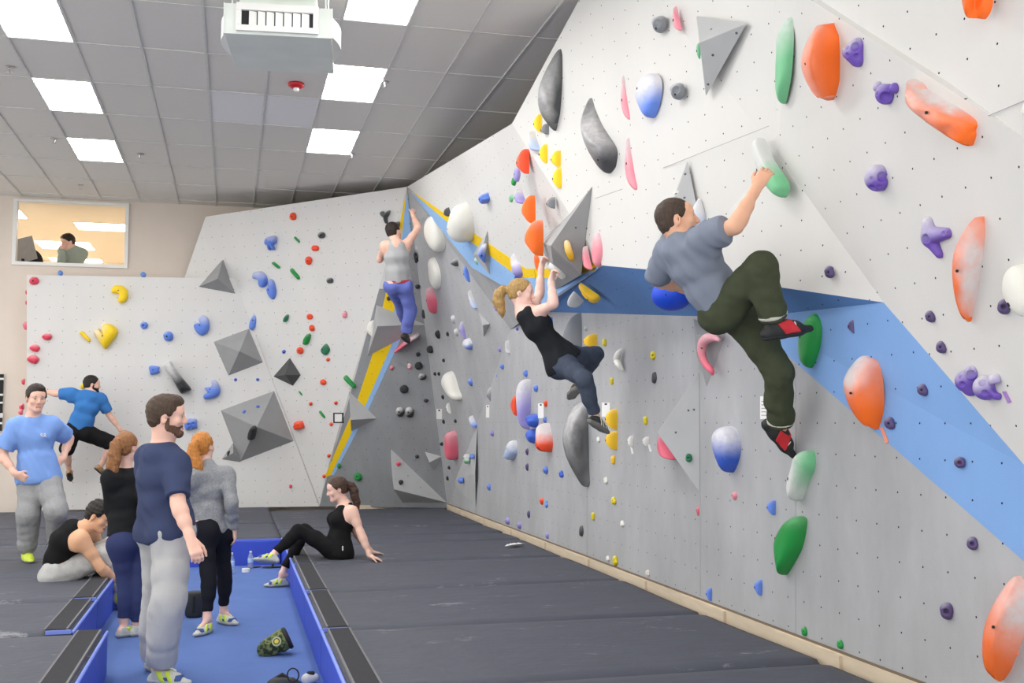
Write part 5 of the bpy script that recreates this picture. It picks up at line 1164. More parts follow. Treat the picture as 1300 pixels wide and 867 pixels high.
hold('foot', (572, 400, 578, 411), '4', 'palegrey', 'chalked jib, upper of two left of the lilac half', .4, group=G)
hold('foot', (576, 417, 582, 427), '4', 'palegrey', 'chalked jib, lower of two left of the lilac half', .4, group=G)
hold('half', (566, 511, 573, 525), '4', 'white', 'chalked white jib under the white blob', .3, group=G)
# --- route tags and tape tails
m_tag = mat('white_card', srgb(240, 240, 238), .7, .01)
m_tagl = mat('printed_grey_line', srgb(150, 150, 150), .8)
def tagcard(px, fac, label, lines=0):
    pl = FAC[fac]; x0, y0, x1, y1 = px
    V = [onp(x, y, pl, .004) for x, y in ((x0, y0), (x1, y0), (x1, y1), (x0, y1))]
    mb = MB().prism(V, pl[0], .003)
    o = mb.build('route_card', m_tag); tag(o, label, 'card', 'white route cards on the walls')
    MB().prism([onp(x, y, pl, .0055) for x, y in ((x0 + .35 * (x1 - x0), y0 + 1), (x0 + .65 * (x1 - x0), y0 + 1), (x0 + .65 * (x1 - x0), y0 + 3), (x0 + .35 * (x1 - x0), y0 + 3))], pl[0], .001).build('pin', m_hole, o)
    for i in range(lines):
        yy = y0 + (y1 - y0) * (i + 1.4) / (lines + 1.6)
        MB().prism([onp(x, y, pl, .005) for x, y in ((x0 + 1.5, yy), (x1 - 1.5, yy), (x1 - 1.5, yy + .9), (x0 + 1.5, yy + .9))], pl[0], .0008).build('print_line', m_tagl, o)
tagcard((683, 512, 690, 531), '5', 'white route card left of the tiny red jib')
tagcard((764, 511, 774, 529), '5', 'white route card above the yellow half holds')
tagcard((965, 503, 977, 532), '5', 'white printed route card beside the climbing man\'s shin', 5)
tagcard((617, 514, 621, 530), '5', 'white route card on the corner edge under the grey and blue hold')
tagcard((554, 519, 561, 532), '4', 'white route card in the grey corner left of the chalked jib')
pl = FAC['2']
sq = empty('tape_square', onp(430, 530, pl), 'empty square outlined in black tape with a white card inside', 'tape')
m_tape = mat('black_tape', (.02, .02, .022), .7)
for a, b, c, d in ((423, 524, 436, 525.5), (424.5, 535.5, 436.5, 537), (423, 524, 424.8, 537), (434.2, 524, 436.2, 537)):
    MB().prism([onp(x, y, pl, .004) for x, y in ((a, b), (c, b), (c, d), (a, d))], pl[0], .003).build('tape_strip', m_tape, sq)
MB().prism([onp(x, y, pl, .002) for x, y in ((424, 525), (435, 525), (435, 536), (424, 536))], pl[0], .0015).build('card', m_tag, sq)
def tail(px, fac, m, label):
    pl = FAC[fac]
    o = MB().prism([onp(x, y, pl, .006) for x, y in px], pl[0], .005).build('tape_tail', m); tag(o, label, 'tape', 'start tape tails hanging from holds')
m_otape = mat('orange_tape', srgb(240, 150, 120), .6); m_ptape = mat('lilac_tape', srgb(168, 128, 200), .6)
tail([(1117, 543), (1120, 542), (1128, 561), (1124, 563)], '5', m_otape, 'orange tape tail under the orange teardrop hold')
tail([(1272, 497), (1276, 497), (1283, 510), (1279, 512)], '8', m_ptape, 'lilac tape tail under the touching purple pair')
tail([(1284, 822), (1289, 820), (1293, 831), (1287, 833)], '5', m_otape, 'short orange tape tail beside the lower right rail')
tail([(800, 566), (802, 566), (804, 576), (802, 576)], '5', m_tag, 'white tape tail, left of two on the grey wall')
tail([(822, 564), (824, 564), (827, 573), (825, 574)], '5', m_tag, 'white tape tail, right of two on the grey wall')
# ------------------------------------------------------------------ people: one continuous skin per body, grown from a distance field
m_skin = {}
def skin(nm, rgb):
    if nm not in m_skin:
        m = mat('skin_' + nm, srgb(*rgb), .55, .04, 14, bump=.05, bscale=60, spec=.3)
        b = m.node_tree.nodes['Principled BSDF']
        b.inputs['Subsurface Weight'].default_value = .12; b.inputs['Subsurface Radius'].default_value = (.02, .008, .005); b.inputs['Subsurface Scale'].default_value = .5
        m_skin[nm] = m
    return m_skin[nm]
m_eyew = mat('eye_white', srgb(222, 218, 212), .3, .01); m_iris = mat('eye_iris', srgb(58, 42, 34), .2, .02)
def hairmat(nm, rgb, sc=(60, 60, 6)): return mat('hair_' + nm, srgb(*rgb), .55, .28, 1.6, bump=.5, bscale=2.2, stretch=sc, spec=.35)

class Person:
    """joints are solved from the photograph: every bone starts at its parent joint, has its human length and ends on the ray of a pixel"""
    def __init__(s, H, sex, d0, pelvis, neck, head, face, J, sg, spine=.0, h=.0075):
        s.H, s.sex, s.h = H, sex, h; k = s.k = H / 1.75
        s.P = {}
        P = s.P; P['pel'] = atd(*pelvis, d0)
        P['nek'] = s.bone(P['pel'], neck[:2], .50 * k, neck[2])
        P['hed'] = s.bone(P['nek'], head[:2], .19 * k, head[2])
        s.face = unit(RIGHT * face[0] + UP * face[1] - FWD * face[2])      # right, up, towards the camera
        Ls = dict(shR=('nek', .168), shL=('nek', .168), hpR=('pel', .092), hpL=('pel', .092), elR=('shR', .295), elL=('shL', .295), wrR=('elR', .255), wrL=('elL', .255),
                  haR=('wrR', .10), haL=('wrL', .10), knR=('hpR', .435), knL=('hpL', .435), anR=('knR', .42), anL=('knL', .42), toR=('anR', .20), toL=('anL', .20))
        f = 1. if sex == 'm' else .92
        for nm in ('shR', 'shL', 'hpR', 'hpL', 'elR', 'elL', 'wrR', 'wrL', 'haR', 'haL', 'knR', 'knL', 'anR', 'anL', 'toR', 'toL'):
            if nm not in J: continue
            par, L = Ls[nm]; L = L * k * (f if nm[:2] == 'sh' else 1.)
            v = J[nm]
            if len(v) == 3 and not isinstance(v[2], str) and abs(v[2]) < 9: P[nm] = s.bone(P[par], v[:2], L, v[2])
            else: P[nm] = np.array(v[1], float)
        s.R = unit(P['shR'] - P['shL']); s.Rh = unit(P['hpR'] - P['hpL'])
        U = unit(P['nek'] - P['pel']); s.U = U
        s.F = unit(np.cross(U, s.R)); s.Fh = unit(np.cross(U, s.Rh))
        s.R2 = unit(np.cross(s.F, U)); s.spine = spine
        m = lambda t, b: P['pel'] + (P['nek'] - P['pel']) * t - (s.F + s.Fh) * .5 * b * spine * k
        s.sp = [m(0, 0), m(.3, .8), m(.62, 1.), m(.86, .7)]
        s.report = {n: round(float(np.linalg.norm(P[n] - P[Ls[n][0]])) / k, 2) for n in P if n in Ls}
    def bone(s, p, px, L, sign):
        r = unit(ray(*px)); w = CAM - p; b = r @ w; c = w @ w - L * L; disc = b * b - c
        if disc <= 0:
            q = CAM + r * (-b); return q
        t = -b + (math.sqrt(disc) if sign > 0 else -math.sqrt(disc))      # sign > 0: away from the camera
        q = CAM + r * t
        if abs(sign) != 1:                                                # a fraction: flatten the bone towards the picture plane
            q0 = CAM + r * (-b); q = q0 + (q - q0) * abs(sign)
        return q
    # ---- shared shapes, inflated by g
    def torso(s, B, g=0., k=.05, lo=0., top=True, waist=1., belly=0., sh=True):
        k_ = s.k; sx = s.sex == 'm'; P = s.P
        w = [(.156, .112), (.134 * waist, .102 * waist + belly), (.150, .112), (.130, .094)] if sx else [(.165, .118), (.122 * waist, .090 * waist + belly), (.136, .102), (.118, .085)]
        Rs = [s.Rh, unit(s.Rh * .6 + s.R * .4), s.R, s.R]
        pts = s.sp
        for i in range(3):
            if i == 0 and lo > .5: continue
            B.ecap(pts[i], pts[i + 1], Rs[i + 1] if i else unit(Rs[0] + Rs[1]), s.F, w[i][0] * k_ + g, w[i][1] * k_ + g, w[i + 1][0] * k_ + g, w[i + 1][1] * k_ + g, k)
        if top and sh:
            r = (.062 if sx else .05) * k_
            for q in ('R', 'L'):
                B.cone(P['nek'] - s.U * .05 * k_, P['sh' + q] - s.U * .01, r + g, r * .92 + g, k)
                B.ball(P['sh' + q] - s.U * .005, r * 1.06 + g, k)
                B.cone(pts[3], P['sh' + q] - s.U * .07 * k_, (.085 if sx else .07) * k_ + g, (.055 if sx else .045) * k_ + g, k)
        for q in (-1, 1):
            if sx: B.ell(pts[2] + s.F * .062 * k_ + s.R * q * .068 * k_ + s.U * .05 * k_, s.R, s.F, s.U, .075 * k_ + g, .052 * k_ + g, .06 * k_ + g, .05)
            else: B.ell(pts[2] + s.F * .082 * k_ + s.R * q * .062 * k_ + s.U * .015 * k_, s.R, s.F, s.U, .058 * k_ + g, .055 * k_ + g, .056 * k_ + g, .04)
        return B
    def seat(s, B, g=0., k=.05):
        k_ = s.k; P = s.P; r = (.098 if s.sex == 'm' else .102) * k_
        for q in ('R', 'L'):
            th = unit(P['kn' + q] - P['hp' + q])
            B.ball(P['hp' + q] - s.Fh * .045 * k_ + s.U * .0 - th * .0, r + g, k)
            B.ball(P['hp' + q] + s.Fh * .01, .088 * k_ + g, k)
        B.ecap(P['pel'] - s.U * .02 * k_, P['pel'] + s.U * .09 * k_, s.Rh, s.Fh, .165 * k_ + g, .112 * k_ + g, .150 * k_ + g, .105 * k_ + g, k)
        return B
    def leg(s, B, q, g=0., t1=1., k=.03, shape=None, rings=None, clip=None, straight=False, fall=0.):
        P = s.P; k_ = s.k; m = 1. if s.sex == 'm' else .98
        hp, kn, an = P['hp' + q], P['kn' + q], P['an' + q]
        pr = [(0, .090), (.25, .086), (.6, .068), (.9, .055), (1., .054)]
        ps = [(0, .054), (.12, .052), (.3, .056), (.5, .050), (.8, .036), (1., .034)]
        ax = unit(an - kn); bk = -s.Fh - ax * (-s.Fh @ ax)
        tot = [(hp + (kn - hp) * t, r) for t, r in pr] + [(kn + (an - kn) * t - bk * (-.012 if .1 < t < .6 else 0) * k_, r) for t, r in ps[1:]]
        L1 = len(pr); keep = []
        for i, (p, r) in enumerate(tot):
            t = (pr[i][0] * .5) if i < L1 else .5 + ps[i - L1 + 1][0] * .5
            r = (shape(t) if shape else r * m) * k_ + g
            if t <= t1 + 1e-6: keep.append((p + np.array([0, 0, -fall * max(0, t - .3)]), r))
        if t1 < 1 and keep:
            i = len(keep); 
            tt = t1 * 2
            p = hp + (kn - hp) * tt if tt <= 1 else kn + (an - kn) * (tt - 1)
            r = (shape(t1) * k_ + g) if shape else keep[-1][1] * .97
            keep.append((p, r))
        for i in range(len(keep) - 1):
            last = i == len(keep) - 2
            B.cone(keep[i][0], keep[i + 1][0], keep[i][1], keep[i + 1][1], k if i else .05, clip1=(0.0 if last and clip else None))
        return B
    def arm(s, B, q, g=0., t1=1., k=.03, shape=None, clip=False):
        P = s.P; k_ = s.k; m = 1. if s.sex == 'm' else .88
        sh, el, wr = P['sh' + q], P['el' + q], P['wr' + q]
        pr = [(0, .055), (.25, .054), (.5, .050), (.85, .040), (1., .040)]; ps = [(.0, .040), (.2, .044), (.5, .037), (.85, .026), (1., .026)]
        tot = [(sh + (el - sh) * t, r, t * .5) for t, r in pr] + [(el + (wr - el) * t, r, .5 + t * .5) for t, r in ps[1:]]
        keep = [(p, (shape(t) if shape else r * m) * k_ + g) for p, r, t in tot if t <= t1 + 1e-6]
        if t1 < 1:
            tt = t1 * 2; p = sh + (el - sh) * tt if tt <= 1 else el + (wr - el) * (tt - 1)
            keep.append((p, (shape(t1) * k_ + g) if shape else keep[-1][1]))
        for i in range(len(keep) - 1):
            B.cone(keep[i][0], keep[i + 1][0], keep[i][1], keep[i + 1][1], k if i else .045, clip1=(0. if clip and i == len(keep) - 2 else None))
        return B
    def hand(s, B, q, palm, curl=25, spread=1., thumb=1., fist=0.):
        """palm: the direction the palm faces"""
        P = s.P; k_ = s.k * (1. if s.sex == 'm' else .9)
        w = P['wr' + q]; A = unit(P['ha' + q] - w); N = np.asarray(palm, float); N = unit(N - A * (A @ N)); Sd = np.cross(A, N)
        if q == 'L': Sd = -Sd                       # Sd points to the thumb side
        kc = w + A * .088 * k_
        B.cone(w - A * .01, w + A * .03 * k_, .026 * k_, .030 * k_, .02, flat=.72, side=N)
        for o, r in ((-.026, .0145), (-.009, .0155), (.009, .0155), (.026, .0145)):
            B.cone(w + A * .02 * k_ + Sd * o * .75 * k_, kc + Sd * o * k_, .0165 * k_, r * k_, .012, flat=.8, side=N)
        fs = [(.030, .072, .0088), (.010, .080, .0092), (-.010, .075, .0088), (-.029, .058, .0078)]
        for o, L, r in fs:
            p = kc + Sd * o * k_; ang = 0.; c = math.radians(curl); tw = math.radians(o * 180 * spread)
            for seg, fr in enumerate((.45, .30, .25)):
                ang += c * (1., 1.15, .8)[seg]
                d = unit((A * math.cos(tw) + Sd * math.sin(tw)) * math.cos(ang) + N * math.sin(ang))
                q2 = p + d * L * fr * k_
                B.cone(p, q2, r * k_ * (1 - .07 * seg), r * k_ * (.93 - .07 * seg), .006); p = q2
        tb = w + A * .022 * k_ + Sd * .026 * k_
        t1 = tb + unit(A * .75 + Sd * .65 * thumb + N * .35) * .042 * k_; t2 = t1 + unit(A * .9 + Sd * .25 * thumb + N * .45) * .034 * k_; t3 = t2 + unit(A * .85 + Sd * .05 + N * .5) * .026 * k_
        B.cone(tb, t1, .0155 * k_, .0115 * k_, .012); B.cone(t1, t2, .0110 * k_, .0098 * k_, .006); B.cone(t2, t3, .0098 * k_, .0078 * k_, .006)
        return B
    def headframe(s, roll=0.):
        c = s.P['hed']; Fw = s.face; up0 = unit(s.P['hed'] - s.P['nek']) * .35 + np.array([0, 0, .8])
        up0 = up0 + s.up_bias if hasattr(s, 'up_bias') else up0
        U = unit(up0 - Fw * (Fw @ up0)); R = np.cross(Fw, U)
        return c, R, Fw, U
    def head(s, B, jaw=1., nose=1.):
        k = s.hk = s.k * (1.09 if s.sex == 'm' else 1.04)
        c, R, Fw, U = s.headframe(); s.hf = (c, R, Fw, U)
        p = lambda x, y, z: c + (R * x + Fw * y + U * z) * k
        s.hp = p
        B.ell(p(0, -.014, .030), R, Fw, U, .075 * k, .096 * k, .087 * k, .02)
        B.ell(p(0, -.045, -.016), R, Fw, U, .060 * k, .056 * k, .060 * k, .02)
        B.ell(p(0, .028, -.038), R, Fw, U, .059 * k, .062 * k, .074 * k, .025)
        B.cone(p(-.042 * jaw, .005, -.072), p(-.014, .066, -.098), .020 * k, .020 * k, .02); B.cone(p(.042 * jaw, .005, -.072), p(.014, .066, -.098), .020 * k, .020 * k, .02)
        B.ball(p(0, .074, -.098), .0195 * k, .02)
        B.ell(p(0, .060, .035), R, Fw, U, .058 * k, .034 * k, .045 * k, .025)
        B.cone(p(-.040, .077, .021), p(.040, .077, .021), .0115 * k, .0115 * k, .012)
        for q in (-1, 1):
            B.ell(p(q * .040, .060, -.028), R, Fw, U, .026 * k, .022 * k, .024 * k, .02)
            B.ball(p(q * .031, .097, .002), .0140 * k, .010, sub=True)
            B.ell(p(q * .077, -.012, -.012), unit(R * q + Fw * -.35), unit(Fw + R * q * .35), U, .0085 * k, .019 * k, .031 * k, .006)
            B.ell(p(q * .083, -.010, -.010), R, Fw, U, .006 * k, .009 * k, .017 * k, .004, sub=True)
        B.cone(p(0, .086, .012), p(0, .107, -.030), .0085 * k, .0125 * k, .010)
        B.cone(p(-.011, .097, -.036), p(.011, .097, -.036), .0085 * k, .0085 * k, .006)
        B.cone(p(-.016, .084, -.066), p(.016, .084, -.066), .0085 * k, .0085 * k, .008); B.cone(p(-.014, .083, -.078), p(.014, .083, -.078), .009 * k, .009 * k, .008)
        B.cone(p(-.02, .094, -.072), p(.02, .094, -.072), .0022 * k, .0022 * k, .003) if False else None
        r = (.062 if s.sex == 'm' else .048) * s.k
        B.cone(s.P['nek'] - s.U * .03 * s.k, p(0, -.022, -.060), r * 1.12, r, .035)
        B.cone(s.P['nek'] + s.F * .02 * s.k, p(0, .01, -.085), r * .8, r * .72, .03)
        return B
    def eyes(s, body, brow=None, lips=None):
        k = s.hk; p = s.hp; c, R, Fw, U = s.hf
        for q in (-1, 1):
            m_ = MB(); M = Matrix(((*(R * k),), (*(Fw * k),), (*(U * k),))).transposed().to_4x4()
            M.translation = Vector(p(q * .031, .0745, .001))
            m_.lathe([(.0035, -.0115), (.009, -.0075), (.0118, 0), (.009, .0075), (.0035, .0115)], 12, M)
            e = m_.build('eye', m_eyew, body, smooth=True)
            m2 = MB(); M2 = Matrix(((*(R * k),), (*(-U * k),), (*(Fw * k),))).transposed().to_4x4(); M2.translation = Vector(p(q * .031, .0845, .001))
            m2.lathe([(.0058, -.003), (.0056, .0012), (.003, .0022)], 10, M2); m2.build('iris', m_iris, e, smooth=True)
            if brow:
                MB().tube([p(q * .012, .0895, .0195), p(q * .028, .0895, .0245), p(q * .048, .077, .0205)], [.0035 * k, .0045 * k, .002 * k], 7).build('eyebrow', brow, body, smooth=True)
        if lips:
            b = Blob(); b.cone(p(-.017, .0868, -.067), p(.017, .0868, -.067), .0068 * k, .0068 * k, .006); b.cone(p(-.014, .0860, -.0775), p(.014, .0860, -.0775), .0072 * k, .0072 * k, .006)
            b.sub(lambda X, Y, Z: np.maximum(np.abs((X - p(0, 0, -.0722)[0]) * U[0] + (Y - p(0, 0, -.0722)[1]) * U[1] + (Z - p(0, 0, -.0722)[2]) * U[2]) - .0012 * k, 0) + 0 * X - .0005, p(-.03, .06, -.09), p(.03, .11, -.05), .002)
            b.build('lips', .0028, lips, body)
    def hair(s, m, body, thick=.012, front=.074, nape=-.07, side=.0, top=.0, part=0., h=None, cutk=1., vol=(1., 1., 1.), extra=None, fold=.0022, temple=.66):
        k = s.hk; p = s.hp; c, R, Fw, U = s.hf
        B = Blob()
        t = thick * k
        n1 = unit(Fw * .72 - U * temple)
        B.clip((n1, p(0, .082, front)), (-U, p(0, -.05, nape)))
        B.ell(p(0, -.016, .032), R, Fw, U, .0755 * k * vol[0] + t, .0965 * k * vol[1] + t,   .0875 * k * vol[2] + t, .01)
        B.ell(p(0, -.045, -.018), R, Fw, U, .0605 * k + t, .0565 * k + t * .8, .062 * k + t * .5, .02)
        for q in (-1, 1): B.ell(p(q * .058, .008, .012), R, Fw, U, .016 * k + t, .026 * k, .040 * k, .015)
        if top: B.ell(p(part, .028, .080), R, Fw, U, .06 * k, .062 * k, (.034 + top) * k, .02)
        # face side: everything below the hairline in front of the ears is cut away
        B.clip()
        # clear the ears
        for q in (-1, 1):
            e = p(q * .088, -.006, -.022); 
            B.sub(lambda X, Y, Z, e=e: np.sqrt(((X - e[0])) ** 2 + ((Y - e[1])) ** 2 + ((Z - e[2])) ** 2) - .032 * k, e - .04, e + .04, .008) if not side else None
        if extra: extra(B, p, k)
        if fold: B.fold(fold, 150, 5)
        return B.build('hair', h or s.h * .85, m, body)
    def beard(s, m, body, t=.004, top=-.050):
        k = s.hk; p = s.hp; c, R, Fw, U = s.hf
        B = Blob()
        B.ell(p(0, .028, -.038), R, Fw, U, .0595 * k + t, .062 * k + t, .074 * k + t, .02)
        B.ell(p(0, .012, -.036), R, Fw, U, .0705 * k + t, .040 * k, .060 * k, .02)
        B.cone(p(-.042, .005, -.072), p(-.014, .066, -.098), .020 * k + t, .021 * k + t, .02); B.cone(p(.042, .005, -.072), p(.014, .066, -.098), .020 * k + t, .021 * k + t, .02)
        B.ball(p(0, .074, -.098), .021 * k + t, .02)
        B.cone(p(-.022, .086, -.056), p(.022, .086, -.056), .008 * k, .008 * k, .006)
        n = unit(U * .9 + Fw * .55); B.cut(n, p(0, .040, top + .002)) if False else B.cutfn(lambda X, Y, Z: np.minimum(((X - p(0, 0, top)[0]) * U[0] + (Y - p(0, 0, top)[1]) * U[1] + (Z - p(0, 0, top)[2]) * U[2]),
              np.maximum((X - p(0, .018, 0)[0]) * Fw[0] + (Y - p(0, .018, 0)[1]) * Fw[1] + (Z - p(0, .018, 0)[2]) * Fw[2], (X - p(0, 0, .01)[0]) * U[0] + (Y - p(0, 0, .01)[1]) * U[1] + (Z - p(0, 0, .01)[2]) * U[2])))
        B.cut(-Fw, p(0, -.012, 0))
        for z in (-.066, -.078): B.cone(p(-.014, .09, z), p(.014, .09, z), .0065 * k, .0065 * k, .004) if False else None
        B.ell(p(0, .096, -.072), R, Fw, U, .020 * k, .016 * k, .011 * k, .004, sub=True)
        B.fold(.0008, 400, 3)
        return B.build('beard', max(.004, s.h * .7), m, body)
    def shoe(s, q, body, parts, floor=None, h=None, size=1.):
        """parts: dict upper, sole, strap, patch materials; returns the upper"""
        P = s.P; k = s.k * (1. if s.sex == 'm' else .93) * size; an = P['an' + q]; T = unit(P['to' + q] - an); sh = unit(an - P['kn' + q])
        Dn = unit(sh - T * (sh @ T))
        if floor is not None:                                             # a foot standing flat on the ground
            T = unit(T * [1, 1, 0]); Dn = np.array([0, 0, -1.]); an = np.array([an[0], an[1], floor + .0885 * k])
        Sd = np.cross(T, Dn)
        heel = an + Dn * .052 * k - T * .048 * k; ball = an + Dn * .060 * k + T * .105 * k; toe = an + Dn * .064 * k + T * .178 * k
        def prims(B, g=0.):
            B.cone(heel, an + Dn * .05 * k + T * .03 * k, .034 * k + g, .034 * k + g, .02, flat=.95, side=Sd)
            B.cone(an + Dn * .046 * k + T * .02 * k, ball - Dn * .006 * k, .036 * k + g, .040 * k + g, .03)
            B.cone(ball, toe, .038 * k + g, .024 * k + g, .03, flat=.72, side=Dn)
            B.cone(an + Dn * .005 * k - T * .008 * k, an + Dn * .04 * k + T * .015 * k, .042 * k + g, .044 * k + g, .03)
            B.cone(an + Dn * .02 * k + T * .02 * k, ball - Dn * .012 * k, .040 * k + g, .030 * k + g, .03)
            return B
        hh = h or max(.005, s.h * .8)
        B = prims(Blob()); B.cut(-Dn, an - Dn * .006 * k + T * .0)
        B.cut(Dn, an + Dn * .086 * k)
        up = B.build('shoe', hh, parts['upper'], body)
        if 'sole' in parts:
            B = prims(Blob(), .0035); B.cut(-Dn, an + Dn * .066 * k); B.cut(Dn, an + Dn * .0885 * k)
            B.build('sole', hh, parts['sole'], up)
        if 'rand' in parts:
            B = prims(Blob(), .0028); B.cut(-Dn, an + Dn * .050 * k); B.cut(Dn, an + Dn * .088 * k); B.build('rand', hh, parts['rand'], up)
        if 'toe' in parts:
            B = prims(Blob(), .0032); B.cut(-T, an + T * .125 * k); B.cut(Dn, an + Dn * .088 * k); B.build('toe_cap', hh, parts['toe'], up)
        for nm, mt, a, b in parts.get('bands', []):
            B = prims(Blob(), .0055); nv = unit(T * .85 - Dn * .5)
            B.cut(nv, an + Dn * .03 * k + T * b * k); B.cut(-nv, an + Dn * .03 * k + T * a * k); B.cut(Dn, an + Dn * .062 * k); B.cut(-Dn, an - Dn * .004 * k)
            B.build(nm, hh, mt, up)
        for nm, mt, a, b, z0, z1 in parts.get('patches', []):
            B = prims(Blob(), .0045); B.cut(T, an + T * b * k); B.cut(-T, an + T * a * k); B.cut(Dn, an + Dn * z1 * k); B.cut(-Dn, an + Dn * z0 * k)
            B.build(nm, hh, mt, up)
        return up
    def footskin(s, B, q):
        P = s.P; k = s.k * (1. if s.sex == 'm' else .93); an = P['an' + q]; T = unit(P['to' + q] - an); sh = unit(an - P['kn' + q]); Dn = unit(sh - T * (sh @ T))
        B.cone(an, an + Dn * .045 * k - T * .03 * k, .033 * k, .026 * k, .02); B.cone(an + Dn * .02 * k, an + Dn * .06 * k + T * .13 * k, .03 * k, .018 * k, .02)
        return B
    def base(s): 
        z = min(s.P[n][2] for n in s.P); p = s.P['pel'].copy(); p[2] = z; return p
def lin(*pts):
    xs = [p[0] for p in pts]; ys = [p[1] for p in pts]
    return lambda t: float(np.interp(t, xs, ys))
# ------------------------------------------------------------------ the cast
lime = mat('lime_shoe_strap', srgb(206, 226, 72), .6, .05); shoe_g = mat('pale_grey_suede', srgb(196, 198, 190), .8, .06); shoe_sole = mat('grey_rubber', srgb(150, 152, 150), .7)
shoe_bl = mat('blue_shoe_panel', srgb(60, 84, 140), .7); blk_rub = mat('black_rubber', srgb(38, 40, 40), .6, .1); red_sh = mat('red_shoe_leather', srgb(206, 44, 52), .6, .1); wht_l = mat('white_lace', srgb(236, 232, 232), .7)
LIME = dict(upper=shoe_g, rand=shoe_g, sole=shoe_sole, bands=[('strap', lime, .01, .045), ('strap', lime, .062, .09)], patches=[('side_patch', shoe_bl, .035, .085, .03, .052), ('toe_patch', shoe_bl, .115, .15, .02, .055)])
REDS = dict(upper=blk_rub, sole=blk_rub, bands=[('red_panel', red_sh, .015, .100)], patches=[('lace', wht_l, .060, .068, .0, .042), ('lace', wht_l, .078, .086, .005, .045), ('lace', wht_l, .094, .101, .01, .048)])
def cloth(nm, rgb, var=.06, bump=.25, bs=260, rough=.9, sc=8): return mat('cloth_' + nm, srgb(*rgb), rough, var, sc, bump=bump, bscale=bs, spec=.15)
people_dbg = {}

def finish(p, B, label, skinm, name='person'):
    base = p.base()
    body = B.build(name, p.h, skinm, None, loc=base)
    tag(body, label, 'person')
    people_dbg[label] = p.report
    return body

# 1 --- man in the navy tee, standing in the pit
p = Person(1.84, 'm', 7.05, (212, 672), (206, 566, 1), (212, 528, -1), (1., -.06, -.28),
    dict(shR=(223, 588, -1), shL=(190, 580, 1), hpR=(221, 676, -1), hpL=(203, 676, 1), elR=(226, 640, -1), elL=(192, 640, 1), wrR=(243, 686, -1), wrL=(205, 690, 1), haR=(250, 704, -1), haL=(214, 705, 1),
         knR=(214, 766, -1), knL=(204, 760, 1), anR=(204, 845, 1), anL=(196, 838, 1), toR=(240, 861, -1), toL=(222, 846, -1)), None, spine=.02, h=.0074)
B = Blob(); p.torso(B); p.head(B)
for q in 'RL': p.arm(B, q); p.leg(B, q); p.footskin(B, q)
p.seat(B)
p.hand(B, 'R', -p.R + p.F * .3, 32); p.hand(B, 'L', p.R, 30)
man1 = finish(p, B, 'man in a navy t-shirt and loose grey sweatpants standing in the blue pit', skin('fair', (238, 192, 172)))
hb = hairmat('brown', (74, 58, 46)); p.eyes(man1, hb, mat('lips_m', srgb(196, 130, 118), .5))
p.hair(hb, man1, .009, front=.072, nape=-.068, top=.012, fold=.0016)
p.beard(hairmat('beard_brown', (112, 82, 64)), man1, .0022)
navy = cloth('navy_heather', (62, 71, 101), .05)
B = Blob(); B.clip((-p.U, p.P['pel'] - p.U * .06)); p.torso(B, .014, belly=.012); p.seat(B, .026)
slv = lin((0, .074), (.2, .076), (.5, .074))
B.clip()
for q in 'RL': p.arm(B, q, .0, .42, shape=slv, clip=True)
B.clip((-p.U, p.P['pel'] - p.U * .06))
B.ecap(p.P['pel'] - p.U * .03, p.sp[1], p.Rh, p.Fh, .196 * p.k, .158 * p.k, .160 * p.k, .130 * p.k, .05)
B.clip()
B.sub(lambda X, Y, Z, c=p.P['nek'] + p.U * .06 + p.F * .03: np.sqrt((X - c[0]) ** 2 + (Y - c[1]) ** 2 + (Z - c[2]) ** 2) - .085, p.P['nek'] - .12, p.P['nek'] + .16, .01)
B.fold(.0045, 22, 3, p.U).fold(.0022, 60, 8)
sh = B.build('t_shirt', .007, navy, man1)
grey_sw = cloth('grey_marl', (182, 182, 182), .05, sc=160)
B = Blob(); B.clip((p.U, p.P['pel'] + p.U * .04)); p.seat(B, .016)
wd = lin((0, .112), (.2, .112), (.5, .098), (.75, .094), (1., .085))
B.clip()
for q in 'RL': p.leg(B, q, 0, .985, shape=wd, clip=True)
B.fold(.0055, 26, 5, np.array([0, 0, 1.33])).fold(.0018, 70, 9, np.array([0, 0, 1.33]))
B.build('sweatpants', .007, grey_sw, man1)
for q in 'RL': p.shoe(q, man1, LIME, floor=-.3)

# 2 --- woman in black, back turned
p = Person(1.64, 'f', 8.55, (161, 688), (160, 597, -1), (161, 567, 1), (.30, -.05, -.95),
    dict(shR=(181, 607, 1), shL=(141, 606, -1), hpR=(171, 692, 1), hpL=(153, 691, -1), elR=(187, 640, -1), elL=(141, 648, 1), wrR=(181, 668, 1), wrL=(157, 668, 1), haR=(172, 676, 1), haL=(168, 673, 1),
         knR=(175, 744, -.3), knL=(158, 738, .2), anR=(174, 801, .3), anL=(157, 797, .2), toR=(184, 808, .4), toL=(168, 804, .4)), None, spine=-.01, h=.0092)
B = Blob(); p.torso(B); p.head(B); p.seat(B)
for q in 'RL': p.arm(B, q); p.leg(B, q); p.footskin(B, q)
p.hand(B, 'R', -p.F, 40); p.hand(B, 'L', -p.F, 40)
w2 = finish(p, B, 'woman with a strawberry blonde ponytail in a black top and navy leggings', skin('fair2', (238, 196, 178)))
hs = hairmat('strawberry', (150, 104, 66)); p.eyes(w2, hs)
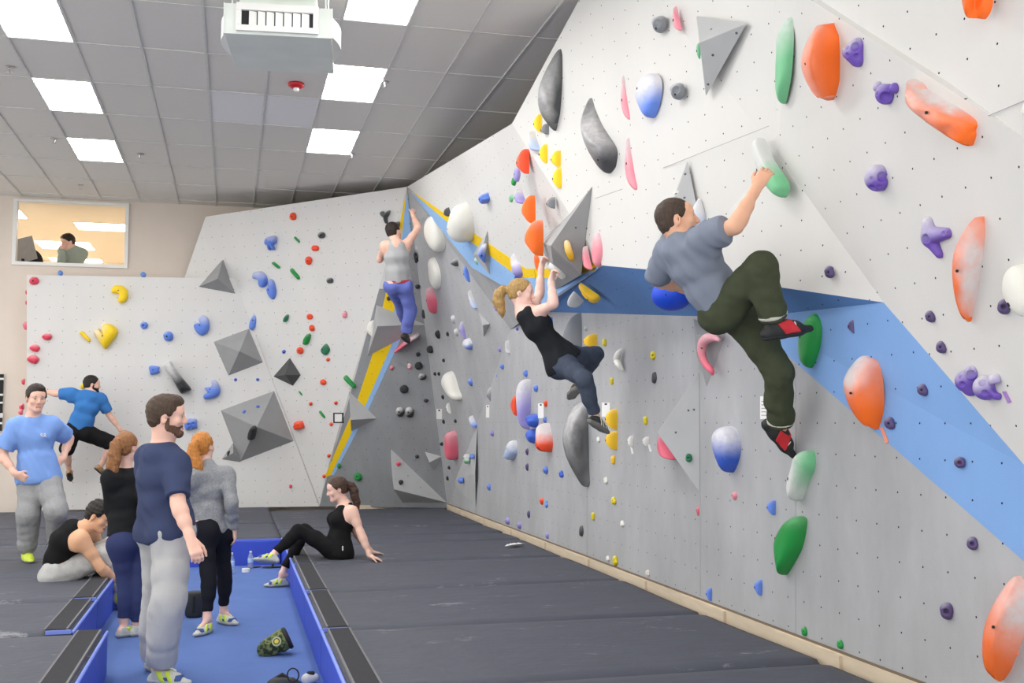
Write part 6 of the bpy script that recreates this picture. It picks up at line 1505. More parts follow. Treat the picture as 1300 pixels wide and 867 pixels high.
def tail2(B, P_, k):
    B.ball(P_(0, -.112, .05), .022 * k, .01)
    z = np.array([0, 0, 1.])
    a = P_(0, -.13, .05); q = lambda x, d, y=0: a + p.hf[1] * x * k - p.hf[2] * y * k - z * d * k
    B.tube([a, q(-.004, .03, .015), q(-.012, .10, .015), q(-.03, .18, .01), q(-.05, .26, .01), q(-.06, .33, .015)], [.022 * k, .036 * k, .042 * k, .042 * k, .034 * k, .006 * k], .02)
    B.tube([a, q(.02, .06, .015), q(.02, .15, .012), q(.0, .24, .012), q(-.01, .30, .015)], [.02 * k, .028 * k, .03 * k, .026 * k, .006 * k], .02)
p.hair(hs, w2, .010, front=.076, nape=-.072, extra=tail2, fold=.0022)
MB().tube([p.hp(*(np.array((math.cos(a) * .022, -.118 + .006 * math.sin(a), .048 + math.sin(a) * .022)))) for a in np.linspace(0, 2 * math.pi, 13)], .006, 6).build('hair_tie', mat('black_elastic', srgb(40, 34, 32), .8), w2, smooth=True)
bl = cloth('black_knit', (34, 35, 37), .08)
B = Blob(); B.clip((-p.U, p.P['pel'] + p.U * .07)); p.torso(B, .016)
slb = lin((0, .062), (.3, .058), (.6, .050), (1., .04))
B.clip()
for q in 'RL': p.arm(B, q, 0, .97, shape=slb, clip=True)
B.clip((-p.U, p.P['pel'] + p.U * .07))
B.ecap(p.P['pel'] + p.U * .05, p.sp[1], p.Rh, p.Fh, .178 * p.k, .132 * p.k, .140 * p.k, .110 * p.k, .05)
B.clip()
B.fold(.004, 28, 13, p.U).fold(.002, 70, 2)
B.build('long_sleeved_top', .0075, bl, w2)
nv = cloth('navy_leggings', (54, 62, 100), .05, bump=.1)
B = Blob(); B.clip((p.U, p.P['pel'] + p.U * .13)); p.seat(B, .006)
B.clip()
for q in 'RL': p.leg(B, q, .005, .89, clip=True)
B.build('leggings', .0075, nv, w2)
for q in 'RL': p.shoe(q, w2, LIME, floor=-.3)

# 3 --- woman in grey, back turned
p = Person(1.66, 'f', 8.85, (269, 672), (263, 593, -1), (258, 567, 1), (.22, -.02, -.97),
    dict(shR=(287, 602, 1), shL=(246, 603, -1), hpR=(279, 676, 1), hpL=(259, 676, -1), elR=(294, 640, -1), elL=(239, 642, 1), wrR=(297, 672, 1), wrL=(245, 676, 1), haR=(299, 688, 1), haL=(249, 690, 1),
         knR=(284, 723, .3), knL=(264, 728, -.3), anR=(284, 774, .5), anL=(263, 783, .0), toR=(303, 781, -1), toL=(246, 794, -1)), None, spine=-.01, h=.0092)
B = Blob(); p.torso(B); p.head(B); p.seat(B)
for q in 'RL': p.arm(B, q); p.leg(B, q); p.footskin(B, q)
p.hand(B, 'R', -p.R + p.F * .4, 22); p.hand(B, 'L', p.R, 30)
w3 = finish(p, B, 'woman with a wavy ginger ponytail in a grey long sleeved top and black leggings', skin('fair2', (238, 196, 178)))
hg = hairmat('ginger', (196, 128, 60)); p.eyes(w3, hg)
def tail3(B, P_, k):
    B.ball(P_(0, -.112, .05), .022 * k, .01)
    z = np.array([0, 0, 1.])
    a = P_(0, -.13, .05); q = lambda x, d, y=0: a + p.hf[1] * x * k - p.hf[2] * y * k - z * d * k
    B.tube([a, q(.0, .03, .02), q(.0, .09, .02), q(.012, .15, .018), q(.035, .20, .018), q(.05, .26, .018), q(.075, .30, .02)], [.020 * k, .036 * k, .046 * k, .052 * k, .048 * k, .034 * k, .006 * k], .02)
    B.tube([q(0, .05, .04), q(-.03, .11, .04), q(-.025, .17, .04), q(.0, .21, .04)], [.02 * k, .03 * k, .028 * k, .01 * k], .02)
p.hair(hg, w3, .010, front=.076, nape=-.072, extra=tail3, fold=.0028)
MB().tube([p.hp(*(np.array((math.cos(a) * .022, -.118 + .006 * math.sin(a), .048 + math.sin(a) * .022)))) for a in np.linspace(0, 2 * math.pi, 13)], .006, 6).build('hair_tie', hg, w3, smooth=True)
gm = cloth('grey_melange', (146, 148, 152), .22, sc=70)
B = Blob(); B.clip((-p.U, p.P['pel'] - p.U * .05)); p.torso(B, .014)
sl3 = lin((0, .060), (.3, .056), (.6, .047), (1., .036))
B.clip()
for q in 'RL': p.arm(B, q, 0, .95, shape=sl3, clip=True)
B.clip((-p.U, p.P['pel'] - p.U * .05))
B.ecap(p.P['pel'] - p.U * .0, p.sp[1], p.Rh, p.Fh, .176 * p.k, .130 * p.k, .138 * p.k, .108 * p.k, .05)
B.clip()
B.ball(p.P['nek'] + p.U * .015, .062 * p.k, .03)
B.fold(.0036, 42, 23, p.U).fold(.002, 80, 2)
B.build('long_sleeved_top', .0075, gm, w3)
bkl = cloth('black_leggings', (30, 31, 38), .05, bump=.1)
B = Blob(); B.clip((p.U, p.P['pel'] + p.U * .11)); p.seat(B, .006)
B.clip()
for q in 'RL': p.leg(B, q, .005, .90, clip=True)
lg = B.build('leggings', .0075, bkl, w3)
pt = p.P['knL'] * .55 + p.P['anL'] * .45 - p.Fh * .058 * p.k
pt = pt + unit(CAM - pt) * .006
MB().lathe([(.007, 0), (.007, .002)], 10, Matrix.Translation(pt) @ Vector(unit(CAM - pt)).to_track_quat('Z', 'Y').to_matrix().to_4x4()).build('round_mark', mat('pale_grey_print', srgb(190, 190, 194), .6), lg)
MB().tube([p.P['wrR'] + (p.R * math.cos(a) + p.F * math.sin(a)) * .026 for a in np.linspace(0, 2 * math.pi, 15)], .006, 6).build('wristwatch', mat('watch_steel', srgb(190, 192, 196), .3, metal=.8), w3, smooth=True)
for q in 'RL': p.shoe(q, w3, LIME, floor=-.3)

# 4 --- man crouching on the mat edge
p = Person(1.76, 'm', 9.55, (72, 728), (104, 670, -.3), (126, 655, -.3), (.86, -.42, .12),
    dict(shR=(103, 684, -1), shL=(116, 674, 1), hpR=(72, 733, -1), hpL=(78, 726, 1), elR=(129, 722, -.6), elL=(127, 700, 1), wrR=(152, 742, 1), wrL=(150, 735, 1), haR=(163, 752, 1), haL=(163, 748, 1),
         knR=(140, 700, -.3), knL=(147, 692, 1), anR=(150, 752, .3), anL=(156, 748, .3), toR=(172, 770, -.3), toL=(176, 764, .3)), None, spine=.06, h=.008)
B = Blob(); p.torso(B); p.head(B); p.seat(B)
for q in 'RL': p.arm(B, q); p.leg(B, q); p.footskin(B, q)
p.hand(B, 'R', -p.U, 40); p.hand(B, 'L', -p.U, 40)
man4 = finish(p, B, 'dark haired man in a black sleeveless top crouching at the pit edge', skin('olive', (226, 176, 140)))
hk = hairmat('black', (36, 31, 28)); p.eyes(man4, hk, mat('lips_o', srgb(178, 112, 98), .5))
p.hair(hk, man4, .014, front=.066, nape=-.07, top=.016, fold=.004)
tb = cloth('black_tank', (28, 28, 30), .06)
B = Blob(); B.clip((-p.U, p.P['pel'] + p.U * .03)); p.torso(B, .016, sh=False)
for q in 'RL': B.cone(p.P['nek'] - p.U * .06, p.P['nek'] * .35 + p.P['sh' + q] * .65 - p.U * .03, .062 * p.k, .056 * p.k, .04)
B.cone(p.P['nek'] - p.U * .06 - p.F * .02, p.sp[3], .07, .11, .04)
B.fold(.004, 28, 33, p.U)
sh4 = B.build('sleeveless_top', .008, tb, man4)
pp = [p.sp[i] - p.F * (.133, .128, .114, .085)[i] * p.k - p.F * .016 for i in (1, 2, 3)] + [p.P['nek'] - p.F * .06 - p.U * .0]
MB().tube([q_ + p.R * .055 for q_ in pp], .004, 6).build('grey_piping', mat('silver_piping', srgb(150, 152, 156), .5), sh4, smooth=True)
B = Blob(); B.clip((p.U, p.P['pel'] + p.U * .09)); p.seat(B, .016)
w4 = lin((0, .115), (.25, .112), (.5, .088), (.75, .082), (1., .06))
B.clip()
for q in 'RL': p.leg(B, q, 0, .97, shape=w4, clip=True)
B.fold(.006, 34, 15, unit(p.P['knR'] - p.P['hpR'])).fold(.002, 70, 4)
B.build('sweatpants', .008, cloth('grey_marl_pale', (186, 186, 184), .08, sc=60), man4)
for q in 'RL': p.shoe(q, man4, LIME)

# 5 --- man in the light blue tee, hands on hips
p = Person(1.80, 'm', 10.75, (48, 606), (42, 528, -.3), (46, 505, -1), (.62, -.08, .78),
    dict(shR=(20, 541, .3), shL=(64, 539, -.3), hpR=(40, 612, .3), hpL=(60, 610, -.3), elR=(2, 578, 1), elL=(88, 556, 1), wrR=(20, 602, -1), wrL=(80, 582, -1), haR=(33, 608, -1), haL=(71, 590, -1),
         knR=(36, 655, -.4), knL=(72, 650, -1), anR=(34, 700, .6), anL=(70, 690, 1), toR=(40, 712, -1), toL=(76, 703, -1)), None, spine=.0, h=.0085)
B = Blob(); p.torso(B); p.head(B); p.seat(B)
for q in 'RL': p.arm(B, q); p.leg(B, q); p.footskin(B, q)
p.hand(B, 'R', -p.F + p.R * -.5, 12); p.hand(B, 'L', -p.F + p.R * .5, 12)
man5 = finish(p, B, 'man in a light blue t-shirt and grey sweatpants standing with hands on hips', skin('fair', (238, 192, 172)))
hd = hairmat('dark_brown', (48, 38, 34)); p.eyes(man5, hd, mat('lips_m', srgb(196, 130, 118), .5))
p.hair(hd, man5, .010, front=.074, nape=-.06, top=.014, fold=.002)
lb = cloth('light_blue', (128, 164, 228), .05)
B = Blob(); B.clip((-p.U, p.P['pel'] - p.U * .03)); p.torso(B, .014); p.seat(B, .026)
B.clip()
for q in 'RL': p.arm(B, q, 0, .40, shape=lin((0, .078), (.2, .084), (.5, .086)), clip=True)
B.clip((-p.U, p.P['pel'] - p.U * .03))
B.ecap(p.P['pel'], p.sp[1], p.Rh, p.Fh, .198 * p.k, .158 * p.k, .160 * p.k, .128 * p.k, .05)
B.clip()
B.sub(lambda X, Y, Z, c=p.P['nek'] + p.U * .055 + p.F * .035: np.sqrt((X - c[0]) ** 2 + (Y - c[1]) ** 2 + (Z - c[2]) ** 2) - .088, p.P['nek'] - .12, p.P['nek'] + .16, .01)
B.fold(.0055, 24, 43, p.U).fold(.0025, 60, 7)
sh5 = B.build('t_shirt', .008, lb, man5)
m_print = mat('white_shirt_print', srgb(236, 238, 244), .8)
c5 = p.sp[2] + p.R * -.085 * p.k + p.U * .045 * p.k + p.F * .2
r5 = unit(p.F); 
for dx, pts in ((-.026, 'D'), (.004, 'D')):
    o5 = c5 - p.F * .048
    ring = [o5 + p.R * (dx + .009 * math.cos(a) * (1 if math.cos(a) > 0 else .5)) * -1 + p.U * (.012 * math.sin(a)) - p.F * .002 * abs(math.cos(a)) for a in np.linspace(0, 2 * math.pi, 13)]
    MB().tube(ring, .0035, 5).build('chest_print', m_print, sh5)
MB().tube([c5 - p.F * .050 + p.R * (.022 - .044 * t) * -1 - p.U * (.020 + .003 * math.sin(9 * t)) for t in np.linspace(0, 1, 9)], .003, 5).build('chest_print', m_print, sh5)
B = Blob(); B.clip((p.U, p.P['pel'] + p.U * .03)); p.seat(B, .018)
w5 = lin((0, .112), (.2, .112), (.5, .098), (.8, .088), (.95, .085), (1., .07))
B.clip()
for q in 'RL': p.leg(B, q, 0, 1., shape=w5, clip=True)
B.fold(.006, 26, 55, np.array([0, 0, 1.])).fold(.0025, 60, 4)
sp5 = B.build('sweatpants', .008, cloth('grey_marl_dark', (152, 153, 155), .09, sc=60), man5)
for i in range(9):
    t = .12 + i * .075
    q_ = p.P['hpL'] + (p.P['knL'] - p.P['hpL']) * min(1, t * 1.35) if t * 1.35 < 1 else p.P['knL'] + (p.P['anL'] - p.P['knL']) * (t * 1.35 - 1)
    out_ = unit(-p.Rh * .9 + p.Fh * .45); q_ = q_ + out_ * (.112 - .02 * t) * p.k
    MB().tube([q_ + (p.Fh * math.cos(a) * .014 + np.array([0, 0, 1]) * math.sin(a) * .016) for a in np.linspace(.6, 5.4, 8)], .0035, 5).build('leg_letter', mat('lavender_print', srgb(190, 190, 214), .8), sp5)
for q in 'RL': p.shoe(q, man5, dict(upper=lime, sole=shoe_sole), floor=.0)

# 6 --- climber in the blue tee at the left wall
p = Person(1.80, 'm', 16.3, (100, 546), (116, 499, -.4), (117, 488, .3), (.85, -.1, -.5),
    dict(shR=(127, 506, .3), shL=(92, 500, -.3), hpR=(108, 549, .4), hpL=(92, 548, -.4), elR=(139, 527, .5), elL=(72, 500, .4), wrR=(153, 546, .5), wrL=(58, 497, .7), haR=(158, 552, 1), haL=(52, 496, 1),
         knR=(142, 563, .5), knL=(84, 572, .9), anR=(128, 592, .8), anL=(88, 598, .9), toR=(136, 599, 1), toL=(90, 606, 1)), None, spine=.02, h=.011)
B = Blob(); p.torso(B); p.head(B); p.seat(B)
for q in 'RL': p.arm(B, q); p.leg(B, q); p.footskin(B, q)
p.hand(B, 'R', p.F, 20); p.hand(B, 'L', p.F, 30)
man6 = finish(p, B, 'climber in a blue t-shirt and black shorts on the left wall', skin('fair', (238, 192, 172)))
p.eyes(man6, hk); p.hair(hk, man6, .010, front=.072, nape=-.055, fold=.002); p.beard(hk, man6)
B = Blob(); B.clip((-p.U, p.P['pel'] - p.U * .03)); p.torso(B, .016)
B.clip()
for q in 'RL': p.arm(B, q, 0, .40, shape=lin((0, .076), (.2, .080), (.5, .080)), clip=True)
B.clip((-p.U, p.P['pel'] - p.U * .03))
B.ecap(p.P['pel'], p.sp[1], p.Rh, p.Fh, .178 * p.k, .13 * p.k, .158 * p.k, .122 * p.k, .05)
B.clip()
B.fold(.005, 30, 63, p.U)
B.build('t_shirt', .010, cloth('royal_blue', (66, 126, 196), .05), man6)
B = Blob(); B.clip((p.U, p.P['pel'] + p.U * .08)); p.seat(B, .016)
B.clip()
for q in 'RL': p.leg(B, q, 0, .47, shape=lin((0, .118), (.5, .105)), clip=True)
B.fold(.005, 30, 64)
B.build('shorts', .010, cloth('black_shorts', (32, 32, 34), .05), man6)
for q in 'RL': p.shoe(q, man6, dict(upper=mat('tan_leather', srgb(176, 140, 104), .7), sole=blk_rub), h=.009)

# 7 --- woman sitting on the mat edge
p = Person(1.68, 'f', 10.95, (428, 700), (441, 640, .3), (428, 621, -.4), (-.93, -.22, .28),
    dict(shR=(434, 646, 1), shL=(447, 649, -1), hpR=(424, 700, 1), hpL=(430, 702, -1), elR=(455, 680, .6), elL=(459, 679, -.5), wrR=(472, 701, .6), wrL=(470, 706, -.4), haR=(481, 702, .6), haL=(482, 710, -.4),
         knR=(386, 672, .8), knL=(378, 673, -.8), anR=(358, 728, .5), anL=(346, 705, -.5), toR=(337, 742, -.3), toL=(316, 702, -.6)), None, spine=-.02, h=.008)
B = Blob(); p.torso(B); p.head(B); p.seat(B)
for q in 'RL': p.arm(B, q); p.leg(B, q); p.footskin(B, q)
for q in 'RL': p.hand(B, q, np.array([0, 0, -1.]), 6)
w7 = finish(p, B, 'woman in a black tank top and leggings sitting back on the mat edge', skin('fair2', (238, 196, 178)))
hn = hairmat('chestnut', (78, 58, 48)); p.eyes(w7, hn, mat('lips_f', srgb(204, 112, 112), .45))
def tail7(B, P_, k):
    B.ball(P_(0, -.112, .03), .024 * k, .01)
    pts = [P_(0, -.115, .03), P_(.004, -.15, .0), P_(.0, -.165, -.06), P_(.0, -.155, -.12), P_(.01, -.165, -.18), P_(.01, -.15, -.24), P_(.01, -.14, -.30)]
    B.tube(pts, [.020 * k, .036 * k, .042 * k, .040 * k, .036 * k, .026 * k, .008 * k], .02)
p.hair(hn, w7, .010, front=.076, nape=-.06, extra=tail7, fold=.0022)
B = Blob(); B.clip((-p.U, p.P['pel'] - p.U * .04)); p.torso(B, .012, sh=False); p.seat(B, .019)
B.clip()
for q in 'RL':
    B.cone(p.sp[3] + (p.P['sh' + q] - p.P['nek']) * .42 + p.F * .055, p.P['nek'] * .5 + p.P['sh' + q] * .5 + p.U * .030, .022, .017, .02)
    B.cone(p.P['nek'] * .5 + p.P['sh' + q] * .5 + p.U * .030, p.sp[3] + (p.P['sh' + q] - p.P['nek']) * .40 - p.F * .06, .017, .022, .02)
B.fold(.0025, 40, 73, p.U)
tk = B.build('tank_top', .0075, tb, w7)
B = Blob(); B.clip((p.U, p.P['pel'] + p.U * .08)); p.seat(B, .008)
B.clip()
for q in 'RL': p.leg(B, q, .006, .92, clip=True)
B.fold(.0015, 50, 3)
lg7 = B.build('leggings', .0075, cloth('black_cotton', (27, 27, 29), .06, bump=.1), w7)
c7 = atd(435, 696, depth(p.P['hpL']) - .13)
MB().box((-.006, -.003, -.022), (.006, .003, .022), Matrix.Translation(c7)).build('white_tab', m_print, lg7)
p.shoe('R', w7, LIME, floor=-.3); p.shoe('L', w7, LIME)

# 8 --- climber in the grey vest on the far corner
p = Person(1.82, 'm', 15.5, (506, 360), (502, 305, .3), (500, 294, .6), (.55, .12, -.8),
    dict(shR=(515, 312, .5), shL=(489, 312, -.3), hpR=(513, 364, .4), hpL=(498, 363, -.4), elR=(531, 289, .6), elL=(482, 330, .8), wrR=(524, 272, .9), wrL=(488, 318, .8), haR=(526, 266, 1), haL=(492, 312, 1),
         knR=(521, 393, .3), knL=(508, 384, 1), anR=(515, 424, .3), anL=(514, 408, .9), toR=(522, 430, 1), toL=(518, 414, 1)), None, spine=.02, h=.010)
B = Blob(); p.torso(B); p.head(B); p.seat(B)
for q in 'RL': p.arm(B, q); p.leg(B, q); p.footskin(B, q)
p.hand(B, 'R', p.F, 55); p.hand(B, 'L', p.F, 55)
man8 = finish(p, B, 'climber in a grey vest and blue trousers high in the far corner', skin('fair', (238, 192, 172)))
p.eyes(man8, hk); p.hair(hd, man8, .010, front=.072, nape=-.055, fold=.002)
B = Blob(); B.clip((-p.U, p.P['pel'] + p.U * .03)); p.torso(B, .014, sh=False)
for q in 'RL': B.cone(p.sp[3] + (p.P['sh' + q] - p.P['nek']) * .35, p.P['nek'] * .55 + p.P['sh' + q] * .45 + p.U * .01, .07, .045, .04)
B.clip((-p.U, p.P['pel'] + p.U * .03))
B.ecap(p.P['pel'], p.sp[1], p.Rh, p.Fh, .172 * p.k, .128 * p.k, .155 * p.k, .122 * p.k, .05)
B.clip()
B.fold(.005, 34, 83, p.U)
B.build('vest', .009, cloth('pale_grey', (178, 179, 180), .05), man8)
B = Blob(); B.clip((p.U, p.P['pel'] + p.U * .015)); p.seat(B, .014)
B.clip()
for q in 'RL': p.leg(B, q, 0, .96, shape=lin((0, .108), (.25, .10), (.5, .082), (.75, .08), (1., .068)), clip=True)
B.fold(.005, 30, 84, np.array([0, 0, 1.]))
tr8 = B.build('trousers', .009, cloth('periwinkle', (112, 124, 198), .06), man8)
B = Blob(); B.ecap(p.P['pel'] + p.U * .0, p.P['pel'] + p.U * .05, p.Rh, p.Fh, .190 * p.k, .146 * p.k, .184 * p.k, .142 * p.k, .02, clip0=0, clip1=0)
B.build('waistband', .009, mat('red_waistband', srgb(176, 52, 62), .7), man8)
for q in 'RL': p.shoe(q, man8, dict(upper=mat('dark_shoe', srgb(66, 60, 56), .7), sole=blk_rub), h=.009)

# 9 --- blonde climber
p = Person(1.66, 'f', 9.0, (716, 458), (660, 389, -.3), (662, 372, .2), (.92, -.06, .1),
    dict(shR=(680, 398, -1), shL=(675, 391, 1), hpR=(714, 462, -1), hpL=(722, 455, 1), elR=(703, 386, -.8), elL=(685, 374, .9), wrR=(699, 357, .6), wrL=(687, 340, .6), haR=(702, 345, .6), haL=(690, 331, .6),
         knR=(743, 482, -.9), knL=(757, 449, .9), anR=(757, 530, .3), anL=(733, 490, .3), toR=(775, 541, .8), toL=(727, 497, .6)), None, spine=.0, h=.0072)
B = Blob(); p.torso(B); p.head(B); p.seat(B)
for q in 'RL': p.arm(B, q); p.leg(B, q); p.footskin(B, q)
p.hand(B, 'R', p.F, 48); p.hand(B, 'L', p.F, 48)
w9 = finish(p, B, 'blonde woman climbing in a black tank top and dark jeans', skin('pale', (242, 202, 188)))
hbl = hairmat('blonde', (176, 142, 88)); p.eyes(w9, hbl, mat('lips_f', srgb(204, 112, 112), .45))
def tail9(B, P_, k):
    B.ball(P_(0, -.112, .02), .024 * k, .01)
    z = np.array([0, 0, 1.]); a = P_(0, -.125, .02); q = lambda x, d, y: a + p.hf[1] * x * k - p.hf[2] * y * k - z * d * k
    B.tube([a, q(0, .0, .035), q(.0, .05, .065), q(0, .12, .06), q(.0, .19, .045), q(.0, .25, .04)], [.022 * k, .034 * k, .040 * k, .038 * k, .028 * k, .005 * k], .02)
    B.tube([a, q(0, .03, .08), q(.0, .10, .10), q(0, .18, .095)], [.02 * k, .026 * k, .024 * k, .005 * k], .02)
p.hair(hbl, w9, .010, front=.076, nape=-.06, extra=tail9, fold=.0016)
MB().tube([p.hp(*(np.array((math.cos(a) * .024, -.122, .02 + math.sin(a) * .024)))) for a in np.linspace(0, 2 * math.pi, 13)], .006, 6).build('hair_tie', mat('black_elastic', srgb(40, 34, 32), .8), w9, smooth=True)
B = Blob(); B.clip((-p.U, p.P['pel'] - p.U * .02)); p.torso(B, .011, sh=False); p.seat(B, .020)
B.clip()
for q in 'RL':
    B.cone(p.sp[3] + (p.P['sh' + q] - p.P['nek']) * .25 + p.F * .045, p.P['nek'] * .6 + p.P['sh' + q] * .4 + p.U * .02, .020, .018, .02)
    B.cone(p.P['nek'] * .6 + p.P['sh' + q] * .4 + p.U * .02, p.sp[3] - p.F * .055, .018, .022, .02)
B.fold(.003, 46, 93, p.U)
tk9 = B.build('tank_top', .0065, cloth('black_rib', (40, 42, 46), .06), w9)
jean = cloth('dark_denim', (72, 80, 96), .10, sc=30)
B = Blob(); B.clip((p.U, p.P['pel'] + p.U * .075)); p.seat(B, .008)
B.clip()
for q in 'RL': p.leg(B, q, .011, .93, clip=True)
B.fold(.003, 60, 94).fold(.002, 26, 5)
B.build('jeans', .0065, jean, w9)
bw = dict(upper=mat('black_shoe_canvas', srgb(48, 48, 48), .7), sole=mat('worn_rubber', srgb(120, 120, 116), .7), rand=mat('worn_rubber', srgb(120, 120, 116), .7), bands=[('strap', mat('cream_strap', srgb(214, 208, 190), .7), .02, .034), ('strap', mat('cream_strap', srgb(214, 208, 190), .7), .055, .068), ('strap', mat('cream_strap', srgb(214, 208, 190), .7), .09, .102)])
for q in 'RL': p.shoe(q, w9, bw)

# 10 --- man climbing on the right
p = Person(1.80, 'm', 6.50, (921, 385), (866, 301, -.3), (860, 279, .2), (.90, .20, .02),
    dict(shR=(892, 302, -1), shL=(850, 318, 1), hpR=(919, 396, -1), hpL=(933, 390, 1), elR=(934, 287, -.6), elL=(833, 354, .6), wrR=(961, 237, .7), wrL=(872, 368, 1), haR=(971, 221, .7), haL=(884, 366, 1),
         knR=(967, 337, -.8), knL=(990, 472, -.3), anR=(983, 409, .3), anL=(992, 541, .8), toR=(1020, 402, .6), toL=(1015, 566, .6)), None, spine=.03, h=.0068)
B = Blob(); p.torso(B); p.head(B); p.seat(B)
for q in 'RL': p.arm(B, q); p.leg(B, q); p.footskin(B, q)
p.hand(B, 'R', RIGHT * .30 + FWD * .9 - UP * .15, 20); p.hand(B, 'L', RIGHT * .4 + FWD * .8, 40)
man10 = finish(p, B, 'man in a grey t-shirt and olive trousers climbing with one arm raised', skin('tan', (234, 182, 152)))
hm = hairmat('short_brown', (70, 56, 46)); p.eyes(man10, hm, mat('lips_m', srgb(196, 130, 118), .5))
p.hair(hm, man10, .006, front=.068, nape=-.06, fold=.001)
gt = cloth('slate_grey', (132, 140, 156), .06)
B = Blob(); B.clip((-p.U, p.P['pel'] - p.U * .04)); p.torso(B, .016, belly=.012)
B.clip()
for q in 'RL': p.arm(B, q, 0, .36 if q == 'R' else .46, shape=lin((0, .076), (.2, .080), (.5, .078)), clip=True)
B.clip((-p.U, p.P['pel'] - p.U * .04))
B.ecap(p.P['pel'] - p.U * .0, p.sp[1], p.Rh, p.Fh, .176 * p.k, .130 * p.k, .158 * p.k, .13 * p.k, .05)
B.clip()
B.sub(lambda X, Y, Z, c=p.P['nek'] + p.U * .06 + p.F * .03: np.sqrt((X - c[0]) ** 2 + (Y - c[1]) ** 2 + (Z - c[2]) ** 2) - .085, p.P['nek'] - .12, p.P['nek'] + .16, .01)
B.fold(.0075, 24, 103, unit(p.U + p.R * .5) * 1.1).fold(.0035, 58, 8, p.U)
B.build('t_shirt', .0065, gt, man10)
ol = cloth('olive_drill', (72, 78, 60), .08, sc=20)
B = Blob(); B.clip((p.U, p.P['pel'] + p.U * .07)); p.seat(B, .014)
B.clip()
for q in 'RL': p.leg(B, q, 0, .975, shape=lin((0, .104), (.25, .096), (.5, .080), (.75, .080), (1., .074)), clip=True)
B.fold(.0045, 34, 104).fold(.002, 70, 5)
tr = B.build('trousers', .0065, ol, man10)
hemm = mat('pale_reflective_hem', srgb(196, 196, 184), .6)
for q in 'RL':
    a = p.P['kn' + q] + (p.P['an' + q] - p.P['kn' + q]) * .865; b = p.P['kn' + q] + (p.P['an' + q] - p.P['kn' + q]) * .905
    B = Blob(); B.cone(a, b, .0835 * p.k, .0832 * p.k, .01, clip0=0, clip1=0); B.fold(.0045, 34, 104); B.build('hem_tape', .0055, hemm, tr)
for q in 'RL': p.shoe(q, man10, REDS, size=1.12)

# 11 --- man behind the office window
YO = 19.6
p = Person(1.76, 'm', depth(ony(92, 345, YO)), (92, 349), (94, 315, .3), (86, 307, -.4), (-.62, -.25, .72),
    dict(shR=(81, 318, -.3), shL=(104, 321, .3), hpR=(86, 351, .3), hpL=(98, 351, .3), elR=(78, 334, -1), elL=(84, 336, -1), wrR=(79, 317, .3), wrL=(78, 322, .3), haR=(81, 312, .3), haL=(80, 316, .3),
         knR=(84, 362, -1), knL=(96, 362, -1), anR=(84, 385, 1), anL=(96, 385, 1), toR=(82, 388, -1), toL=(94, 388, -1)), None, spine=.03, h=.011)
B = Blob(); p.torso(B); p.head(B); p.seat(B)
for q in 'RL': p.arm(B, q); p.leg(B, q); p.footskin(B, q)
p.hand(B, 'R', -p.F, 60); p.hand(B, 'L', -p.F, 60)
man11 = finish(p, B, 'man in a grey green sweater leaning on his hands behind the office window', skin('fair', (238, 192, 172)))
p.eyes(man11, hd); p.hair(hd, man11, .014, front=.072, nape=-.055, top=.01, fold=.003)
B = Blob(); p.torso(B, .018)
for q in 'RL': p.arm(B, q, 0, .95, shape=lin((0, .074), (.5, .062), (1., .045)), clip=True)
B.fold(.005, 34, 113); B.build('sweater', .010, cloth('sage_grey', (160, 172, 162), .05), man11)
B = Blob(); p.seat(B, .014)
for q in 'RL': p.leg(B, q, .01, .97)
B.build('trousers', .012, cloth('charcoal', (58, 58, 62), .05), man11)
for q in 'RL': p.shoe(q, man11, dict(upper=mat('dark_shoe', srgb(66, 60, 56), .7)), h=.012)
# ------------------------------------------------------------------ hanging air unit, alarm, detectors
m_galv = mat('galvanised_sheet', srgb(222, 228, 222), .38, .07, 3, bump=.05, bscale=6, metal=.1)
m_dark = mat('dark_opening', srgb(40, 42, 44), .8)
def pz(px, py, z): return onz(px, py, z)
ZU = 4.30
fl_ = pz(284, 42, ZU); fr_ = pz(421, 49, ZU); bl_ = pz(284, 87, ZU); br_ = pz(411, 94, ZU)
ex = unit((fr_ - fl_) * [1, 1, 0]); ey = np.array([-ex[1], ex[0], 0.])
wid = float((fr_ - fl_) @ ex); dep = float(((bl_ - fl_) @ ey + (br_ - fr_) @ ey) / 2)
UM = Matrix(((ex[0], ey[0], 0, fl_[0]), (ex[1], ey[1], 0, fl_[1]), (0, 0, 1, ZU), (0, 0, 0, 1)))
hu = .235
unit_ = empty('air_unit', fl_ + ex * wid / 2 + ey * dep / 2, 'galvanised metal air unit hanging from the ceiling, with a white louvred outlet', 'air unit')
MB().box((0, 0, 0), (wid, dep, hu), UM).build('casing', m_galv, unit_, bevel=.006)
g0, g1, gz0, gz1 = .09, wid - .10, .02, hu - .0
gr_ = MB()
gr_.box((g0, -.03, gz0), (g1, .001, gz0 + .045), UM); gr_.box((g0, -.03, gz1 - .055), (g1, .001, gz1), UM)
gr_.box((g0, -.03, gz0 + .045), (g0 + .04, .001, gz1 - .055), UM); gr_.box((g1 - .04, -.03, gz0 + .045), (g1, .001, gz1 - .055), UM)
gr_.build('grille_frame', m_frame, unit_, bevel=.003)
MB().box((g0 + .04, -.004, gz0 + .045), (g1 - .04, .0015, gz1 - .055), UM).build('opening', m_dark, unit_)
nl = 7; x0 = g0 + .04 + .055; x1 = g1 - .04 - .02
for i in range(nl):
    a = x0 + (x1 - x0) * i / nl
    M = UM @ Matrix.Translation((a, -.018, 0)) @ Matrix.Rotation(.30, 4, 'Z')
    MB().box((0, -.003, gz0 + .048), ((x1 - x0) / nl * .98, .003, gz1 - .058), M).build('louvre', m_frame, unit_)
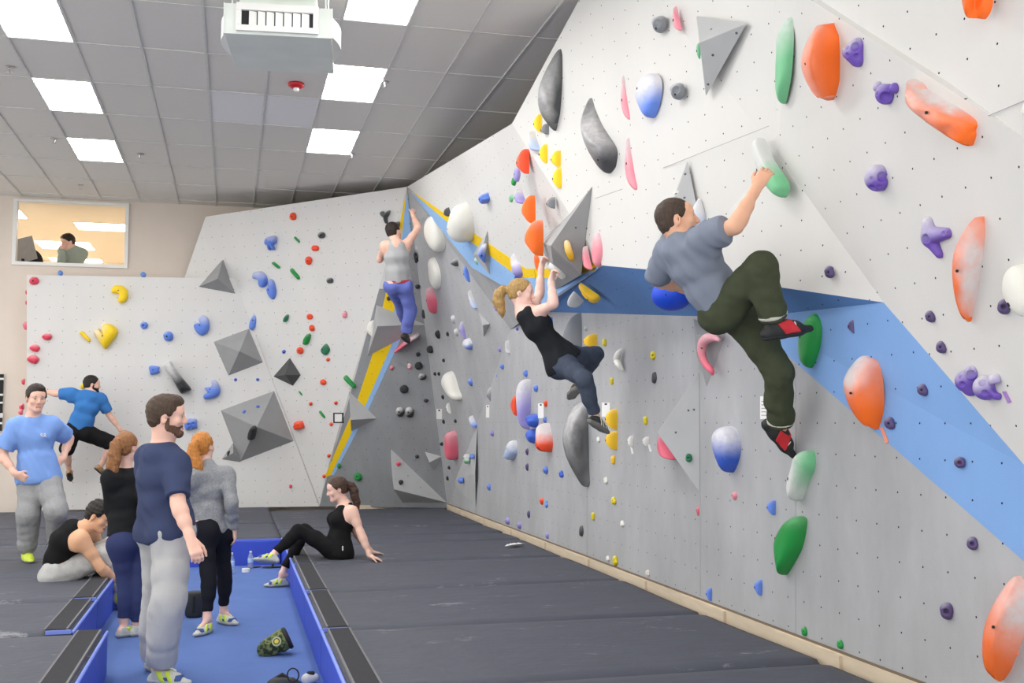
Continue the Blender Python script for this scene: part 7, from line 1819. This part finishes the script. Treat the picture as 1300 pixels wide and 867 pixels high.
for sx_, x in ((-1, 0), (1, wid)):
    cn = MB()
    pts = [(x + sx_ * .055 * math.sin(t), dep * .12 + dep * .62 * i / 8, hu * .5 + .10 * math.cos(t * .8)) for i, t in enumerate(np.linspace(.15, math.pi - .15, 9))]
    sec = [(sx_ * .0, .0), ]
    prof = []
    for i, t in enumerate(np.linspace(0, math.pi, 9)): prof.append((x + sx_ * .065 * math.sin(t), .10 + (dep - .25) * i / 8))
    lo_ = [(px_, py_, .05) for px_, py_ in prof]; hi_ = [(px_, py_, hu - .03) for px_, py_ in prof]
    V = [tuple(UM @ Vector(v)) for v in lo_ + hi_]; n = len(prof)
    Fc = [(i, i + 1, n + i + 1, n + i) for i in range(n - 1)] + [tuple(range(n)), tuple(range(2 * n - 1, n - 1, -1)), (0, n, 2 * n - 1, n - 1)]
    cn.add(V, Fc); cn.build('side_cowl', m_frame, unit_)
    MB().box((x - .004, -.004, .0), (x + .004, .02, hu), UM).build('corner_flange', m_galv, unit_)
MB().box((.10, .10, hu), (wid - .12, dep - .1, hu + .14), UM).build('plenum', m_galv, unit_, bevel=.006)
MB().box((.06, .02, hu + .10), (wid - .10, .05, hu + .13), UM).build('rail', m_galv, unit_)
for x, y in ((.05, .08), (wid - .05, .08), (.05, dep - .1), (wid - .05, dep - .1)):
    a = UM @ Vector((x, y, hu - .01)); MB().tube([a, (a[0], a[1], ZC + .01)], .006, 8).build('hanger_rod', m_galv, unit_)
rw = [UM @ Vector((.12 + .05 * i, .06 + .03 * math.sin(i * 1.3), hu + .135 + .02 * math.sin(i * 2.1))) for i in range(11)]
MB().tube(rw, .012, 8).build('cable', mat('grey_cable', srgb(150, 152, 150), .5), unit_, smooth=True)

m_red = mat('alarm_red', srgb(196, 30, 44), .4, .02); m_lens = mat('clear_lens', srgb(235, 235, 235), .15, .01)
pa = onz(376, 106, ZC)
al = empty('fire_alarm', pa, 'red ceiling fire alarm with a clear strobe lens', 'alarm')
MB().lathe([(.085, 0), (.09, -.012), (.082, -.035), (.05, -.052)], 24, Matrix.Translation(pa)).build('housing', m_red, al, smooth=True)
MB().lathe([(.03, -.05), (.034, -.066), (.026, -.085), (.010, -.094)], 16, Matrix.Translation(pa)).build('lens', m_lens, al, smooth=True)
m_spr = mat('sprinkler_chrome', srgb(190, 190, 190), .3, .02, metal=.7)
for (px_, py_), lab in zip(((12, 85), (69, 176), (178, 196), (103, 235), (489, 104), (447, 195)), ('small ceiling sprinkler near the left edge of the photo', 'small ceiling sprinkler at the corner of the small lit light', 'flat ceiling sprinkler right of the small lit light',
      'ceiling sprinkler above the office window', 'ceiling sprinkler at the corner of the light beside the red alarm', 'ceiling sprinkler at the corner of the light nearest the far wall')):
    q = onz(px_, py_, ZC)
    e_ = empty('sprinkler', q, lab, 'sprinkler', 'ceiling sprinklers')
    MB().lathe([(.045, .0), (.045, -.006), (.016, -.010), (.014, -.035)], 14, Matrix.Translation(q)).build('plate', m_spr, e_, smooth=False)
    MB().lathe([(.006, -.03), (.008, -.055), (.026, -.058), (.024, -.062)], 12, Matrix.Translation(q)).build('deflector', m_spr, e_)
q = ony(402.5, 252, 17.9)
MB().tube([(q[0], q[1], 4.55), (q[0], q[1], ZC + .005)], .025, 10).build('support_rod', mat('black_steel', srgb(46, 46, 48), .5)); rd = bpy.data.objects['support_rod']; tag(rd, 'dark steel rod between the far wall top and the ceiling', 'rod')

# ------------------------------------------------------------------ things in the blue pit
m_camo = bpy.data.materials.new('camouflage_cloth'); m_camo.use_nodes = True
nt = m_camo.node_tree; b_ = nt.nodes['Principled BSDF']; b_.inputs['Roughness'].default_value = .85
tc = nd(nt, 'ShaderNodeTexCoord'); nz = nd(nt, 'ShaderNodeTexNoise'); nz.inputs['Scale'].default_value = 26; nz.inputs['Detail'].default_value = 2
rp = nd(nt, 'ShaderNodeValToRGB'); rp.color_ramp.interpolation = 'CONSTANT'; e = rp.color_ramp.elements
e[0].position = 0; e[0].color = (*srgb(40, 52, 34), 1); e[1].position = .45; e[1].color = (*srgb(84, 98, 56), 1)
for po, cl in ((.54, srgb(122, 128, 84)), (.62, srgb(54, 66, 42))): x = e.new(po); x.color = (*cl, 1)
nt.links.new(tc.outputs['Object'], nz.inputs['Vector']); nt.links.new(nz.outputs['Fac'], rp.inputs[0]); nt.links.new(rp.outputs[0], b_.inputs['Base Color'])
pb = onz(350, 831, -.30)
cb = empty('chalk_bag', pb, 'green camouflage chalk bag lying on the blue pit floor', 'bag')
a = atd(334, 822, depth(pb)); c_ = pb + np.array([0, 0, .075])
ax_ = unit(RIGHT * .86 + UP * .42 + FWD * .25)
B = Blob(); B.cone(c_ - ax_ * .062, c_ + ax_ * .062, .066, .080, .03); B.cone(c_ - ax_ * .085, c_ - ax_ * .06, .052, .064, .02)
B.cut(ax_, c_ + ax_ * .082); B.fold(.004, 50, 4)
B.build('pouch', .006, m_camo, cb)
m_rim = mat('black_webbing', srgb(34, 34, 36), .8)
B = Blob(); B.cone(c_ + ax_ * .078, c_ + ax_ * .105, .084, .080, .01, clip0=0, clip1=0); B.sub(lambda X, Y, Z: np.sqrt((X - (c_ + ax_ * .12)[0]) ** 2 + (Y - (c_ + ax_ * .12)[1]) ** 2 + (Z - (c_ + ax_ * .12)[2]) ** 2) - .066, c_ - .2, c_ + .2, .005)
B.build('rim', .006, m_rim, cb)
ft = c_ + unit(-FWD * .9 + UP * .42 + RIGHT * .12) * .079 + ax_ * .012
FM = Matrix.Translation(ft) @ Vector(unit(-FWD * .9 + UP * .42 + RIGHT * .1)).to_track_quat('Z', 'Y').to_matrix().to_4x4()
MB().lathe([(.034, -.012), (.034, .002), (.024, .0025)], 18, FM).build('pale_ring', mat('pale_olive_print', srgb(176, 182, 140), .8), cb)
MB().lathe([(.022, -.006), (.022, .0035)], 18, FM).build('dark_ring', m_rim, cb)
MB().lathe([(.016, -.006), (.016, .0045)], 16, FM).build('yellow_disc', mat('yellow_print', srgb(222, 206, 84), .8), cb)

pk = onz(360, 884, -.30)
kb_ = empty('black_bag', pk, 'black chalk bag with straps and a cord loop at the bottom edge of the photo', 'bag')
B = Blob(); B.cone(pk + [-.05, .02, .055], pk + [.06, .02, .055], .055, .05, .03); B.cone(pk + [-.07, .05, .07], pk + [.05, .0, .10], .03, .022, .02); B.fold(.006, 50, 6)
B.build('pouch', .006, mat('black_nylon', srgb(44, 44, 48), .6, .1), kb_)
MB().tube([pk + [-.09, .0, .03], pk + [-.06, .03, .10], pk + [-.01, .02, .13], pk + [.05, .0, .09]], .011, 8).build('strap', m_rim, kb_, smooth=True)
lp = atd(372, 857, depth(pk) - .03)
MB().tube([lp + RIGHT * math.cos(t) * .035 + UP * math.sin(t) * .042 for t in np.linspace(0, 2 * math.pi, 21)], .0045, 6).build('cord_loop', m_rim, kb_, smooth=True)
pq = onz(394, 868, -.30)
q2 = empty('small_pouch', pq, 'small black and white pouch beside the black bag', 'pouch')
B = Blob(); B.cone(pq + [-.02, 0, .035], pq + [.03, .01, .035], .035, .03, .02); B.fold(.004, 60, 2); B.build('pouch', .006, mat('white_nylon', srgb(206, 206, 204), .7), q2)
B = Blob(); B.cone(pq + [-.01, 0, .065], pq + [.015, .0, .066], .016, .014, .02); B.build('flap', .005, m_rim, q2)

pd = onz(246, 783, -.30)
db = empty('dark_bag', pd, 'dark grey cylindrical bag standing behind the woman in grey', 'bag')
MB().lathe([(.062, 0), (.075, .02), (.078, .15), (.074, .20), (.066, .215)], 20, Matrix.Translation(pd)).build('body', mat('dark_bag_cloth', srgb(56, 58, 60), .8, .1, bump=.4, bscale=25), db, smooth=True)
MB().tube([pd + [.0, -.078, .05], pd + [0, -.082, .19]], .010, 8).build('strap', m_rim, db)

def bottle(px_, py_, label, h, r):
    q = onz(px_, py_, -.30)
    b = empty('water_bottle', q, label, 'bottle', 'water bottles by the bolster')
    m_pet = bpy.data.materials.get('clear_plastic') or bpy.data.materials.new('clear_plastic')
    m_pet.use_nodes = True; x = m_pet.node_tree.nodes['Principled BSDF']; x.inputs['Transmission Weight'].default_value = .75; x.inputs['Roughness'].default_value = .12; x.inputs['IOR'].default_value = 1.15; x.inputs['Base Color'].default_value = (.86, .92, .97, 1)
    MB().lathe([(r * .9, 0), (r, .012), (r * .94, h * .3), (r, h * .45), (r, h * .68), (r * .45, h * .88), (r * .42, h * .93)], 18, Matrix.Translation(q)).build('body', m_pet, b, smooth=True)
    MB().lathe([(r * 1.01, h * .36), (r * 1.02, h * .38), (r * 1.02, h * .58), (r * 1.01, h * .6)], 18, Matrix.Translation(q)).build('label_band', mat('pale_blue_label', srgb(176, 204, 236), .6), b, smooth=True)
    MB().lathe([(r * .46, h * .93), (r * .46, h), (r * .40, h * 1.005)], 14, Matrix.Translation(q)).build('cap', mat('white_cap', srgb(236, 238, 240), .5), b)
bottle(293.5, 729, 'clear water bottle standing behind the woman in grey', .235, .034)
bottle(318, 722, 'clear water bottle standing under the raised shoe of the seated woman', .20, .032)
q = onz(312, 726, -.30)
tp = MB().lathe([(.045, 0), (.045, .038), (.024, .038), (.024, .0)], 22, Matrix.Translation(q)).build('tape_roll', mat('white_tape', srgb(240, 240, 236), .8)); tag(tp, 'roll of white finger tape on the pit floor', 'tape')
q = onz(324, 720.5, -.30)
ph = MB().box((-.06, -.035, 0), (.06, .035, .012), Matrix.Translation(q) @ Matrix.Rotation(.4, 4, 'Z')).build('mobile_phone', m_rim, bevel=.003); tag(ph, 'black mobile phone lying by the roll of tape', 'phone')
q = onz(345, 721, -.30)
pl_ = empty('sandal', q, 'dark flat sandal lying by the water bottle under the raised shoe', 'sandal')
B = Blob(); B.ell(q + [0, 0, .012], np.array([1., 0, 0]), np.array([0, 1., 0]), np.array([0, 0, 1.]), .12, .045, .014); B.build('sole', .006, mat('dark_foam', srgb(52, 54, 60), .8), pl_)
MB().tube([q + [.0, -.04, .015], q + [.02, -.02, .045], q + [.02, .02, .045], q + [.0, .04, .015]], .009, 8).build('strap', m_rim, pl_, smooth=True)
# torn paper on the mat
m_pap = mat('white_paper', srgb(240, 240, 240), .9)
q = onz(655, 692, .012)
pp_ = MB()
for k_ in range(6):
    a_ = q + np.array([.05 * math.cos(k_ * 1.7) * (k_ % 3), .04 * math.sin(k_ * 2.3) * (k_ % 3), .002 * k_])
    pp_.add([a_ + [-.06, -.02, 0], a_ + [.02, -.045, .012], a_ + [.07, .01, 0], a_ + [-.01, .04, .016]], [(0, 1, 2, 3)])
o = pp_.build('torn_paper', m_pap); tag(o, 'scrap of torn white paper on the mat near the wall', 'paper')
# strap hanging on the wall at the left edge
q0 = ony(2, 475, YB - .02); q1 = ony(3, 547, YB - .02)
st = empty('hanging_strap', q1, 'black strap with a steel buckle hanging at the left edge', 'strap')
MB().box((q0[0] - .03, YB - .05, q1[2]), (q0[0] + .035, YB - .02, q0[2])).build('webbing', m_rim, st)
bz = q1[2] + (q0[2] - q1[2]) * .27
MB().box((q0[0] - .05, YB - .075, bz - .04), (q0[0] + .055, YB - .045, bz + .04)).build('buckle', m_spr, st, bevel=.006)
for zf in (.12, .48, .62, .9): MB().box((q0[0] - .036, YB - .056, q1[2] + (q0[2] - q1[2]) * zf), (q0[0] + .041, YB - .046, q1[2] + (q0[2] - q1[2]) * zf + .03)).build('stitch_bar', m_galv, st)
# office things behind the window
mo = ony(27, 318, 19.3)
mn = empty('computer_monitor', mo, 'tilted computer monitor at the left of the office window', 'monitor')
Mo = Matrix.Translation(mo) @ Matrix.Rotation(.9, 4, 'Z') @ Matrix.Rotation(-.35, 4, 'Y')
MB().box((-.28, -.02, -.20), (.28, .02, .20), Mo).build('screen', mat('grey_monitor_shell', srgb(170, 170, 172), .5), mn, bevel=.008)
MB().box((-.05, -.02, 3.88 - mo[2]), (.05, .05, -.14), Matrix.Translation(mo)).build('stand', m_rim, mn)
de = MB().box((-4.45, 18.96, 3.84), (-1.5, 19.3, 3.88)).build('office_desk', m_offw); tag(de, 'pale narrow office desk along the inside of the window', 'desk')
for x in (-4.4, -1.6):
    MB().box((x - .02, 19.0, 3.08), (x + .02, 19.26, 3.84)).build('leg', m_galv, de)
ch = ony(36, 334, 19.75); I3 = np.eye(3)
oc = empty('office_chair', [ch[0], ch[1], 3.08], 'dark rounded office chair by the monitor behind the window', 'chair')
B = Blob(); B.ell(ch, I3[0], I3[1], I3[2], .24, .07, .26); B.build('backrest', .012, m_rim, oc)
B = Blob(); B.ell([ch[0], ch[1] + .2, 3.55], I3[0], I3[1], I3[2], .25, .24, .06); B.build('seat', .012, m_rim, oc)
MB().tube([(ch[0], ch[1] + .05, 3.55), (ch[0], ch[1] - .0, ch[2] - .1)], .025, 8).build('back_post', m_rim, oc)
MB().tube([(ch[0], ch[1] + .2, 3.16), (ch[0], ch[1] + .2, 3.52)], .03, 8).build('column', m_galv, oc)
for k_ in range(5):
    a_ = k_ * 2 * math.pi / 5
    MB().tube([(ch[0], ch[1] + .2, 3.17), (ch[0] + .3 * math.cos(a_), ch[1] + .2 + .3 * math.sin(a_), 3.105)], .022, 7).build('leg', m_rim, oc)
